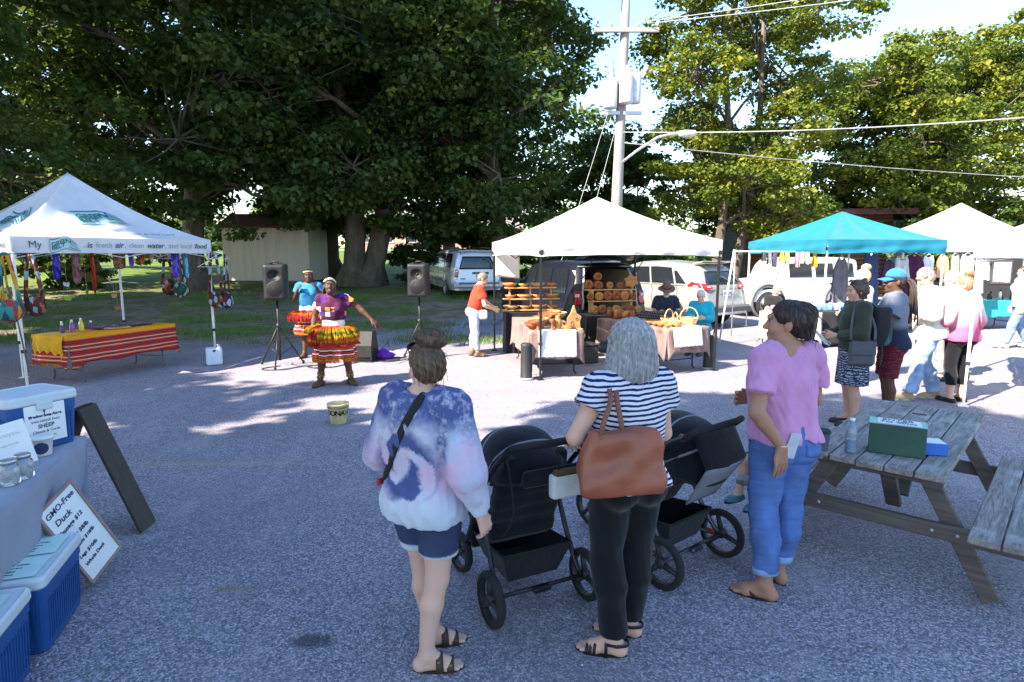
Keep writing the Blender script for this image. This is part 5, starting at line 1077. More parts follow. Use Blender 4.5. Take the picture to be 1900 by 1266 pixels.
def lean(over, ang, dz=0., piv=.93):
    """tip the upper body forward about the hips"""
    b = dict(BASE)
    for k in ('sh', 'el', 'wr'): a = b[k+'L']; b[k+'R'] = (-a[0], a[1], a[2])
    c, s_ = math.cos(R(ang)), math.sin(R(ang)); r = {}
    for k in ('wai', 'che', 'nek', 'hed', 'shL', 'shR', 'elL', 'elR', 'wrL', 'wrR'): x, y, z = b[k]; z -= piv; r[k] = (x, y*c+z*s_, z*c-y*s_+piv+dz)
    r['pel'] = (0, 0, .93+dz); r.update(over); return r
DKSK = dict(skin=(.085, .042, .027), skname='skin_deep')
DKHAIR = hair_mat('dark_hair', (.014, .010, .009), (.05, .035, .03)); BRHAIR = hair_mat('brunette_hair', (.035, .02, .014), (.10, .06, .04))
M('teal_clog', (.06, .17, .21), .6); M('pale_shoe', (.6, .58, .55), .7)
SOLE = M('pale_sole', (.5, .48, .44), .8); DKSOLE = M('dark_sole', (.03, .026, .024), .8)
def patchwork():
    t = NT('patchwork'); v = t.n('TexVoronoi', {'feature': 'F1', 'distance': 'CHEBYCHEV'}, Vector=t.obj, Scale=15., Randomness=.0).outputs['Color']; r = t.sep(v)[0]
    t.bsdf(t.ramp(r, [(0, (.055, .008, .03)), (.42, (.10, .02, .12)), (.55, (.05, .02, .2)), (.68, (.5, .2, .05)), (.76, (.6, .58, .55)), (.88, (.08, .015, .05))], 'CONSTANT'), .85, 0, .2, t.bump(t.noise(30, 3), .4, .006)); return t.m
def banded(name, cols, per=.11, fuzz=.03, mixn=.3, axis_=2):
    t = NT(name); z = t.sep()[axis_]; w_ = t.math('ADD', t.math('DIVIDE', z, per), t.math('MULTIPLY', t.noise(9, 3), fuzz*8)); f = t.math('FRACT', w_); n = len(cols); c = t.ramp(f, [(i/n, k) for i, k in enumerate(cols)], 'CONSTANT'); c = t.mix(t.math('MULTIPLY', t.map(t.noise(40, 4, .7), .5, .7), mixn), c, (.05, .02, .02)); t.bsdf(c, .9, 0, .15, t.bump(t.noise(70, 3, .6, t.vmap(scale=(1, 1, .12))), .8, .01)); return t.m
REDBAND = banded('red_striped_weave', [(.30, .02, .02), (.10, .01, .02), (.62, .55, .5), (.35, .03, .02), (.5, .12, .02), (.16, .02, .03), (.6, .5, .42), (.28, .02, .03)], .13)
FRINGE = banded('orange_fringe', [(.6, .16, .02), (.5, .06, .02), (.65, .25, .03), (.4, .05, .02)], .05, .08)
YELF = banded('yellow_green_raffia', [(.55, .30, .012), (.12, .14, .02), (.52, .24, .012), (.45, .12, .015)], .16, .1); ORF = banded('red_orange_raffia', [(.40, .025, .02), (.50, .13, .015), (.36, .03, .02), (.28, .018, .02)], .14, .1)
WHC = fabric('white_cotton', (.72, .72, .74), .05)
def raffia(o, c, r0, r1, z1, z0, a0, a1, n, mat, s, name='raffia_fringe', seed=1):
    q = random.Random(seed); m = MB()
    for i in range(n):
        a = a0+(a1-a0)*q.random(); zt = z1-.06*q.random(); rr_ = r0+(r1-r0)*q.uniform(.75, 1.1); zb = z0+(z1-z0)*.25*q.random(); w_ = q.uniform(.006, .013)
        P = [(c[0]+math.cos(a)*r0*.9*s, c[1]+math.sin(a)*r0*.72*s, zt*s), (c[0]+math.cos(a)*(r0*.45+rr_*.55)*s, c[1]+math.sin(a)*(r0*.45+rr_*.55)*.92*s, (zt-.01)*s), (c[0]+math.cos(a+.03)*rr_*s, c[1]+math.sin(a+.03)*rr_*.97*s, (zt*.45+zb*.55)*s), (c[0]+math.cos(a+.05)*rr_*1.0*s, c[1]+math.sin(a+.05)*rr_*.98*s, zb*s)]
        m.ribbon(P, [w_*.7, w_, w_, w_*.5], .003, (math.cos(a), math.sin(a), .3))
    ob = m.build(name, mat, o); ob['kind'] = 'stuff'; return ob
# ---- lead dancer
dz = -.10
o, J, s, T, Rm = person('smiling dancer in patchwork top and fringed orange and red skirt, arm swung out', (-2.62, 9.05), R(192), 1.69, up(dict(elL=(-.37, .02, 1.15), wrL=(-.55, .10, .975), elR=(.27, -.07, 1.02), wrR=(.30, .06, .80), knL=(-.17, .12, .46), anL=(-.215, .0, .085), knR=(.17, .12, .46), anR=(.215, .05, .085), hed=(.03, .05, 1.478)), dz), 1.08, True, res=MD, hres=.007, headrot=(8, -4, 4), ft=(28, -28), hands={'L': dict(n=(0, -.3, -1), curl=.25, spread=.2)}, **DKSK)
top(o, J, s, patchwork(), 1.06, .55, .022, .98, 21, .006, (.10, .10), MD, hemr=.16, name='patchwork_top', nz=-.015)
W = skirt(o, J, s, WHC, 1.02+.0, .84, .150, .165, 'waist_cloth', .01, 5, squash=.85)
skirt(o, J, s, REDBAND, .90, .43, .165, .31, 'striped_skirt', .09, 8, seed=2, squash=.98); skirt(o, J, s, ORF, .885, .60, .185, .335, 'overskirt', .12, 6, seed=3, squash=.95)
raffia(o, J['pel'], .20, .37, .885, .58, -.6, .95, 260, ORF, s, 'red_fringe', 3); raffia(o, J['pel'], .20, .36, .90, .66, .9, 3.7, 260, YELF, s, 'yellow_fringe', 4); raffia(o, J['pel'], .20, .40, .915, .78, -.75, .6, 140, YELF, s, 'yellow_fringe', 5); raffia(o, J['pel'], .30, .325, .46, .37, 0, 6.28, 520, FRINGE, s, 'hem_fringe', 6)
hr = hair(o, T, Rm, s, DKHAIR, 'short', .009, 3); m = MB(); q = random.Random(4)
for i in range(16):
    a = R(150)+R(240)*i/15 if i < 14 else R(100+40*i); x = math.cos(a)*.075; y = -.04+math.sin(a)*.05; k = q.uniform(.26, .36); m.tube([T((x*.8, y, .05)), T((x*1.15, y*1.2-.01, -.05)), T((x*1.2+.01, y*1.2, -.16)), T((x*1.2+.02*q.random(), y*1.1, -k))], [.010*s, .010*s, .009*s, .005*s], 5)
m.build('braids', DKHAIR, hr); MB().ribbon([T((math.cos(a)*.088, -.02+math.sin(a)*.103, .075-.02*math.cos(2*a))) for a in np.linspace(0, math.pi, 17)], .026*s, .004, [Rm @ Vector((math.cos(a), math.sin(a), .25)) for a in np.linspace(0, math.pi, 17)]).build('headband', M('pale_band', (.5, .5, .4), .7), hr)
MB().grid(lambda u, v: T(((u-.5)*.046, .0975-.018*abs(u-.5)**1.5*2, -.066-.010*v+.010*(2*(u-.5))**2)), 8, 3).build('teeth', TEETH, o, solid=.002)
GOLD = M('ankle_rattle', (.30, .17, .05), .6, bump=.6, bscale=60)
for L in 'LR':
    a, b = J['an'+L], J['kn'+L]; m = MB(); q = random.Random(5)
    for i in range(40): f = q.uniform(.10, .34); t_ = q.uniform(0, 6.28); p = a+(b-a)*f+np.array((math.cos(t_)*.048*s, math.sin(t_)*.048*s-.01, 0)); m.lathe([(0, -.012), (.011, -.006), (.012, .004), (0, .012)], 6, p)
    ob = m.build('ankle_rattles', GOLD, o); ob['kind'] = 'stuff'; shoe(o, J, s, L, R(28 if L == 'L' else -28), M('tan_shoe', (.10, .055, .025), .7), DKSOLE, 'sandal', .075)
# ---- second dancer
o, J, s, T, Rm = person('second dancer in blue blouse with white sash, standing behind the lead dancer', (-3.78, 11.55), R(194), 1.64, dict(elL=(-.27, .0, 1.13), wrL=(-.17, .14, 1.33), elR=(.27, -.02, 1.13), wrR=(.20, .13, 1.30), anL=(-.12, .0, .085), anR=(.13, .03, .085)), 1.05, True, res=MD, hres=.008, headrot=(6, 3, 2), ft=(20, -20), **DKSK)
top(o, J, s, fabric('blue_blouse', (.03, .22, .42), .25), 1.04, .5, .028, .98, 22, .008, (.12, .11), MD, hemr=.16, name='blouse', nz=-.02); skirt(o, J, s, WHC, 1.10, .78, .155, .215, 'white_sash', .05, 6); skirt(o, J, s, REDBAND, .95, .50, .165, .30, 'striped_skirt', .10, 8, seed=5); raffia(o, J['pel'], .20, .40, .93, .70, 0, 6.28, 440, ORF, s, 'red_fringe', 7); raffia(o, J['pel'], .28, .30, .54, .45, 0, 6.28, 320, FRINGE, s, 'hem_fringe', 8)
hr = hair(o, T, Rm, s, DKHAIR, 'long', .010, 4); MB().ribbon([T((math.cos(a)*.088, -.02+math.sin(a)*.103, .078)) for a in np.linspace(0, math.pi, 15)], .024*s, .004, [Rm @ Vector((math.cos(a), math.sin(a), .25)) for a in np.linspace(0, math.pi, 15)]).build('headband', M('gold_band', (.6, .48, .2), .6), hr)
for L in 'LR': shoe(o, J, s, L, R(20 if L == 'L' else -20), M('tan_shoe'), DKSOLE, 'sandal', .07)
# ---- woman in red at the wood-ware table
o, J, s, T, Rm = person('woman in red tee and pale jeans reaching over the wooden bowls', (-.72, 11.62), R(-78), 1.60, lean(dict(elL=(-.25, .22, 1.13), wrL=(-.14, .42, .98), elR=(.25, .18, 1.05), wrR=(.12, .40, .95), anR=(.10, .06, .085)), 15), 1.02, True, (.58, .36, .26), 'skin_rosy', MD, .009, {}, (-32, 0, 0), False, (0, 0))
top(o, J, s, fabric('red_cotton', (.55, .045, .02), .3), 1.04, .6, .025, .96, 23, .007, (.075, .075), MD, hemr=.17, name='red_tee'); pants(o, J, s, denim('washed_denim', (.42, .52, .62)), 1.02, 1.85, .012, 24, .006, MD, 'jeans')
for L in 'LR': shoe(o, J, s, L, 0, M('brown_boot', (.12, .07, .045), .7), DKSOLE, 'boot', .15)
hair(o, T, Rm, s, hair_mat('salt_brown_hair', (.10, .07, .05), (.25, .2, .16)), 'short', .010, 6); MB().box((.20*s, .16*s, .86*s), (.07, .16, .17), (0, 0, .2), .03).build('hip_pouch', WHC, o)
# ---- woman in the olive cardigan
OLV = fabric('olive_knit', (.035, .042, .028), .2)
o, J, s, T, Rm = person('woman in olive cardigan and patterned skirt with grey shoulder bag, reading papers', (3.83, 6.86), R(82), 1.64, dict(elL=(-.245, .02, 1.10), wrL=(-.10, .25, 1.07), elR=(.245, .03, 1.10), wrR=(.08, .26, 1.07)), 1.16, True, (.50, .29, .21), 'skin_olive', MD*.85, .008, {}, (-4, 0, 4), False, (0, 0))
TOPO, SO = top(o, J, s, OLV, 1.16, 1.9, .030, .86, 25, .008, (.08, .085), MD*.85, hemr=.20, name='cardigan')
def pattern(name, a, b, sc):
    t = NT(name); w_ = t.n('TexVoronoi', {'feature': 'DISTANCE_TO_EDGE'}, Vector=t.obj, Scale=sc).outputs[0]; w2 = t.n('TexWave', {'wave_type': 'RINGS'}, Vector=t.obj, Scale=sc*.7, Distortion=9., Detail=3.).outputs[1]; t.bsdf(t.mix(t.math('MULTIPLY', t.map(w2, .45, .55), t.map(w_, .03, .09)), a, b), .9, 0, .2); return t.m
skirt(o, J, s, pattern('navy_paisley', (.02, .025, .06), (.28, .31, .36), 16), .98, .50, .185, .215, 'patterned_skirt', .02, 7)
hair(o, T, Rm, s, BRHAIR, 'curly', .008, 7); g_ = MB()
for q in (-1, 1): g_.lathe([(0, 0), (.026*s, .002), (.027*s, -.003)], 14, T((q*.033, .055, .115)), Rm @ Vector((0, .6, .8)))
g_.ribbon([T((.08*q, .05-.09*f, .10-.03*f)) for q, f in ((-1, 1), (-1, 0), (0, -.1), (1, 0), (1, 1))], .012*s, .003, (0, 0, 1)).build('sunglasses', M('dark_lens'), o)
for L in 'LR': shoe(o, J, s, L, 0, M('black_leather'), DKSOLE, 'shoe', .06)
Mo = Matrix.Translation((3.83, 6.86, 0)) @ Matrix.Rotation(R(82), 4, 'Z')
BAGG = M('grey_leather', (.06, .065, .08), .6, bump=.2)
b = thing('shoulder_bag', 'grey leather shoulder bag hanging at the hip of the olive cardigan', 'bag', Mo @ Vector((-.275*s, .02, .70)), R(82)); MB().box((0, 0, .16), (.07, .27, .28), None, .035).build('pouch', BAGG, b); MB().box((-.04, 0, .22), (.012, .25, .15), None, .005).build('flap', BAGG, b)
MB().ribbon(smooth([(0, .12, .3), (.06, .10, .5), (.13, .05, .66), (.20, 0, .70), (.16, -.08, .64), (.08, -.14, .45), (0, -.12, .3)]), .03, .004, [Vector((-1, 0, .3))]*19).build('strap', BAGG, b)
b = thing('backpack', 'black and teal backpack on the back of the olive cardigan', 'backpack', Mo @ Vector((.02, -.245*s, .93)), R(82)); PK = fabric('black_nylon', (.02, .022, .025), .2); TL = fabric('teal_nylon', (.015, .14, .15), .15)
S = SDF(); S.box((0, 0, .21), (.11, .045, .17), .045); S.box((0, -.07, .14), (.085, .02, .09), .03, None, .02); S.noise = folds(3, .006); link('pack', S.mesh('pack', PK, .011), b); S = SDF(); S.box((0, -.035, .21), (.118, .012, .175), .035); link('side_panel', S.mesh('side_panel', TL, .011), b)
for x in (-.08, .08): MB().ribbon(smooth([(x, .05, .40), (x, .12, .46), (x, .2, .44)]), .05, .01, (0, 0, 1)).build('strap', TL, b)
MB().ribbon([(-.09, -.02, .05), (-.10, -.03, -.1), (-.09, -.02, -.22)], .02, .004, (0, 1, 0)).build('loose_strap', TL, b)
pp_ = Mo @ Vector((0, .37*s, 1.03*s)); b = tag(MB().box((0, 0, 0), (.16, .004, .22), (R(-40), 0, R(82))).box((.01, 0, .006), (.15, .004, .21), (R(-48), 0, R(80))).build('paper', M('paper', (.78, .78, .78), .8, var=.03), None, pp_), 'white folded papers held by the woman in olive', 'papers')
# ---- man in the blue cap
o, J, s, T, Rm = person('man in blue cap and grey tee with long locs, arms crossed', (4.36, 7.05), R(70), 1.74, dict(elL=(-.25, .10, 1.13), wrL=(.06, .235, 1.17), elR=(.25, .11, 1.12), wrR=(-.06, .25, 1.13)), 1.02, False, (.10, .052, .033), 'skin_brown', MD*.85, .008, {'L': dict(d=(1, .15, .1), n=(0, -1, 0)), 'R': dict(d=(-1, .1, .1), n=(0, -1, 0))}, (-2, 0, 8), False, (0, 0))
def sunlit_tee():
    t = NT('sunlit_navy_tee'); z = t.sep()[2]; t.bsdf(t.mix(t.map(t.math('ADD', z, t.math('MULTIPLY', t.noise(8, 3), .06)), 1.10, 1.17), (.022, .03, .06), (.17, .19, .25)), .9, 0, .2, t.bump(t.noise(14, 3, .6, t.vmap(scale=(1, 1, .4))), .5, .01)); return t.m  # sunlight on the upper tee painted in as a lighter grey
top(o, J, s, sunlit_tee(), 1.06, .7, .035, .84, 26, .009, (.078, .078), MD*.85, False, 'tee_shirt', hemr=.19); pants(o, J, s, pattern('maroon_print', (.10, .012, .02), (.17, .03, .04), 14), 1.0, .95, .035, 27, .007, MD, 'shorts')
hr = hair(o, T, Rm, s, DKHAIR, 'man', .010, 8); m = MB(); q = random.Random(9)
for i in range(34):
    x = q.uniform(-.05, .05); k = q.uniform(.28, .50); y0 = -.10-q.uniform(0, .05); m.tube(smooth([T((x*.5, -.08, .03)), T((x*.8, y0-.03, .0+q.uniform(-.02, .02))), T((x*1.3, y0-.06, -.12)), T((x*1.7, y0-.06+q.uniform(-.02, .03), -k))]), .0085*s, 5)
m.build('locs', hair_mat('loc_hair', (.02, .013, .010), (.09, .06, .05)), hr)
CAP = fabric('blue_twill', (.03, .16, .62), .1); S = SDF(); S.ell(T((0, -.012, .055)), np.array((.088, .104, .092))*s, Rm); S.plane(T((0, 0, .045)), Rm @ Vector((0, .12, -1))); cp = thing('cap', 'bright blue baseball cap on the man with locs', 'cap', (4.36, 7.05, 0), R(70)); ob = link('crown', S.mesh('crown', CAP, .008), cp)
MB().grid(lambda u, v: T(((u-.5)*.155*(1-.25*v*v), .07+.105*v*(1-.9*(u-.5)**2)-.16*(u-.5)**2, .050-.02*v-.10*(u-.5)**2)), 10, 6).build('brim', CAP, cp, solid=.006); MB().lathe([(.011, 0), (.009, .005), (0, .008)], 10, T((0, -.012, .146)), Rm @ Vector((0, 0, 1))).build('button', CAP, cp)
g_ = MB().box(T((0, .098, .008)), (.13*s, .012, .036*s), Rm, .005).tube([T((-.062, .09, .012)), T((-.082, 0, .012))], .0025, 4).tube([T((.062, .09, .012)), T((.082, 0, .012))], .0025, 4).build('sunglasses', M('dark_lens'), o)
for L in 'LR': shoe(o, J, s, L, 0, M('grey_sneaker', (.12, .12, .13), .7), SOLE, 'sneaker', .09)
Mo = Matrix.Translation((4.36, 7.05, 0)) @ Matrix.Rotation(R(70), 4, 'Z'); S = SDF(); S.ell((0, 0, 0), (.09, .06, .065)); S.noise = folds(6, .01, (30, 30, 30)); b = tag(link('bag', S.mesh('bag', M('white_plastic', (.75, .75, .75), .4, var=.05), .01), None, Mo @ Vector((-.17*s, .235*s, 1.20*s))), 'crumpled white plastic bag tucked in crossed arms', 'bag')
# ---- man in the cream shirt
o, J, s, T, Rm = person('grey-haired man in cream shirt and faded jeans looking down at his hands', (5.48, 8.1), R(78), 1.75, lean(dict(elL=(-.26, .06, 1.12), wrL=(-.10, .33, 1.06), elR=(.26, .06, 1.12), wrR=(.10, .32, 1.04), anL=(-.10, .20, .085), knL=(-.10, .13, .48), anR=(.10, -.18, .085), knR=(.10, -.02, .47)), 6), 1.05, False, (.55, .33, .24), 'skin_rosy', MD*.85, .008, {}, (-28, 0, 6), False, (0, 0))
top(o, J, s, fabric('cream_cotton', (.68, .64, .55), .05), 1.06, 1.35, .045, .80, 28, .010, (.075, .08), MD*.85, False, 'cream_shirt', hemr=.22); pants(o, J, s, denim('faded_denim', (.24, .34, .52)), 1.02, 1.95, .028, 29, .009, MD*.85, 'jeans', hem=.085)
for L in 'LR': shoe(o, J, s, L, 0, M('tan_suede', (.36, .25, .14), .85), M('tan_sole', (.45, .36, .25), .8), 'shoe', .10)
hair(o, T, Rm, s, hair_mat('grey_brown_hair', (.12, .10, .09), (.36, .33, .31)), 'man', .009, 9); MB().tube([T((-.08, 0, .012)), T((-.062, .088, .010)), T((-.012, .098, .008)), T((.012, .098, .008)), T((.062, .088, .010)), T((.08, 0, .012))], .0028, 5).build('glasses', EYED, o)
# ---- woman in the pink ombre top
def ombre():
    t = NT('pink_ombre'); z = t.sep()[2]; f = t.map(t.math('ADD', z, t.math('MULTIPLY', t.noise(6, 3), .08)), 1.02, 1.28); t.bsdf(t.mix(f, (.52, .10, .22), (.74, .66, .68)), .85, 0, .2, t.bump(t.noise(13, 3, .6, t.vmap(scale=(1, 1, .4))), .6, .012)); return t.m
o, J, s, T, Rm = person('woman in pink ombre long-sleeved top and black leggings with auburn bun', (5.82, 7.98), R(14), 1.64, dict(elL=(-.31, -.06, 1.13), wrL=(-.20, .14, .98), elR=(.30, -.02, 1.12), wrR=(.29, .06, .88)), 1.25, True, (.58, .37, .28), 'skin_rosy', MD*.85, .008, {}, (-2, 0, 40), False, (0, 0))
top(o, J, s, ombre(), 1.25, 1.92, .022, .84, 30, .008, (.085, .085), MD*.85, hemr=.215, name='ombre_top'); pants(o, J, s, fabric('black_cotton'), 1.24, 1.62, .008, 31, .003, MD*.85, 'leggings', hem=.062)
hair(o, T, Rm, s, hair_mat('auburn_hair', (.16, .07, .035), (.42, .25, .14)), 'bun', .009, 10)
for L in 'LR': shoe(o, J, s, L, 0, M('black_leather'), DKSOLE, 'shoe', .06)
# ---- people further back
def simple(label, loc, yaw, h, over, bw, fem, sk, skn, topm, botm, hairm, kind, sleeve=.6, hr=(0, 0, 0), length=1.9, sh='black_leather', hem=.86):
    o, J, s, T, Rm = person(label, loc, R(yaw), h, over, bw, fem, sk, skn, .014, .010, {}, hr, False, (0, 0)); top(o, J, s, topm, bw, sleeve, .028, hem, len(label), .008, (.078, .078), .014, fem); pants(o, J, s, botm, bw, length, .02, len(label)+1, .006, .014)
    if hairm: hair(o, T, Rm, s, hairm, kind, .011, len(label))
    for L in 'LR': shoe(o, J, s, L, 0, M(sh), DKSOLE, 'shoe', .08)
    return o, J, s, T, Rm
FAIR = ((.60, .40, .31), 'skin_fair')
simple('blonde woman in pale top behind the man in the blue cap', (5.25, 9.3), 80, 1.70, dict(elL=(-.24, .04, 1.11), wrL=(-.12, .24, 1.05)), 1., True, *FAIR, fabric('pale_knit', (.60, .60, .52), .08), denim('mid_denim', (.12, .18, .32)), hair_mat('blonde_hair', (.42, .30, .15), (.68, .54, .32)), 'bun')
simple('grey-haired woman in white blouse behind the cream-shirted man', (6.62, 9.35), 20, 1.68, None, 1.08, True, *FAIR, fabric('white_blouse', (.74, .74, .75), .04), fabric('grey_trouser', (.2, .2, .21), .1), bpy.data.materials['grey_hair'], 'short', .8)
simple('dark-haired shopper in light blue top and jeans walking at the far tables', (10.45, 12.7), 75, 1.68, dict(anL=(-.1, .26, .085), knL=(-.1, .17, .49), anR=(.1, -.24, .10), knR=(.1, -.03, .47)), 1.12, True, *FAIR, fabric('light_blue_cotton', (.32, .45, .66), .08), denim('mid_denim2', (.14, .21, .36)), BRHAIR, 'short', 1.4, length=1.95, sh='pale_shoe')
SIT = dict(pel=(0, 0, .52), wai=(0, .02, .67), che=(0, .04, .86), nek=(0, .03, 1.02), hed=(0, .08, 1.165), shL=(-.165, .02, .975), shR=(.165, .02, .975), elL=(-.23, .08, .72), elR=(.23, .08, .72), wrL=(-.13, .30, .74), wrR=(.13, .30, .74), hipL=(-.09, .04, .50), hipR=(.09, .04, .50), knL=(-.11, .46, .50), knR=(.11, .46, .50), anL=(-.11, .44, .085), anR=(.11, .44, .085))
o, J, s, T, Rm = simple('bearded man in brown hat and navy shirt seated behind the tables', (3.17, 12.75), 168, 1.74, SIT, 1.15, False, (.50, .29, .21), 'skin_olive', fabric('navy_cotton', (.02, .025, .055), .2), denim('dark_jean', (.04, .06, .11)), None, None, .7, (-24, 0, 0), hem=.48)
S = SDF(); S.ell(T((0, .055, -.085)), np.array((.058, .055, .06))*s, Rm); S.cut(T((0, .09, -.03)), np.array((.05, .06, .045))*s, Rm); S.noise = folds(4, .003, (90, 90, 40)); link('beard', S.mesh('beard', hair_mat('white_beard', (.4, .38, .36), (.7, .68, .66)), .009), o)
hat = thing('hat', 'floppy brown brimmed hat on the seated bearded man', 'hat', o.location, o.rotation_euler[2]); HM = fabric('hat_felt', (.16, .09, .075), .25); S = SDF(); S.ell(T((0, -.01, .085)), np.array((.088, .10, .095))*s, Rm); S.plane(T((0, 0, .06)), Rm @ Vector((0, 0, -1))); link('crown', S.mesh('crown', HM, .010), hat)
MB().grid(lambda u, v: T(((.07+.10*v)*math.cos(2*math.pi*u), -.01+(.08+.10*v)*math.sin(2*math.pi*u), .062-.03*v+.012*math.sin(4*math.pi*u)*v)), 28, 4).build('brim', HM, hat, solid=.006); MB().tube([T((.089*math.cos(a), -.01+.10*math.sin(a), .072)) for a in np.linspace(0, 6.28, 20)], .010*s, 6).build('band', M('dark_band', (.05, .03, .025), .8), hat)
simple('woman in turquoise hooded sweatshirt seated at the wood-ware table', (3.72, 12.15), 150, 1.62, SIT, 1.15, True, *FAIR, fabric('turquoise_fleece', (.01, .36, .48), .1), denim('mid_denim3', (.12, .18, .32)), hair_mat('white_grey_hair', (.35, .33, .33), (.65, .63, .63)), 'short', 1.9, (-14, 0, 12), hem=.45)
simple('bald man in dark shirt bent behind the heaped clothing table', (5.62, 13.3), 200, 1.72, SIT, 1., False, (.45, .27, .2), 'skin_olive', fabric('black_tee', (.015, .015, .018), .2), denim('dark_jean2', (.04, .06, .11)), None, None, .6, (-30, 0, 0), hem=.48)
# ---- child on the picnic bench, mostly hidden by the woman in pink
CH = {k: v for k, v in SIT.items()}
o, J, s, T, Rm = simple('small child in blue clogs sitting on the picnic bench behind the woman in pink', (1.84, 4.10, .245), 118, 1.02, {**CH, 'anL': (-.11, .47, .09), 'anR': (.11, .52, .12)}, 1.05, False, *FAIR, fabric('child_tee', (.2, .3, .45), .1), fabric('child_shorts', (.05, .06, .09), .1), hair_mat('child_hair', (.2, .12, .06), (.4, .28, .16)), 'short', .6, (0, 0, 0), .8, 'teal_clog', .48)
# ---------------------------------------------------------------- left vendor: table, coolers, signs
def frame(c, ax, ay):
    ax = Vector(ax).normalized(); ay = Vector(ay); ay = (ay-ax*ay.dot(ax)).normalized(); az = ax.cross(ay); m = Matrix((ax, ay, az)).transposed().to_4x4(); m.translation = Vector(c); return m
def folding_legs(o, xs, w_, h, mat, name='leg'):
    for x in xs:
        for s_ in (-1, 1): MB().tube([(x, s_*w_*.42, h), (x, s_*w_*.42, .05), (x, s_*w_*.47, .012)], .013, 6).build(name, mat, o)
        MB().tube([(x, -w_*.42, .18), (x, w_*.42, .18)], .010, 6).build('leg_brace', mat, o)
def cloth(L, W, h, drop, seed=1, n=96, amp=.018, fl=.06, corner=.0, sides=(1, 1, 1, 1)):
    """draped table cloth: flat top and hanging skirt with folds; drop may vary by side (+x,+y,-x,-y)"""
    q = random.Random(seed); ph = [q.uniform(0, 6) for _ in range(4)]; m = MB(); hx, hy = L/2+.006, W/2+.006
    m.grid(lambda u, v: ((u-.5)*2*hx, (v-.5)*2*hy, h+.004+.002*math.sin(u*17+v*9)), 24, 10)
    P = []
    for a, b, k in (((hx, -hy), (hx, hy), 0), ((hx, hy), (-hx, hy), 1), ((-hx, hy), (-hx, -hy), 2), ((-hx, -hy), (hx, -hy), 3)):
        if sides[k] <= 0: continue
        ln = math.hypot(b[0]-a[0], b[1]-a[1]); nx_, ny_ = (b[1]-a[1])/ln, -(b[0]-a[0])/ln
        def f(u, v, a=a, b=b, k=k, nx_=nx_, ny_=ny_, ln=ln):
            d = v*drop*sides[k]; w_ = amp*v*(math.sin(u*ln*11+ph[k])+.6*math.sin(u*ln*23+ph[k]*2))+fl*v*v; e = corner*v*max(0, abs(u-.5)*2-.8)*5; x = a[0]+(b[0]-a[0])*u+nx_*w_; y = a[1]+(b[1]-a[1])*u+ny_*w_; return (x, y, h+.004-d-e*.12+.012*v*math.sin(u*ln*7+ph[k]))
        m.grid(f, max(12, int(ln*26)), 10)
    return m
u_ = Vector((.337, -.942, 0)); F_ = Vector((-2.80, 3.93, 0)); nrm = Vector((.942, .337, 0)); ctr = F_+u_*.95-nrm*.38
BLUEC = fabric('grey_blue_cloth', (.27, .29, .37), .08, 300, .3)
tb = thing('folding_table', 'folding table under the grey-blue cloth with cheese cooler', 'table', (ctr.x, ctr.y, 0), math.atan2(u_.y, u_.x))
MB().box((0, 0, .715), (1.88, .74, .04), None, .01).build('table_top', M('table_plastic', (.6, .6, .58), .6), tb); folding_legs(tb, (-.75, .75), .74, .70, BLK)
tc = tag(cloth(1.9, .76, .738, .66, 3, amp=.022, fl=-.10).build('tablecloth', BLUEC, None, (ctr.x, ctr.y, 0), (0, 0, math.atan2(u_.y, u_.x)), solid=.003), 'grey-blue cloth draped over the cheese vendor table', 'tablecloth')
CB = M('cooler_blue', (.014, .075, .26), .45, var=.12, bump=.05); CL = M('cooler_lid', (.55, .60, .64), .5, var=.06); PAPER = M('paper'); PALEP = M('mint_paper', (.55, .72, .68), .7, var=.05); NAVYINK = M('navy_ink', (.02, .03, .10), .6)
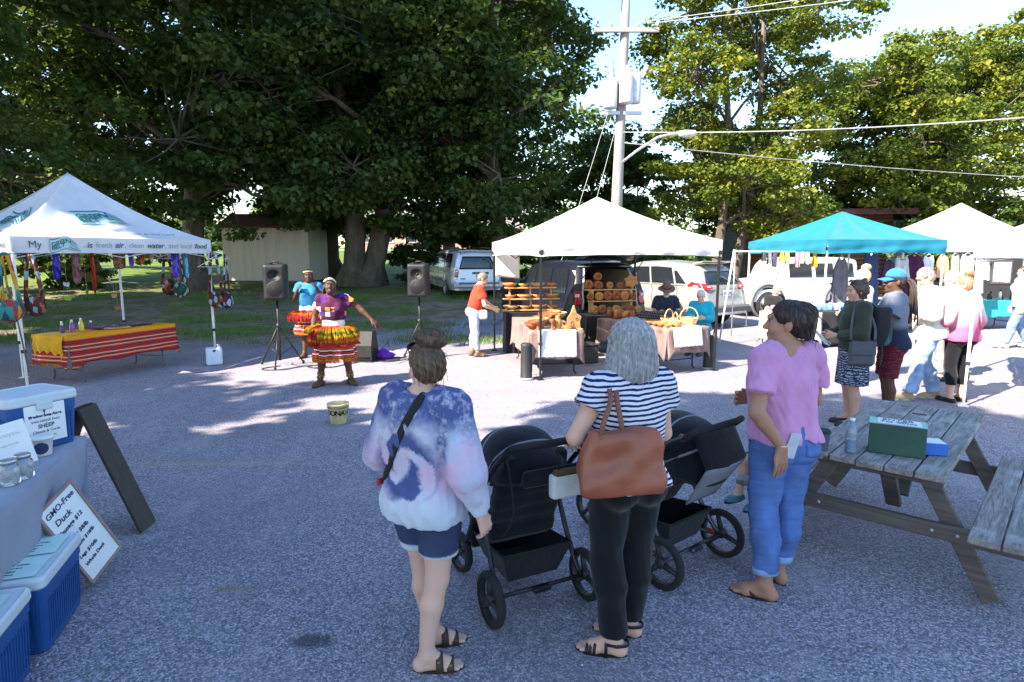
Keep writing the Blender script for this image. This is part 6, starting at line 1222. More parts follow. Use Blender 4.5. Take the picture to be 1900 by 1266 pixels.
def cooler(label, c, ang, size, sheets, z=0., front=None):
    L, W, H = size; o = thing('cooler', label, 'cooler', (c[0], c[1], z), ang); hb = H-.06
    S = SDF(); S.box((0, 0, hb/2+.004), (L/2-.035, W/2-.035, hb/2-.022), .02); me = S.mesh('b', CB, .012); 
    m = MB(); tp = 1.0; bt = .90
    def ring(z_, k, r=.035, n=5):
        out = []
        for (sx, sy) in ((1, 1), (-1, 1), (-1, -1), (1, -1)):
            for i in range(n): a = math.pi/2*i/(n-1)+{(1, 1): 0, (-1, 1): math.pi/2, (-1, -1): math.pi, (1, -1): 1.5*math.pi}[(sx, sy)]; out.append((sx*(L*k/2-r)+math.cos(a)*r, sy*(W*k/2-r)+math.sin(a)*r, z_))
        return out
    def loft(rings, cap=True):
        m = MB(); n = len(rings[0]); m.add([p for r in rings for p in r], [(i*n+j, i*n+(j+1) % n, (i+1)*n+(j+1) % n, (i+1)*n+j) for i in range(len(rings)-1) for j in range(n)]+[tuple(range(n))[::-1], tuple((len(rings)-1)*n+j for j in range(n))]); return m
    loft([ring(.003, .87), ring(.012, .885), ring(hb-.05, .955), ring(hb-.048, .975), ring(hb, .98)]).build('tub', CB, o)
    ld = loft([ring(hb+.002, 1.0), ring(hb+.012, 1.02), ring(hb+.045, 1.015), ring(hb+.056, .99), ring(hb+.060, .95), ring(hb+.054, .90), ring(hb+.054, .5)]).build('lid', CL, o)
    rib = MB()
    for sx in (-1, 1):
        for i in range(9): y = -W*.33+W*.66*i/8; rib.box((sx*L*.466, y, hb*.45), (.006, .012, hb*.62), (0, R(4)*sx, 0))
    for sy in (-1, 1):
        for i in range(16): x = -L*.38+L*.76*i/15; rib.box((x, sy*W*.466, hb*.45), (.010, .005, hb*.62), (-R(2.6)*sy, 0, 0))
    ob = rib.build('ribs', CB, o); ob['kind'] = 'stuff'
    for sx in (-1, 1): MB().box((sx*(L/2-.002), 0, hb-.05), (.03, W*.42, .03), None, .01).build('handle', CB, o)
    MB().box((0, -W/2*1.0-.004, hb-.012), (.09, .016, .05), None, .006).build('latch', CL, o)
    for (x, y, w_, d, rot) in sheets:
        p = MB().box((x, y, H+.0), (w_, d, .0015), (0, 0, rot)).build('taped_sheet', PALEP, o); k = (w_, d); bird(p, (x-w_*.28*math.cos(rot), y-w_*.28*math.sin(rot), H+.003), .05, rot)
        for i, (tx, sz) in enumerate((('Meadow Song Acres', .017), ('EWE-nique Dairy', .014), ('KEFIR', .026), ('Sheep Milk', .016))):
            text('sheet_lettering', tx, sz*w_/.22, NAVYINK, p, (x+math.cos(rot)*(-w_*.12+i*w_*.15), y+math.sin(rot)*(-w_*.12+i*w_*.15), H+.0025), (0, 0, rot-math.pi/2), .0005)
    return o
def bird(par, loc, s_, rot):
    m = MB(); m.prism([(-.1, -.9), (.0, -.3), (.2, .0), (.28, .25), (.2, .42), (.02, .45), (-.12, .3), (-.28, .05), (-.3, -.2)], 0, .02, 'xy'); me = m.me('printed_bird', NAVYINK); me.transform(Matrix.Scale(s_*.6, 4)); return link('printed_bird', me, par, loc, (0, 0, rot))
a2 = math.atan2(-.95, .31)
cooler('blue cooler with pale lid and taped notices below the duck sign', (-2.47, 2.955), a2, (.54, .34, .40), [(-.13, -.01, .22, .27, 0), (.12, -.01, .22, .27, 0)])
cooler('blue cooler in front of the cheese table, next to the taped-notice cooler', (-2.31, 2.385), a2, (.54, .34, .40), [(-.10, -.02, .22, .27, 0)])
ck = cooler('blue cooler with SHEEP cheese notice standing on the cheese table', (-2.985, 3.72), math.atan2(.91, .4), (.40, .36, .345), [], .745)
# notice on its side
fx = frame((-2.985+.91*.178, 3.72-.4*.178, .745+.165), (.4, .91, 0), (0, 0, 1))
nt = MB().box((0, 0, 0), (.225, .235, .002)).build('cheese_notice', PAPER, ck); nt.matrix_world = fx; bpy.context.view_layer.update(); nt.matrix_parent_inverse = ck.matrix_world.inverted()
for i, (tx, sz, b) in enumerate((('Meadow Song Acres', .022, .0012), ('EWE-NIQUE Dairy', .020, 0), ('SHEEP', .034, .0006), ('Cheese & Curds', .023, 0), ('Antibiotic Free', .017, 0))): text('notice_lettering', tx, sz, NAVYINK, nt, (0, .048-.032*i, .0025), (0, 0, 0), .0005, bold=b)
bird(nt, (0, .082, .002), .055, 0)
def on_table(a, b): p = F_+u_*a-nrm*b; return (p.x, p.y)
p = on_table(.40, .10); t_ = thing('plastic_tub', 'white lidded curd tub with round dark label on the table', 'tub', (p[0]-.02, p[1]+.02, .745), R(20)); MB().lathe([(.045, 0), (.048, .004), (.060, .10), (.064, .101)], 28).build('tub', M('white_plastic'), t_); MB().lathe([(.066, .10), (.067, .112), (.062, .114), (0, .115)], 28).build('lid', M('white_plastic'), t_)
m = MB(); m.grid(lambda u, v: ((.0575+.005)*math.cos(-R(75)+(u-.5)*1.25*math.sqrt(max(.02, 1-(2*v-1)**2))), (.0575+.005)*math.sin(-R(75)+(u-.5)*1.25*math.sqrt(max(.02, 1-(2*v-1)**2))), .018+.068*v), 12, 10); m.build('round_label', NAVYINK, t_)
p = on_table(.62, .16); st = thing('menu_stand', 'white printed card leaning in a stand beside the curd tub', 'sign', (p[0]-.04, p[1]+.02, .745), R(38)); cd = MB().box((0, 0, .125), (.20, .004, .25), (R(-14), R(-12), 0)).build('card', PAPER, st); MB().box((0, .05, .10), (.10, .004, .2), (R(22), R(-12), 0)).build('stand_leg', PAPER, st)
text('card_lettering', 'Meadow Song Acres', .016, GREYINK, cd, (-.01, -.034, .19), (R(76), R(-12), 0), .0004); text('card_lettering', 'Fresh Curds', .018, GREYINK, cd, (0, -.022, .135), (R(76), R(-12), 0), .0004); MB().lathe([(0, 0), (.022, .0005), (.022, .001), (0, .0012)], 16, (.062, -.012, .045), (0, -1, .24)).build('printed_badge', NAVYINK, cd)
GLS = M('jar_glass', (.8, .84, .86), .05, spec=.5, var=.02, Transmission_Weight=.92); EGG = M('pale_egg', (.72, .72, .74), .5)
for i, (a, b) in enumerate(((.80, .06), (.89, .09))):
    p = on_table(a, b); j = thing('glass_jar', ('jar of pale pickled eggs nearest the card stand', 'jar of pale pickled eggs at the table edge')[i], 'jar', (p[0], p[1], .745)); MB().lathe([(.0, .001), (.04, .002), (.046, .012), (.046, .09), (.036, .105), (.034, .115)], 20).build('glass', GLS, j); MB().lathe([(.037, .112), (.038, .13), (.034, .133), (0, .133)], 20).build('lid', M('jar_lid', (.5, .5, .5), .35, .8), j)
    for k in range(5): MB().lathe([(0, -.018), (.013, -.012), (.017, 0), (.013, .012), (0, .018)], 10, (.025*math.cos(k*2.4), .025*math.sin(k*2.4), .024+.015*k)).build('egg', EGG, j)
# hand lettered duck board leaning on the cloth
e1 = Vector((.10, .995, 0)).normalized(); Z = Vector((0, 0, 1)); nb = Vector((e1.y, -e1.x, .12)); ux = e1*.914+Z*.407; uy = e1*-.407+Z*.914; c_b = Vector((-2.475, 3.37, .34))
bd_ = thing('price_board', 'white hand-lettered GMO-Free Duck price board leaning against the cloth', 'sign'); bd_.matrix_world = frame(c_b, ux, uy-nb*.16)
MB().box((0, 0, 0), (.25, .54, .012)).build('panel', M('whiteboard', (.75, .77, .78), .35, var=.03), bd_)
for (x, y, w_, h_) in ((0, .275, .27, .018), (0, -.275, .27, .018), (-.13, 0, .018, .53), (.13, 0, .018, .53)): MB().box((x, y, .002), (w_, h_, .022), None, .003).build('frame_strip', M('board_frame', (.30, .20, .18), .6), bd_)
for i, (tx, sz) in enumerate((('GMO-Free', .047), ('Duck', .052), ('Sausage $12', .036), ('Wings $8/lb', .034), ('Breasts $18/lb', .030), ('Legs $10/lb', .030), ('Whole Duck', .030))): text('hand_lettering', tx, sz, NAVYINK, bd_, (-.108+.02*(i == 1)+.002*i, .215-.064*i, .0075), (0, 0, R(2*(-1)**i)), .0008, 'LEFT', .0008, .12)
# A-frame board beyond the table
fr = thing('sandwich_board', 'dark wooden A-frame sandwich board standing behind the cheese table', 'sign', (-2.93, 4.13, 0), R(4)); WD = grain('dark_board', (.075, .065, .055), (.045, .04, .035), 2, .8, 9, .3)
for s_ in (-1, 1): MB().box((s_*.19, 0, .45), (.022, .20, .94), (0, R(21)*-s_, 0), .004).build('panel', WD, fr)
MB().tube([(0, -.10, .885), (0, .10, .885)], .012, 6).build('hinge', BLK, fr)
# ---------------------------------------------------------------- strollers and tote
SFB = fabric('stroller_black', (.006, .0065, .011), .35, 300, .3); FOAM = M('handle_foam', (.015, .015, .016), .85, bump=.4, bscale=150); SGR = fabric('stroller_grey', (.20, .21, .25), .1, 300)
def swheel(o, p, r, ax, w_=.045):
    t_ = MB().lathe([(r*.80, -w_*.45), (r*.93, -w_*.5), (r, -w_*.25), (r, w_*.25), (r*.93, w_*.5), (r*.80, w_*.45)], 32, p, ax, False).build('wheel', TYRE, o); m = MB().lathe([(0, -w_*.4), (r*.2, -w_*.4), (r*.2, w_*.4), (0, w_*.4)], 14, p, ax); A = Vector(ax).normalized(); u = A.orthogonal().normalized(); v = A.cross(u)
    for k in range(3): a = 2*math.pi*k/3+.5; d = u*math.cos(a)+v*math.sin(a); pv = Vector(p); m.tube([pv+d*r*.1, pv+d*r*.82], [r*.13, r*.09], 6)
    m.lathe([(r*.76, -w_*.36), (r*.82, -w_*.4), (r*.82, w_*.4), (r*.76, w_*.36), (r*.76, -w_*.36)], 32, p, ax, False).build('rim', M('wheel_hub', (.03, .03, .033), .5), t_)
def stroller(label, c, f, jog, rr=.145, fr_=.125, hz=.985, track=.29):
    o = thing('stroller', label, 'stroller', (c[0], c[1], 0), math.atan2(-f[0], f[1])); X = (1, 0, 0)
    for s_ in (-1, 1): swheel(o, (s_*track, 0, rr), rr, X)
    if jog: swheel(o, (0, .84, fr_), fr_, X)
    else:
        for s_ in (-1, 1): swheel(o, (s_*.22, .60, fr_), fr_, (1, .12, 0))
    ft = M('stroller_tube', (.03, .03, .035), .4, .5) if not jog else M('stroller_alloy', (.10, .10, .12), .35, .7)
    for s_ in (-1, 1):
        k = s_*.245; MB().tube(smooth([(s_*(track-.03), 0, rr), (k, .10, rr+.16), (k, .26, .60)]), .015, 8).build('rear_leg', ft, o)
        MB().tube(smooth([(s_*(.20 if not jog else .04), .58 if not jog else .80, fr_+(.04 if not jog else .05)), (k*.95, .40, .36 if not jog else .40), (k, .22, .64), (k, .04, .84), (k, -.10, hz-.03)]), .015, 8).build('front_leg', ft, o)
        if jog: MB().tube([(s_*track*.9, 0, rr), (s_*.06, .80, fr_+.03)], .013, 8).build('side_rail', M('stroller_alloy'), o)
    MB().tube([(-track, 0, rr), (track, 0, rr)], .012, 8).box((0, -.02, rr), (.11, .05, .035), None, .012).build('axle', ft, o)
    MB().tube(smooth([(-.245, -.08, hz-.05), (-.235, -.14, hz), (-.12, -.175, hz+.012), (0, -.18, hz+.015), (.12, -.175, hz+.012), (.235, -.14, hz), (.245, -.08, hz-.05)]), .019, 10).build('handle', FOAM, o)
    S = SDF()
    if not jog:
        for i in range(6): t_ = i/5; S.box((0, .10+.14*t_*0-.0+.16*(1-t_)-.02, .40+.40*t_), (.185-.02*abs(t_-.5), .012, .06), .02, (R(18), 0, 0), .03)
        S.box((0, .36, .40), (.18, .15, .015), .02, (R(6), 0, 0), .03); S.box((0, .52, .30), (.17, .015, .1), .015, None, .03)
    else:
        for i in range(6): t_ = i/5; S.box((0, .16+.13*(1-t_)-.10*t_, .40+.34*t_), (.18, .012, .055), .02, (R(30), 0, 0), .03)
        S.box((0, .42, .40), (.175, .14, .015), .02, (R(6), 0, 0), .03); S.box((0, .58, .32), (.16, .015, .09), .015, None, .03)
    S.noise = folds(4, .006, (20, 20, 20)); link('seat', S.mesh('seat', SFB, .012), o)
    # hood: ribbed quarter dome pivoting at the hinge
    m = MB(); py, pz = (.24, .68) if not jog else (.14, .68)
    def hood(u, v):
        a = R(165 if not jog else 195)-R(140)*v; x = (u-.5)*2; r = (.30+.02*math.sin(v*math.pi*4)*0)*(1-.10*x*x); rib = .012*abs(math.sin(v*math.pi*3)); sx = .215*x*(1+.04*math.sin(v*3)); cr = math.sqrt(max(0, 1-abs(x)**3.2)); return (sx+.03*x*cr*0, py+math.cos(a)*(r+rib)*(.30+.70*cr)*1.0, pz+math.sin(a)*(r*.92+rib)*(.30+.70*cr))
    m.grid(hood, 24, 24); hd = m.build('hood', SFB, o, solid=.008)
    for v in (0, .34, .67, 1): MB().tube([Vector(hood(i/16, v))*1.0 for i in range(17)], .009, 6).build('hood_rib', SGR if v in (.34, .67) else FOAM, hd)
    if not jog: MB().tube(smooth([(-.22, .26, .62), (-.21, .42, .66), (-.12, .52, .68), (.12, .52, .68), (.21, .42, .66), (.22, .26, .62)]), .016, 8).build('bumper_bar', FOAM, o)
    m = MB(); B = [(-.21, .02, .34), (.21, .02, .34), (.19, .46, .30), (-.19, .46, .30)]; C_ = [(-.15, .08, .17), (.15, .08, .17), (.14, .42, .17), (-.14, .42, .17)]; m.add(B+C_, [(4, 5, 6, 7)]+[(i, (i+1) % 4, 4+(i+1) % 4, 4+i) for i in range(4)]); m.build('basket', SFB, o, solid=.006); MB().tube([Vector(b)+Vector((0, 0, .005)) for b in B], .008, 6, closed=True).build('basket_rim', FOAM, o)
    if jog:
        m = MB(); m.grid(lambda u, v: ((u-.5)*.40*(1-.25*v), -.20+.16*v-.05*(1-(2*u-1)**2)*(1-v), .74-.26*v), 10, 6); m.build('back_pocket', SGR, o, solid=.008)
        m = MB(); m.grid(lambda u, v: ((u-.5)*.41, -.10-.10*v-.03*(1-(2*u-1)**2), .93-.19*v), 10, 5); m.build('mesh_panel', SFB, o, solid=.005)
        for s_ in (-1, 1): MB().box((s_*.235, -.06, .90), (.03, .05, .035), (R(30), 0, 0), .01).build('red_catch', M('red_plastic'), o); MB().box((s_*track*.85, .05, rr+.01), (.025, .06, .03), None, .008).build('red_catch', M('red_plastic'), o)
    else:
        MB().box((.02, -.10, .80), (.36, .05, .10), (R(14), 0, 0), .02).build('parent_tray', SFB, o); MB().tube(smooth([(-.2, .0, .9), (-.17, -.03, .6), (-.2, .05, .45)]), .006, 5).build('harness_strap', FOAM, o)
    return o
st1 = stroller('black four-wheeled stroller held by the woman in stripes', (.15, 3.13), (-.447, .894), False)
st2 = stroller('three-wheeled jogging stroller with grey pocket and red catches', (1.10, 3.56), (-.63, .776), True, .155, .15, .95, .31)
zb = thing('zip_bag', 'cream and brown zip bag hooked under the stroller handle', 'bag', (.33, 2.99, .765), math.atan2(.447, .894)); S = SDF(); S.box((0, 0, .02), (.14, .012, .045), .018); link('pouch', S.mesh('pouch', M('cream_canvas', (.62, .63, .62), .85), .009), zb); MB().box((0, -.004, .085), (.29, .05, .035), None, .012).build('brown_band', M('brown_canvas', (.10, .06, .035), .85), zb); MB().box((0, -.031, .088), (.26, .003, .005)).build('zip', M('brass'), zb)
for x in (-.11, .11): MB().ribbon([(x, 0, .10), (x, .01, .16), (x, .03, .195)], .012, .003, (0, 1, 0)).build('loop', FOAM, zb)
# tote bag on the striped woman's shoulder
LTH = M('tan_leather', (.27, .075, .036), .45, var=.18, scale=5, bump=.35, bscale=120, dist=.003, spec=.5)
tb_ = thing('tote_bag', 'tan leather tote bag slung from the striped shoulder', 'bag', (.475, 2.60, .90), R(4)); S = SDF()
for i in range(9): t_ = i/8; S.box((.012*t_, .01*math.sin(t_*3), .035+.205*t_), (.160-.022*t_, .050-.036*t_, .030), .012, None, .045)
S.cut((.012, 0, .30), (.115, .1, .05), None, .03); S.noise = folds(8, .017, (17, 10, 17), 6, .002); link('body', S.mesh('body', LTH, .007), tb_); MB().ribbon([(-.125, 0, .258), (-.06, .0, .247), (.012, .004, .243), (.085, 0, .247), (.145, 0, .256)], .03, .006, (0, 0, 1)).build('top_edge', LTH, tb_)
for k, (x0, y) in enumerate(((-.045, -.030), (.045, .02))):
    MB().ribbon(smooth([(x0-.05 if k == 0 else x0-.03, y, .22), (x0-.045, y, .30), (-.045+k*.035, .03+k*.03, .385), (-.04+k*.04, .10+k*.02, .445), (-.035+k*.04, .165, .452), (-.03+k*.03, .225, .40)]), .023, .005, Vector((.15, -1, .1))).build('handle', M('dark_tan', (.17, .06, .035), .5), tb_); MB().box((x0-.045 if k == 0 else x0-.03, y-.012, .215), (.034, .008, .07), None, .003).build('tab', LTH, tb_)
# ---------------------------------------------------------------- picnic table
U3 = Vector((.678, .735, 0)).normalized(); W3 = Vector((U3.y, -U3.x, 0)); NR = Vector((2.31, 3.17, 0)); C3 = NR-W3*.36+U3*.89
pt = thing('picnic_table', 'weathered grey wooden picnic table with attached benches', 'picnic table', C3, math.atan2(U3.y, U3.x))   # local x along planks, y to the left
def oldwood():
    t = NT('weathered_plank'); oi = t.n('ObjectInfo').outputs['Random']; off = t.n('CombineXYZ', None, i0=t.math('MULTIPLY', oi, 31.), i1=t.math('MULTIPLY', oi, 17.), i2=oi).outputs[0]
    vec = t.n('VectorMath', {'operation': 'ADD'}, i0=t.vmap(scale=(.10, 1, 1)), i1=off).outputs[0]; g = t.noise(46, 7, .7, vec, dist=.8); g2 = t.noise(9, 4, .6, vec); kn = t.n('TexVoronoi', {'feature': 'F1'}, Vector=t.n('VectorMath', {'operation': 'ADD'}, i0=t.vmap(scale=(.6, 1, 1)), i1=off).outputs[0], Scale=4.5).outputs['Distance']
    c = t.mix(t.map(g, .35, .68), (.14, .12, .115), (.40, .365, .345)); c = t.mix(t.map(g2, .50, .72, 0, .6), c, (.13, .105, .11)); c = t.mix(t.map(kn, .10, .05, 0, .8), c, (.06, .045, .04)); c = t.mix(t.map(t.noise(3.1, 5, .65), .56, .68, 0, .5), c, (.50, .47, .45))
    t.bsdf(c, .9, 0, .2, t.bump(t.math('SUBTRACT', g, t.math('MULTIPLY', t.map(kn, .1, .04), .5)), .7, .006)); return t.m
OW = oldwood(); OW2 = grain('dark_beam', (.16, .13, .12), (.08, .065, .06), 1, .9, 10, .6)
q = random.Random(3); pw = .138
for i in range(5): link('plank', MB().box((0, 0, 0), (1.80+q.uniform(-.012, .012), pw, .038), None, .005).me('plank', OW), pt, (q.uniform(-.008, .008), -.29+.145*i, .725+q.uniform(-.002, .002)), (q.uniform(-.006, .006), 0, q.uniform(-.002, .002)))
for sg in (-1, 1):
    for k in range(2): link('bench_plank', MB().box((0, 0, 0), (1.80, .139, .038), None, .005).me('bench_plank', OW), pt, (q.uniform(-.01, .01), sg*(.55+.147*k), .435), (0, q.uniform(-.003, .003), 0))
for ex in (-.66, .66):
    MB().box((ex, 0, .66), (.04, .66, .09), None, .005).build('top_batten', OW2, pt); MB().box((ex+.041*(1 if ex < 0 else -1)*-1, 0, .37), (.04, 1.50, .09), None, .005).build('bench_beam', OW2, pt)
    for sg in (-1, 1): a = Vector((ex, sg*.22, .70)); b = Vector((ex, sg*.60, .0)); d = b-a; MB().box((a+b)/2+Vector((0, 0, .012)), (.038, .09, d.length-.03), (math.atan2(d.y, -d.z)*1.0, 0, 0), .005).build('leg', OW2, pt)
    for sg in (-1, 1):
        for yy in (sg*.42, sg*.30): MB().lathe([(0, 0), (.012, .001), (.010, .006), (0, .008)], 8, (ex+.02*(1 if ex > 0 else -1)+.041*(1 if ex < 0 else -1)*-1, yy, .37), (1 if ex > 0 else -1, 0, 0)).build('bolt', GAL, pt)
    MB().box((ex*.5, 0, .50), (.04, .09, .66), (0, R(42)*(1 if ex > 0 else -1), 0), .005).build('brace', OW2, pt)
def ontable(a, b, z=.747): p = C3+U3*a+W3*b; return (p.x, p.y, z)
GRN = M('green_box', (.025, .075, .055), .55, var=.25, scale=5)
gb = thing('ballot_box', 'dark green raffle box with ENTER TO WIN written on top', 'box', ontable(-.60, .07), math.atan2(U3.y, U3.x)-math.pi/2+R(12)); MB().box((0, 0, .09), (.29, .15, .18), None, .004).build('carton', GRN, gb); MB().box((0, .0, .1825), (.292, .152, .003)).build('lid', M('mint_lid', (.35, .55, .48), .6), gb)
mm = MB(); mm.add([(-.10, -.07, .186), (.12, -.075, .186), (.115, .06, .186), (-.105, .066, .186)], [(0, 1, 2, 3)]); sh_ = mm.build('label_sheet', PAPER, gb); text('label_lettering', 'ENTER', .055, NAVYINK, sh_, (.0, .025, .1885), (0, 0, R(-2)), .0005); text('label_lettering', 'TO WIN', .05, NAVYINK, sh_, (.0, -.032, .1885), (0, 0, R(-2)), .0005); MB().box((.02, -.005, .1885), (.06, .004, .0008), None).build('slot', EYED, sh_)
bb = thing('carton', 'flat bright blue and white carton behind the green raffle box', 'box', ontable(-.47, .20), math.atan2(U3.y, U3.x)-R(62)); MB().box((0, 0, .035), (.19, .13, .07), None, .003).build('carton', M('bright_blue', (.03, .13, .50), .5), bb); MB().box((0, 0, .0715), (.17, .11, .002)).build('label_sheet', PAPER, bb)
cu = thing('coffee_cup', 'grey paper coffee cup with black lid on the table edge', 'cup', ontable(-.83, -.27)); MB().lathe([(.027, 0), (.029, .002), (.039, .105), (.041, .107)], 24).build('cup', M('cup_grey', (.14, .14, .19), .6), cu); MB().lathe([(.042, .103), (.043, .112), (.040, .114), (.037, .122), (.033, .118), (0, .117)], 24).build('lid', PLB, cu)
wb = thing('water_bottle', 'half-full clear water bottle next to the green raffle box', 'bottle', ontable(-.78, -.13)); MB().lathe([(.030, 0), (.032, .01), (.030, .05), (.032, .09), (.032, .13), (.022, .165), (.013, .18), (.013, .195)], 20).build('bottle', M('clear_plastic', (.62, .70, .76), .1, spec=.6, var=.05, Transmission_Weight=.75), wb); MB().lathe([(.029, .004), (.031, .02), (.0295, .05), (.031, .082), (0, .083)], 20).build('water', M('blue_water', (.12, .38, .62), .1, spec=.5), wb); MB().lathe([(.015, .192), (.015, .208), (0, .209)], 16).build('cap', M('white_plastic'), wb)
# ---------------------------------------------------------------- printed tent stall: striped table, hangings, jug
a_ = math.atan2(.94, .33); ct = (-6.55, 9.99)
o = thing('folding_table', 'folding table under the orange striped cloth in the printed tent', 'table', (*ct, 0), a_); MB().box((0, 0, .70), (1.83, .74, .04), None, .01).build('table_top', M('table_plastic'), o); folding_legs(o, (-.70, .70), .74, .69, M('grey_leg', (.12, .12, .13), .5, .4))
def serape():
    t = NT('orange_striped_cloth'); z = t.sep()[2]; f = t.math('FRACT', t.math('DIVIDE', z, .155)); c = t.ramp(f, [(0, (.45, .03, .02)), (.12, (.03, .02, .05)), (.2, (.55, .10, .04)), (.34, (.70, .58, .42)), (.39, (.42, .03, .02)), (.55, (.05, .02, .06)), (.62, (.6, .2, .05)), (.7, (.65, .5, .36)), (.75, (.50, .04, .02)), (.9, (.2, .02, .04))], 'CONSTANT'); c = t.mix(t.map(z, .668, .674), c, (.78, .30, .015)); t.bsdf(c, .9, 0, .15, t.bump(t.noise(200, 2), .4, .003)); return t.m
tag(cloth(1.86, .77, .722, .42, 5, amp=.012, fl=.06, corner=.6, sides=(1, 0, 1, 1)).build('tablecloth', serape(), None, (*ct, 0), (0, 0, a_), solid=.003), 'orange and red striped cloth over the printed tent table', 'tablecloth')
yo = thing('cloth_runner', 'bright yellow fringed cloth hanging over the striped table end', 'cloth', (*ct, 0), a_); YL = fabric('marigold_cloth', (.80, .42, .01), .12, trans=.15)
MB().grid(lambda u, v: (-.935-.05*math.sin(math.pi*min(1, v*1.2))*.6-.012*math.sin(u*26)*v-.02*v, -.30+.62*u, .735-.36*v+.015*math.sin(u*15)*v), 30, 12).build('drape', YL, yo, solid=.003); MB().box((-.80, .01, .7335), (.28, .62, .004)).build('top', YL, yo)
m = MB(); q = random.Random(6)
for i in range(70): u = i/69; x, y, z = -.955-.012*math.sin(u*26), -.30+.62*u, .375+.015*math.sin(u*15); m.tube([(x, y, z+.01), (x+q.uniform(-.01, .01), y+q.uniform(-.01, .01), z-.06), (x+q.uniform(-.015, .015), y+q.uniform(-.012, .012), z-.10-q.random()*.03)], .003, 4)
ob = m.build('fringe', YL, yo); ob['kind'] = 'stuff'
def onA(x, y, z=.742): c, s_ = math.cos(a_), math.sin(a_); return (ct[0]+c*x-s_*y, ct[1]+s_*x+c*y, z)
PUR = M('purple_plastic', (.14, .03, .22), .4); WPL = M('white_plastic')
bt = [('white-capped purple bottle', PUR), ('white-capped black bottle', PLB), ('white-capped violet bottle', M('violet', (.28, .10, .38), .4)), ('clear white-capped bottle', M('frosted', (.6, .6, .66), .3)), ('lemon yellow bottle', M('lemon', (.7, .62, .08), .4)), ('white bottle', WPL), ('purple striped bottle', PUR)]
for i, (nm, mt) in enumerate(bt):
    b = thing('bottle', nm+(', %s of the row on the striped table' % ('first', 'second', 'third', 'fourth', 'fifth', 'sixth', 'seventh')[i]), 'bottle', onA(-.72+.075*i, .02+.12*(i % 2))); h = .13+.02*(i % 3); MB().lathe([(.028, 0), (.03, .006), (.03, h*.65), (.014, h*.82), (.013, h*.9)], 14).build('bottle', mt, b); MB().lathe([(.017, h*.86), (.016, h*1.08), (0, h*1.09)], 12).build('cap', WPL if i != 4 else M('lemon'), b)
for i, (nm, mt, x, y, sx, sy) in enumerate((('indigo beaded mat', fabric('indigo_mat', (.03, .03, .10), .4), .45, .05, .42, .5), ('dark woven mat of bracelets', fabric('dark_mat', (.06, .04, .07), .5), .0, .12, .40, .4), ('pink carved soap tray', M('pink_tray', (.6, .32, .32), .6), -.12, -.18, .14, .08), ('yellow card tray', M('yellow_tray', (.8, .55, .03), .6), .05, -.25, .24, .07))):
    o = thing('display_mat', nm+' on the striped table', 'mat', onA(x, y), a_); S = SDF(); S.box((0, 0, .008), (sx/2, sy/2, .004), .004); S.noise = folds(i, .006, (40, 40, 1)); link('mat', S.mesh('mat', mt, .012), o)
    mm = MB(); q = random.Random(i)
    for k in range(14): mm.lathe([(.022, 0), (.026, .006), (.022, .012), (.018, .006), (.022, 0)], 10, (q.uniform(-.42, .42)*sx, q.uniform(-.4, .4)*sy, .016), None, False)
    ob = mm.build('bangles', M('bead_mix', (.3, .16, .12), .5, var=.9, scale=60), o); ob['kind'] = 'stuff'
def multi(name, cols, sc=22):
    if name in _mats: return _mats[name]
    t = NT(name); v = t.n('TexVoronoi', {'feature': 'F1'}, Vector=t.vmap(scale=(1, 1, .5)), Scale=sc).outputs['Color']; n = len(cols); c = t.ramp(t.sep(v)[0], [(i/n, k) for i, k in enumerate(cols)], 'CONSTANT'); c = t.mix(t.map(t.noise(60, 3), .5, .7, 0, .4), c, (.03, .02, .02)); t.bsdf(c, .85, 0, .2, t.bump(t.noise(50, 3), .5, .006)); _mats[name] = t.m; return t.m
BAGM = multi('patch_cotton', [(.02, .16, .15), (.62, .28, .03), (.05, .25, .22), (.35, .05, .05), (.60, .45, .06), (.02, .08, .12)], 14); BAGD = multi('dark_print', [(.08, .025, .02), (.16, .06, .03), (.25, .35, .42), (.10, .03, .02), (.03, .02, .03), (.35, .12, .05)], 20); BAGG2 = multi('green_print', [(.02, .10, .05), (.4, .4, .38), (.02, .06, .04), (.05, .05, .05)], 24)
def sling(label, c, top, bot, w_, mat, seed):
    o = thing('sling_bag', label, 'bag', (c[0], c[1], 0), rnd.uniform(0, 3)); S = SDF(); zb = bot; zt = bot+(top-bot)*.42; S.ell((0, 0, zb+.14), (w_*.5, w_*.30, .15)); S.ell((.01, 0, zb+.10), (w_*.42, w_*.32, .10), None, .05)
    S.noise = folds(seed, .016, (26, 26, 8)); link('pouch', S.mesh('pouch', mat, .013), o)
    for k in (-1, 1): MB().ribbon(smooth([(k*w_*.42, 0, zb+.20), (k*w_*.34, 0, zt+.05), (k*.04, 0, top-.06), (0, 0, top)]), .05, .012, (0, 1, .1)).build('strap', mat, o)
    return o
sling('green and orange patchwork sling bag hanging on the near tent leg', (-6.86, 8.45), 1.93, 1.02, .30, BAGM, 3); sling('brown and red patchwork sling bag beside the green one', (-6.72, 8.72), 1.9, 1.06, .24, BAGD, 4); sling('orange patchwork sling bag hanging behind the green one', (-7.02, 8.60), 1.9, 1.10, .24, BAGM, 5)
sling('brown printed sling bag hanging on the far tent leg', (-5.30, 11.1), 1.95, .98, .26, BAGD, 6); sling('black and white printed sling bag on the far tent leg', (-5.15, 11.22), 1.9, .96, .24, multi('bw_print', [(.02, .02, .03), (.35, .42, .5), (.03, .03, .04), (.12, .02, .03)], 20), 7); sling('green printed sling bag on a hanger inside the printed tent', (-6.35, 11.9), 1.9, 1.10, .28, BAGG2, 8); sling('dark striped sling bag on a hanger inside the printed tent', (-6.55, 11.85), 1.9, 1.16, .24, BAGD, 9)
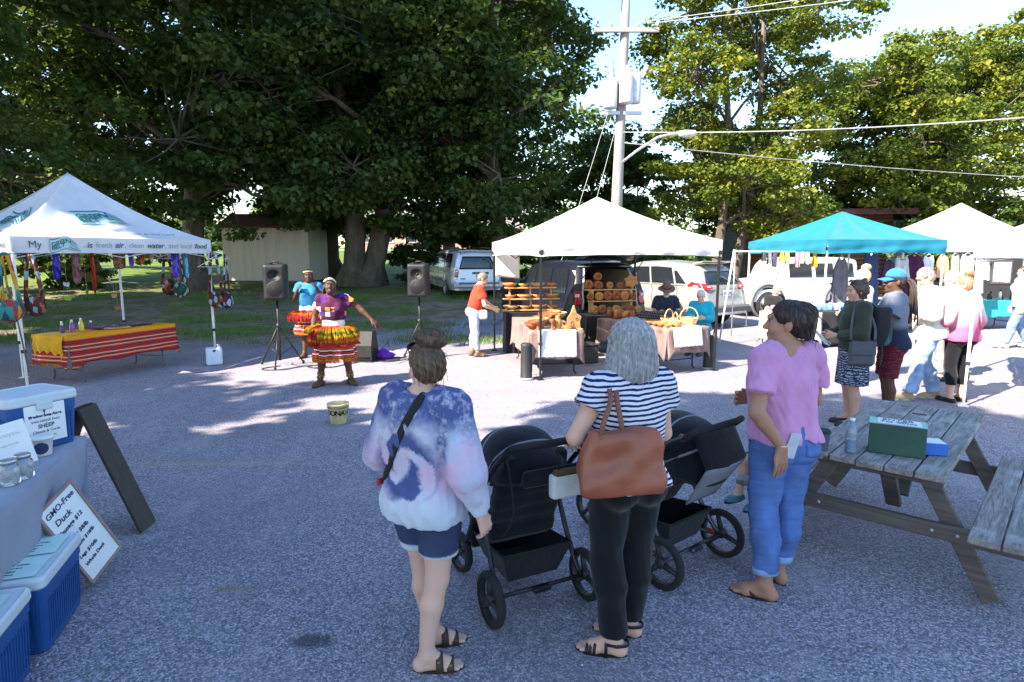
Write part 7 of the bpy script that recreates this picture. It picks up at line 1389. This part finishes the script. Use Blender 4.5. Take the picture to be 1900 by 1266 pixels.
hm = MB().tube([(-.19, 0, -.10), (0, 0, 0), (.19, 0, -.10), (-.19, 0, -.10)], .005, 5).tube(smooth([(0, 0, 0), (0, 0, .03), (.02, 0, .05), (.03, 0, .03)]), .004, 5).me('hanger', WPL)
for i, (x, y, z, a) in enumerate(((-6.5, 11.85, 1.94, .3), (-5.33, 10.98, 1.80, .2), (-5.2, 11.15, 1.94, 1.0))): tag(link('coat_hanger', hm, None, (x, y, z), (0, 0, a)), ('white hanger carrying the dark and green bags', 'white hanger on the far leg of the printed tent', 'white hanger above the black and white bag')[i], 'hanger')
strips = [(.08, 'royal blue', (.03, .02, .45), .34, .10), (.15, 'brown and ochre', (.20, .11, .06), .30, .13), (.23, 'cobalt blue double', (.04, .03, .55), .50, .14), (.30, 'grey with pink', (.28, .14, .18), .60, .13), (.36, 'long red', (.42, .05, .02), .80, .05), (.47, 'rust brown', (.25, .12, .06), .32, .18), (.55, 'violet blue', (.08, .05, .42), .26, .07), (.62, 'red beaded', (.5, .06, .04), .22, .06), (.68, 'white beaded', (.55, .45, .42), .20, .05), (.82, 'violet and blue', (.10, .06, .50), .46, .16), (.88, 'sky blue', (.10, .42, .62), .46, .11), (.95, 'dark brown', (.10, .06, .05), .40, .14)]
BLc = Vector((-9.45, 11.2, 0)); BRc = Vector((-7.98, 12.6, 0)); FRc = Vector((-5.42, 11.15, 0))
for i, (f, nm, col, L, w_) in enumerate(strips):
    p = (BLc.lerp(BRc, f/.45) if f < .45 else BRc.lerp(FRc, (f-.45)/.55)); p = p*.985; o = thing('hanging_scarf', nm+' cloth strip hanging from the printed tent truss', 'scarf', (p.x, p.y, 1.95), math.atan2(p.x, -p.y)*-1+.2*i); w2 = w_*1.2
    MB().grid(lambda u, v: ((u-.5)*w2*(1 if v < .75 else math.sqrt(max(.03, 1-((v-.75)/.26)**2))), .015*math.sin(u*9+i+v*3), -L*v), 10, 14).build('cloth', multi('scarf_%d' % i, [col, tuple(c*.6 for c in col), col, tuple(min(1, c*1.5+.05) for c in col)], 18), o, solid=.004)
    MB().tube([(0, 0, 0), (0, 0, .12)], .004, 4).build('cord', M('white_cord'), o)
for i, (f, z, col) in enumerate(((.26, 1.35, (.5, .55, .6)), (.26, 1.08, (.35, .5, .05)), (.42, 1.38, (.5, .52, .55)), (.43, 1.10, (.45, .3, .12)), (.44, .85, (.4, .14, .06)), (.33, 1.2, (.4, .25, .05)))):
    p = (BLc.lerp(BRc, f/.45))*.99; o = thing('hanging_ornament', ('silver bird', 'lime green', 'white horse', 'straw', 'terracotta', 'gold curved')[i]+' ornament dangling on a string in the printed tent', 'ornament', (p.x, p.y, z), i); MB().prism([(-.05, -.03), (.03, -.05), (.06, .0), (.04, .05), (.0, .02), (-.05, .05), (-.07, .02)], -.008, .008).build('figure', M('orn_%d' % i, col, .5), o); MB().tube([(0, 0, .04), (0, 0, 1.95-z)], .002, 4).build('string', M('white_cord'), o)
j = thing('water_jug', 'white square water jug standing by the printed tent leg', 'jug', (-5.22, 10.72, 0), R(28)); S = SDF(); S.box((0, 0, .155), (.10, .085, .12), .03); S.cut((0, 0, .255), (.055, .12, .035), None, .01); S.cone((.08, 0, .29), (.08, 0, .325), .026, .026, .01); S.noise = folds(2, .002, (60, 60, 60)); link('body', S.mesh('body', M('jug_plastic', (.62, .70, .80), .4, var=.05), .011), j); MB().lathe([(.03, 0), (.03, .03), (0, .032)], 16, (.08, 0, .325)).build('cap', M('jug_cap', (.3, .35, .45), .5), j)
rp = tag(MB().tube(smooth([(-6.90, 8.5, 1.5), (-6.80, 8.48, 1.0), (-6.72, 8.46, .45), (-6.70, 8.45, .30)]), .010, 6).build('strap', M('leather_strap', (.14, .09, .06), .7)), 'brown leather strap dangling with a hook from the tent leg', 'strap')
# ---------------------------------------------------------------- music gear and donation bucket
SPK = M('speaker_shell', (.010, .010, .012), .55, bump=.2, bscale=220); GRL = M('speaker_grille', (.014, .014, .016), .5, .3, bump=.8, bscale=260)
def speaker(label, slabel, x, y, ang):
    z0 = float(gz(x, y)); o = thing('speaker_stand', slabel, 'speaker stand', (x, y, z0), ang); MB().tube([(0, 0, .12), (0, 0, 1.20)], .018, 10).tube([(0, 0, .10), (0, 0, .75)], .024, 10).build('pole', BLK, o); MB().lathe([(.035, 0), (.04, .02), (.035, .06)], 12, (0, 0, .68)).build('collar', PLB, o)
    for k in range(3):
        a = k*2.094+.5; d = Vector((math.cos(a), math.sin(a), 0)); l = MB().tube([d*.03+Vector((0, 0, .66)), d*.40+Vector((0, 0, .03))], .013, 8).build('leg', BLK, o); MB().lathe([(.02, -.01), (.022, .03), (.016, .05)], 10, d*.405+Vector((0, 0, .012))).build('rubber_foot', PLB, l); MB().tube([Vector((0, 0, .18)), d*.225+Vector((0, 0, .33))], .008, 6).build('brace', BLK, o)
    s = thing('loudspeaker', label, 'speaker', (x, y, z0+1.14), ang); S = SDF(); S.box((0, 0, .31), (.145, .13, .27), .035); S.box((0, -.08, .31), (.125, .07, .25), .035, None, .03); S.ell((0, 0, .60), (.13, .12, .05), None, .04); S.cut((0, 0, .63), (.075, .3, .03), None, .01); S.cut((0, -.19, .43), (.10, .06, .085), None, .02); S.plane((0, 0, .0), (0, 0, -1)); link('cabinet', S.mesh('cabinet', SPK, .009), s)
    MB().lathe([(.145, 0), (.142, .014), (.12, .022), (0, .034)], 32, (0, -.168, .20), (0, -1, 0)).build('woofer_grille', GRL, s); MB().lathe([(.035, 0), (.02, -.02), (0, -.025)], 16, (0, -.135, .43), (0, -1, 0)).build('horn', PLB, s); MB().tube([(-.06, 0, .625), (-.04, 0, .65), (.04, 0, .65), (.06, 0, .625)], .014, 8).build('handle', SPK, s)
speaker('black loudspeaker on the stand beside the shed', 'black tripod stand carrying the loudspeaker beside the shed', -4.02, 10.6, R(10)); speaker('black loudspeaker on the stand near the silver minivan', 'black tripod stand carrying the loudspeaker near the silver minivan', -1.70, 11.35, R(-4))
o = thing('floor_amplifier', 'black wedge floor amplifier behind the lead dancer', 'amplifier', (-2.72, 11.15, 0), R(-8)); MB().prism([(-.2, 0), (.2, 0), (.2, .1), (.06, .55), (-.12, .55), (-.2, .3)], -.24, .24, 'yz').build('cabinet', SPK, o); MB().grid(lambda u, v: (-.21+.42*u, -.205+.075*v, .06+.23*v), 4, 4).build('grille', GRL, o, solid=.01)
for i in range(7): MB().box((0, -.215+.0118*i, .06+.04*i), (.43, .012, .008)).build('grille_bar', SPK, o)
o = thing('cloth_bundle', 'purple cloth heaped beside the floor amplifier', 'cloth', (-2.35, 11.3, 0), R(5)); S = SDF(); S.ell((0, 0, .07), (.17, .13, .085)); S.cone((-.05, 0, .1), (-.02, .02, .20), .07, .03, .05); S.plane((0, 0, .01), (0, 0, -1)); S.noise = folds(3, .022, (34, 34, 14)); link('heap', S.mesh('heap', fabric('purple_cloth', (.13, .02, .36), .2), .012), o); MB().box((.05, -.06, .012), (.44, .32, .02), None, .008).build('case_lid', PLB, o)
def cable(label, pts): tag(MB().tube(smooth([(x, y, float(gz(x, y))+.012) for x, y in pts], 3, 5), .009, 5).build('cable', PLB), label, 'cable')
cable('black cable looping from the left speaker stand to the amplifier', [(-4.0, 10.55), (-4.2, 10.3), (-4.1, 10.15), (-3.8, 10.2), (-3.6, 10.5), (-3.3, 10.6), (-3.1, 10.4), (-2.9, 10.7), (-2.75, 10.9)]); cable('black cable running from the amplifier to the right speaker stand', [(-2.5, 11.1), (-2.25, 10.95), (-2.0, 11.15), (-1.9, 11.3), (-1.72, 11.3)]); cable('spare black cable coil on the gravel by the dancers', [(-3.5, 10.5), (-3.35, 10.35), (-3.2, 10.5), (-3.35, 10.62), (-3.52, 10.48), (-3.3, 10.32), (-3.1, 10.45)])
b = thing('bucket', 'cream plastic bucket lettered DONATE on the gravel', 'bucket', (-1.99, 6.92, 0)); CRM = M('cream_bucket', (.60, .49, .27), .6, var=.25, scale=12, bump=.1); MB().lathe([(.0, .004), (.082, .002), (.086, .006), (.118, .215), (.126, .22), (.126, .236), (.113, .238), (.108, .2), (.078, .02), (0, .018)], 32).build('pail', CRM, b); MB().lathe([(.1225, .19), (.1235, .194), (.1245, .20), (.122, .203)], 32, cap=False).build('rim_ring', M('bucket_band', (.2, .12, .06), .7), b)
def wrapb(co): a = -math.pi/2+.28+co.x/.108; r = .1045+(co.y)*.15+.002+co.z; return Vector((r*math.cos(a), r*math.sin(a), .135+co.y))
text('lettering', 'DONATE', .085, M('black_marker', (.015, .013, .02), .6), b, None, None, .001, 'CENTER', .003, 0, .85, wrapb)
# ---------------------------------------------------------------- wood-ware stall
BWOOD = grain('honey_wood', (.52, .235, .075), (.33, .13, .04), 0, .45, 7, .15); RWOOD = grain('red_wood', (.30, .10, .035), (.17, .05, .02), 2, .5, 8, .2); PINE = grain('pine_board', (.58, .36, .16), (.42, .23, .09), 0, .6, 8, .2)
LACE = fabric('brown_lace', (.20, .13, .12), .45, 200, .2)
def lace_white():
    t = NT('white_lace'); v = t.n('TexVoronoi', {'feature': 'F1'}, Vector=t.obj, Scale=26.).outputs['Distance']; hole = t.map(v, .10, .06); c = t.mix(hole, (.74, .74, .76), (.12, .12, .16)); t.bsdf(c, .9, 0, .2, t.bump(v, .4, .004)); return t.m
WLACE = lace_white(); BLKC = fabric('black_cloth', (.012, .012, .015), .3)
def ware_table(label, clabel, c, ang, L, W, drop, mat, sides=(1, 1, 1, 1), legs=BLK, h=.74):
    o = thing('folding_table', label, 'table', (*c, 0), ang); MB().box((0, 0, h-.02), (L, W, .036), None, .008).build('table_top', M('table_plastic'), o); folding_legs(o, (-L*.36, L*.36), W, h-.03, legs)
    tag(cloth(L+.02, W+.02, h, drop, len(label), amp=.016, fl=.04, corner=.9, sides=sides).build('tablecloth', mat, None, (*c, 0), (0, 0, ang), solid=.003), clabel, 'tablecloth')
    def on(x, y, z=h+.007): return (c[0]+math.cos(ang)*x-math.sin(ang)*y, c[1]+math.sin(ang)*x+math.cos(ang)*y, z)
    return on
aA = R(97); cA = (.56, 10.60); onT = ware_table('folding table of wooden bowls at the front of the white tent', 'brown lace cloth on the wooden bowl table', cA, aA, 2.2, .82, .42, LACE)
aB = R(15); cB = (2.0, 12.25); onB = ware_table('folding table of round wooden boxes behind the open minivan', 'black cloth on the round wooden box table', cB, aB, 1.3, .65, .35, BLKC)
aC = R(117); cC = (2.42, 10.80); onC = ware_table('folding table of baskets and game boards at the right of the white tent', 'brown patterned cloth on the basket table', cC, aC, 1.9, .86, .40, LACE, (1, 1, 1, 1))
for lab, on_, y in (('white lace runner hanging at the front end of the bowl table', (cA, aA), .0), ('white lace runner hanging at the front end of the basket table', (cC, aC), .05)):
    c, a = on_; L = 2.2 if c is cA else 1.9; o = thing('lace_runner', lab, 'cloth', (*c, 0), a); MB().grid(lambda u, v: (-L/2-.035-.05*v-.008*math.sin(u*20)*v, -.30+.60*u+y, .758-(.40 if c is cA else .30)*v-.012*abs(math.sin(u*math.pi*7))*(v > .9)), 36, 14).build('lace', WLACE, o, solid=.003); MB().box((-L/2+.10, y, .7535), (.28, .60, .003)).build('top', WLACE, o)
bowls = []
for k, (r, h) in enumerate(((.13, .075), (.17, .085), (.10, .065), (.21, .10))): bowls.append(MB().lathe([(0, .002), (r*.42, 0), (r*.45, .006), (r*.8, h*.5), (r, h), (r*.95, h), (r*.74, h*.5), (r*.4, .015), (0, .013)], 26).me('wooden_bowl', (BWOOD, PINE, BWOOD, RWOOD)[k]))
shelf = thing('display_shelf', 'stepped three-board pine display shelf beside the minivan', 'shelf', (.42, 12.05, 0), R(12))
for i, z in enumerate((.84, 1.05, 1.265)): MB().box((.0+.0*i, .12-.10*(2-i)*0+.07*i, z), (1.22-.10*i, .20, .022), None, .003).build('shelf_board', PINE, shelf)
for x in (-.42, .0, .42): MB().box((x, .22, .66), (.035, .03, 1.32), (R(-6), 0, R(0)), .003).build('upright', PINE, shelf)
MB().box((0, .16, .40), (1.1, .34, .8)).build('cloth_base', BLKC, shelf)
GBW = 'turned bowls of the wood-ware stall'; words = ('topmost', 'middle', 'lowest')
for i, z in enumerate((1.276, 1.061, .851)):
    for k in range(4):
        x = -.42+.28*k; y = .12+.07*(2-i); p = Matrix.Rotation(R(12), 3, 'Z') @ Vector((x, y, 0)); s_ = (1.15, 1.1, .92, 1.15)[(k+i) % 4]; b = link('wooden_bowl', bowls[(0, 2, 1, 2)[(k+i) % 4]], None, (.42+p.x, 12.05+p.y, z), (0, 0, k*1.7+i), (s_, s_, s_)); tag(b, 'honey wooden bowl in the row on the '+words[2-i if False else i]+' shelf board', 'bowl', GBW+' on the '+words[i]+' board')
q = random.Random(11); spots = []
for i in range(26):
    x = -.98+1.9*((i*.37) % 1); y = -.32+.64*((i*.618+.2) % 1); spots.append((x, y))
for i, (x, y) in enumerate(spots): k = i % 4; s_ = q.uniform(.6, .9); tag(link('wooden_bowl', bowls[k], None, onT(x, y, .749+(.06 if i > 16 else 0)), (q.uniform(-.10, .10) if i > 16 else 0, q.uniform(-.10, .10) if i > 16 else 0, q.uniform(0, 6)), (s_, s_, s_*1.35)), 'turned wooden bowl crowded among others on the front table', 'bowl', GBW+' crowding the front table')
vase = [MB().lathe([(0, 0), (.045, .0), (.05, .01), (.07, .08), (.06, .15), (.03, .19), (.035, .22), (.028, .22), (.02, .19), (0, .18)], 20).me('vase', BWOOD), MB().lathe([(0, 0), (.06, 0), (.06, .01), (.02, .03), (.018, .10), (.045, .13), (.05, .17), (.03, .175), (0, .16)], 20).me('vase', RWOOD)]
for i, (x, y, k) in enumerate(((-1.0, .28, 1), (-.98, .05, 1), (-.9, -.05, 0), (-.80, .2, 0))): tag(link('wooden_vase', vase[k], None, onT(x, y), (0, 0, i)), ('small red-brown candle cup at the front table corner', 'second red-brown candle cup beside the first', 'squat honey vase behind the candle cups', 'honey vase near the tall wooden sculpture')[i], 'vase')
o = thing('wood_sculpture', 'tall pale fretwork wooden sculpture on the front table corner', 'sculpture', onT(-.92, -.30), R(20)); MB().prism([(-.12, 0), (.12, 0), (.10, .12), (.13, .2), (.04, .26), (.0, .38), (-.05, .25), (-.11, .18)], -.02, .02).build('fretwork', PINE, o); MB().box((0, 0, .006), (.28, .12, .012)).build('base', PINE, o)
for (x, z, r) in ((-.03, .1, .03), (.05, .16, .025)): MB().lathe([(r, -.024), (r, .024), (r*.7, .024), (r*.7, -.024), (r, -.024)], 14, (x, 0, z), (0, 1, 0), False).build('ring', RWOOD, o)
big = tag(link('wooden_bowl', bowls[1], None, onT(.55, -.28), None, (1.35, 1.35, 1.6)), 'large wide wooden bowl at the back of the front table', 'bowl')
# round boxes and fretwork on the middle table
disc = MB().lathe([(0, -.035), (.075, -.035), (.085, -.02), (.085, .02), (.075, .035), (.02, .035), (.018, .025), (0, .024)], 24, (0, 0, 0), (0, -1, 0)).tube([(.055*math.cos(a)*(.3+.7*a/7), -.037, .055*math.sin(a)*(.3+.7*a/7)) for a in np.linspace(.5, 7, 26)], .006, 5).me('round_box', RWOOD); disc2 = disc.copy(); disc2.materials.clear(); disc2.materials.append(BWOOD)
ris = thing('display_riser', 'two-board pine riser with round wooden boxes in the van opening', 'shelf', (2.02, 12.42, 0), R(15))
for i, z in enumerate((.99, 1.21)): MB().box((0, .05+.12*i, z), (1.0+.1*i, .17, .022), None, .003).build('shelf_board', PINE, ris)
for x in (-.42, .42): MB().box((x, .12, .98), (.03, .2, .46), None, .003).build('end_panel', PINE, ris)
RB = 'round wooden puzzle boxes'; q = random.Random(5)
for i, (z, n, y, lab) in enumerate(((.749, 7, -.16, 'standing on the black cloth before the riser'), (1.001, 6, .05, 'on the lower riser board'), (1.221, 5, .17, 'on the upper riser board'))):
    for k in range(n):
        s_ = q.uniform(.85, 1.15); x = -.46+.92*k/(n-1); p = Matrix.Rotation(R(15), 3, 'Z') @ Vector((x, y, 0)); tag(link('round_box', (disc, disc2)[(k*2+i) % 3 == 0], None, (2.02+p.x, 12.42+p.y-(.05 if i == 0 else 0), z+.085*s_), (0, q.uniform(-.3, .3), R(15)+q.uniform(-.4, .4)), (s_, s_, s_)), 'round wooden puzzle box '+lab, 'wooden box', RB+' '+lab)
for k in range(2): tag(link('round_box', disc, None, (1.72+.0*k, 12.5, 1.225+.085+.165*k), (0, 0, R(15))), ('round wooden box at the foot of the stacked pair', 'round wooden box balanced on top of another box')[k], 'wooden box')
o = thing('star_plaque', 'jagged wooden star plaque leaning on the upper riser', 'plaque', (2.42, 12.62, 1.23), R(15)); MB().prism([(.17*math.cos(i*math.pi/6+.2)*(1 if i % 2 else .7), .15+.15*math.sin(i*math.pi/6+.2)*(1 if i % 2 else .7)) for i in range(12)], -.012, .012).build('plaque', BWOOD, o)
for i in range(5): tag(link('round_box', disc2 if i % 2 else disc, None, onC(.80-.12*i, .26-.03*i, .749+.085), (0, .2*i, R(30)+i), (1, 1.2, 1)), 'round wooden box lined up at the back of the basket table', 'wooden box', 'boxes at the back of the basket table')
o = thing('game_board_rack', 'slanted rack of small black and white patterned boards', 'rack', onC(.12, -.28, .75), aC+math.pi/2)
def cells():
    t = NT('patterned_boards'); b = t.n('TexBrick', None, Vector=t.vmap(rot=(R(90), 0, 0)), Color1=(.72, .72, .74), Color2=(.6, .6, .62), Mortar=(.012, .012, .02), Scale=1., **{'Mortar_Size': .013, 'Brick_Width': .055, 'Row_Height': .032}); t.bsdf(b.outputs[0], .6); return t.m
MB().box((0, .06, .085), (.10, .20, .004), (0, 0, 0)).build('foot', PINE, o); MB().box((0, .0, .09), (.95, .012, .17), (R(-32), 0, 0), .002).build('board', cells(), o)
o = thing('tray', 'flat wooden tray with yellow label at the front of the rack', 'tray', onC(.25, .12, .749), aC+.4); MB().box((0, 0, .02), (.32, .20, .04), None, .004).build('tray', PINE, o); MB().box((0, -.101, .02), (.28, .003, .03)).build('label_strip', M('yellow_tray'), o)
bask = MB()
for i in range(7): bask.tube([((.10+.008*i)*math.cos(a), (.10+.008*i)*math.sin(a), .008+.018*i+.004*math.sin(a*10+i*3.1)) for a in np.linspace(0, 6.283, 41)[:-1]], .008, 5, closed=True)
BW = M('wicker', (.62, .42, .19), .7, var=.3, scale=40); bme = bask.lathe([(0, .004), (.1, .004)], 20).me('weave', BW); hme = MB().tube([(.15*math.cos(a), 0, .12+.17*math.sin(a)) for a in np.linspace(0, math.pi, 15)], .009, 6).me('hoop', BW)
for i, (x, y, s_) in enumerate(((-.72, -.22, 1.), (-.55, .06, .9), (-.80, .14, .8))):
    o = thing('basket', ('woven basket with hoop handle at the right corner of the basket table', 'woven basket behind the corner basket', 'small woven basket over the white lace')[i], 'basket', onC(x, y, .755), i*.8); o.scale = (s_, s_, s_); link('weave', bme, o); link('hoop', hme, o)
for i in range(9): tag(link('wooden_bowl', bowls[(2, 0)[i % 2]], None, onC(-.86+.16*(i % 5), .34-.16*(i//5), .752), (0, 0, i), (.7, .7, .9)), 'small pale wooden dish on the basket table', 'dish', 'dishes on the basket table')
# tent weights, hung sheet, chair, crate
wt_ = [('black cylinder weight beside the near leg of the wood-ware tent', (.22, 9.42)), ('black square post weight at the right leg of the wood-ware tent', (3.32, 10.32))]
for i, (lab, p) in enumerate(wt_):
    o = thing('tent_weight', lab, 'weight', (*p, 0)); MB().lathe([(.10, 0), (.105, .02), (.09, .05), (.085, .52), (.09, .55), (.07, .57), (0, .57)], 20).build('cylinder', PLB, o); MB().lathe([(.115, 0), (.115, .03), (.10, .035)], 20).build('base_ring', M('concrete_ring', (.3, .29, .27), .9), o)
o = thing('hanging_sheet', 'white square sheet clipped under the left corner of the wood-ware tent', 'sheet', (-.30, 12.1, 1.35), R(14)); MB().grid(lambda u, v: (-.02+.48*u, .02*math.sin(u*6)*v, .56-.42*v-.04*u*v), 10, 8).build('sheet', WHT, o, solid=.003)
for x in (0, .45): MB().box((x, 0, .57), (.02, .02, .04)).build('clip', PLB, o)
o = thing('folding_chair', 'black folding chair of the woman in turquoise', 'chair', (3.76, 12.22, 0), R(150)); MB().box((0, .02, .45), (.42, .40, .03), None, .01).build('seat', PLB, o); MB().box((0, -.24, .72), (.42, .03, .3), (R(8), 0, 0), .01).build('backrest', PLB, o)
for s_ in (-1, 1): MB().tube([(s_*.21, -.26, .86), (s_*.21, -.2, .44), (s_*.21, .2, .01)], .011, 6).build('leg', BLK, o); MB().tube([(s_*.20, .18, .44), (s_*.20, -.22, .01)], .011, 6).build('leg', BLK, o)
o = thing('stool', 'plain stool under the seated bearded man', 'stool', (3.17, 12.8, 0)); MB().lathe([(0, .40), (.18, .40), (.18, .43), (0, .435)], 20).build('seat', PLB, o)
for k in range(4): a = .78+k*1.57; MB().tube([(.12*math.cos(a), .12*math.sin(a), .40), (.18*math.cos(a), .18*math.sin(a), .0)], .011, 6).build('leg', BLK, o)
o = thing('storage_crate', 'black crate under the wood-ware tables', 'crate', (1.25, 10.95, 0), R(20)); MB().box((0, 0, .16), (.5, .35, .32), None, .02).build('tub', PLB, o); MB().box((0, 0, .33), (.53, .38, .025), None, .01).build('lid', PLB, o)
o = thing('stool', 'second plain stool under the bald man', 'stool', (5.62, 13.35, 0)); MB().lathe([(0, .40), (.18, .40), (.18, .43), (0, .435)], 20).build('seat', PLB, o)
for k in range(4): a = .78+k*1.57; MB().tube([(.12*math.cos(a), .12*math.sin(a), .40), (.18*math.cos(a), .18*math.sin(a), .0)], .011, 6).build('leg', BLK, o)
# ---------------------------------------------------------------- clothing stalls
o = tag(MB().tube([(4.42, 13.1, 0), (4.70, 13.25, 2.02)], .019, 8).build('pole', ALU), 'white pole leaning between the wood-ware tent and the turquoise tent', 'pole')
rail = thing('garment_rail', 'long chrome garment rail under the turquoise and white tents', 'rail', (9.3, 15.0, 0), R(8))
MB().tube([(-4.2, 0, 1.98), (3.4, 0, 1.98)], .014, 8).build('bar', RIM, rail)
for x in (-4.2, -.6, 3.4): MB().tube([(x, 0, 1.98), (x, 0, .02)], .014, 8).build('post', RIM, rail)
def garment(label, px, top_, bot, w_, col, kind='tank', pat=None, cat='garment', yy=0.):
    x = (px-950)/1150*15.0/1.0; c_, s_ = math.cos(R(8)), math.sin(R(8)); lx = (x-9.3)/c_; X, Y = 9.3+c_*lx, 15.0+s_*lx+yy; k = .99*Y/15.0
    z1 = 1.92-(top_-472)/1150*15; z0 = 1.92-(bot-472)/1150*15; H = z1-z0; o = thing('hanging_garment', label, cat, (X, Y, z1), R(8)+rnd.uniform(-.25, .25)); hw = w_/2
    def shp(v):
        if kind == 'tank': return (.30+.25*min(1, v/.06) if v < .06 else (.55+.30*min(1, (v-.06)/.16) if v < .22 else .85+.15*(v-.22)/.78))
        if kind == 'dress': return (.55+.2*min(1, v/.15)) if v < .3 else .72+.28*(v-.3)/.7
        return .9+.1*v
    fz = lambda u, v, s_: ((u-.5)*2*hw*shp(v), s_*(.025+.02*math.sin(math.pi*u))*(.4+v)+.022*v*math.sin(u*14+px), -H*v-(.05*(1-(2*u-1)**2) if kind != 'strip' and v < .12 else 0)+.01*math.sin(u*9)*v)
    MB().grid(lambda u, v: fz(u, v, -1), 14, 16).grid(lambda u, v: fz(u, v, 1), 14, 16).build('cloth', fabric('garment_%d_%d' % (px, top_), col, .2) if not pat else pat, o)
    if kind != 'strip': MB().tube([(-hw*.5, 0, -.03), (0, 0, .04), (hw*.5, 0, -.03)], .006, 5).tube([(0, 0, .04), (0, 0, .09)], .004, 5).build('hanger', WPL, o)
garment('long grey sleeveless dress on the rail', 1548, 478, 560, .42, (.16, .14, .17), 'tank'); garment('navy patterned long dress on the rail', 1606, 470, 575, .46, (.02, .03, .09), 'dress', pattern('navy_dots', (.02, .03, .10), (.10, .14, .26), 60)); garment('dark plum tank top near the blue cap', 1642, 482, 530, .34, (.06, .03, .08)); garment('large maroon sleeveless top on the rail', 1692, 472, 548, .56, (.07, .012, .05)); garment('pale grey blouse on the rail', 1668, 476, 520, .4, (.6, .6, .64), 'dress'); garment('orange apron top on the rail', 1751, 474, 515, .34, (.62, .36, .16)); garment('khaki apron dress on the rail', 1776, 472, 545, .36, (.42, .38, .26), 'dress'); garment('white tunic at the end of the rail', 1722, 474, 540, .34, (.72, .72, .74), 'dress'); garment('long white dress beside the khaki apron', 1802, 472, 560, .44, (.74, .74, .76), 'dress'); garment('lilac dress hanging by the right tent pole', 1828, 478, 545, .36, (.50, .44, .58), 'dress'); garment('pale grey cardigan by the lilac dress', 1843, 476, 520, .26, (.5, .5, .55), 'dress')
garment('thin grey sock pair dangling by itself on the rail', 1427, 495, 518, .05, (.3, .3, .38), 'strip')
for i, (px, col, nm) in enumerate(((1382, (.05, .05, .06), 'black'), (1392, (.2, .2, .22), 'grey'), (1402, (.06, .05, .08), 'charcoal'), (1415, (.65, .45, .05), 'mustard'), (1424, (.35, .36, .15), 'olive'), (1443, (.3, .2, .25), 'plum'), (1452, (.45, .45, .5), 'silver'), (1461, (.3, .32, .25), 'sage'), (1475, (.75, .42, .02), 'amber'))): garment(nm+' narrow scarf dangling from the turquoise valance', px, 468, 484+(i % 3)*5, .10, col, 'strip', None, 'scarf', -.5)
onD = ware_table('black clothed display table at the near corner of the turquoise tent', 'black lettered cloth on the turquoise tent table', (6.85, 13.15), R(10), .95, .6, .70, BLKC); onE = ware_table('table heaped with clothes left of the turquoise tent leg', 'pale cloth under the heaped clothes', (5.75, 12.75), R(10), 1.0, .55, .55, fabric('pale_cloth', (.55, .5, .45), .2))
text('cloth_lettering', 'Handmade', .12, M('pale_print', (.35, .35, .38), .8), rail, None, None, .001, 'CENTER', 0, 0, 1, lambda co: Matrix.Rotation(R(2), 3, 'Z') @ Vector((co.x-2.48, -2.15, .35+co.y))) if False else None
for i, (on_, x, y, col, nm) in enumerate(((onD, -.25, 0, (.12, .2, .42), 'blue folded jeans'), (onD, .05, .05, (.3, .42, .62), 'pale blue folded shirts'), (onD, .3, -.05, (.10, .16, .35), 'navy folded shirts'), (onD, .28, .12, (.2, .55, .15), 'bright green folded cloth'), (onE, -.35, 0, (.6, .3, .4), 'pink knit heap'), (onE, -.1, .05, (.65, .6, .6), 'white knit heap'), (onE, .15, -.05, (.7, .35, .35), 'coral knit heap'), (onE, .35, .05, (.3, .5, .3), 'green knit heap'))):
    o = thing('folded_clothes', nm+(' on the black clothed table' if i < 4 else ' on the pale clothed table'), 'clothes', on_(x, y, .748), i); S = SDF(); S.box((0, 0, .045), (.12, .10, .03), .02); S.box((.04, .02, .09), (.08, .08, .02), .02, (0, 0, .4), .03); S.noise = folds(i, .014, (26, 26, 40)); link('pile', S.mesh('pile', fabric('pile_%d' % i, col, .3), .014), o)
TEALC = fabric('teal_tablecloth', (.02, .30, .32), .1)
onF = ware_table('long table under a teal cloth at the far white tent', 'teal fitted cloth on the far long table', (12.3, 16.2), R(4), 1.9, .75, .42, TEALC); onG = ware_table('shorter teal table next to the long teal table', 'teal fitted cloth on the shorter far table', (10.35, 16.0), R(4), 1.3, .75, .42, TEALC)
for i in range(12):
    b = thing('jar', 'small dark jar in the row on the far teal table', 'jar', onF(-.85+.155*i, -.1+.12*(i % 2), .748), 0, 'jars on the far teal table'); h = .13+.05*(i % 3); MB().lathe([(.035, 0), (.036, h*.7), (.02, h*.85), (.02, h)], 12).build('jar', (PLB, M('green_glass', (.03, .08, .05), .2), WPL)[i % 3], b); MB().lathe([(.024, h*.95), (.024, h+.03), (0, h+.031)], 10).build('lid', PLB, b)
o = thing('display_wall', 'black display wall with framed prints at the far right', 'display', (19.0, 23.5, 0), R(-12)); MB().box((0, 0, 1.0), (4.2, .1, 2.0), None, .01).build('panel', M('black_panel', (.018, .018, .02), .8), o)
for i in range(4): f = MB().box((-1.5+1.0*i, -.06, 1.25), (.7, .03, .9), None, .006).build('print_frame', M('frame_dark', (.06, .05, .05), .5), o); MB().box((-1.5+1.0*i, -.08, 1.25), (.58, .01, .76)).build('print', M('print_%d' % i, ((.12, .14, .16), (.3, .3, .32), (.05, .07, .1), (.2, .16, .14))[i], .6, var=.6, scale=6), f)
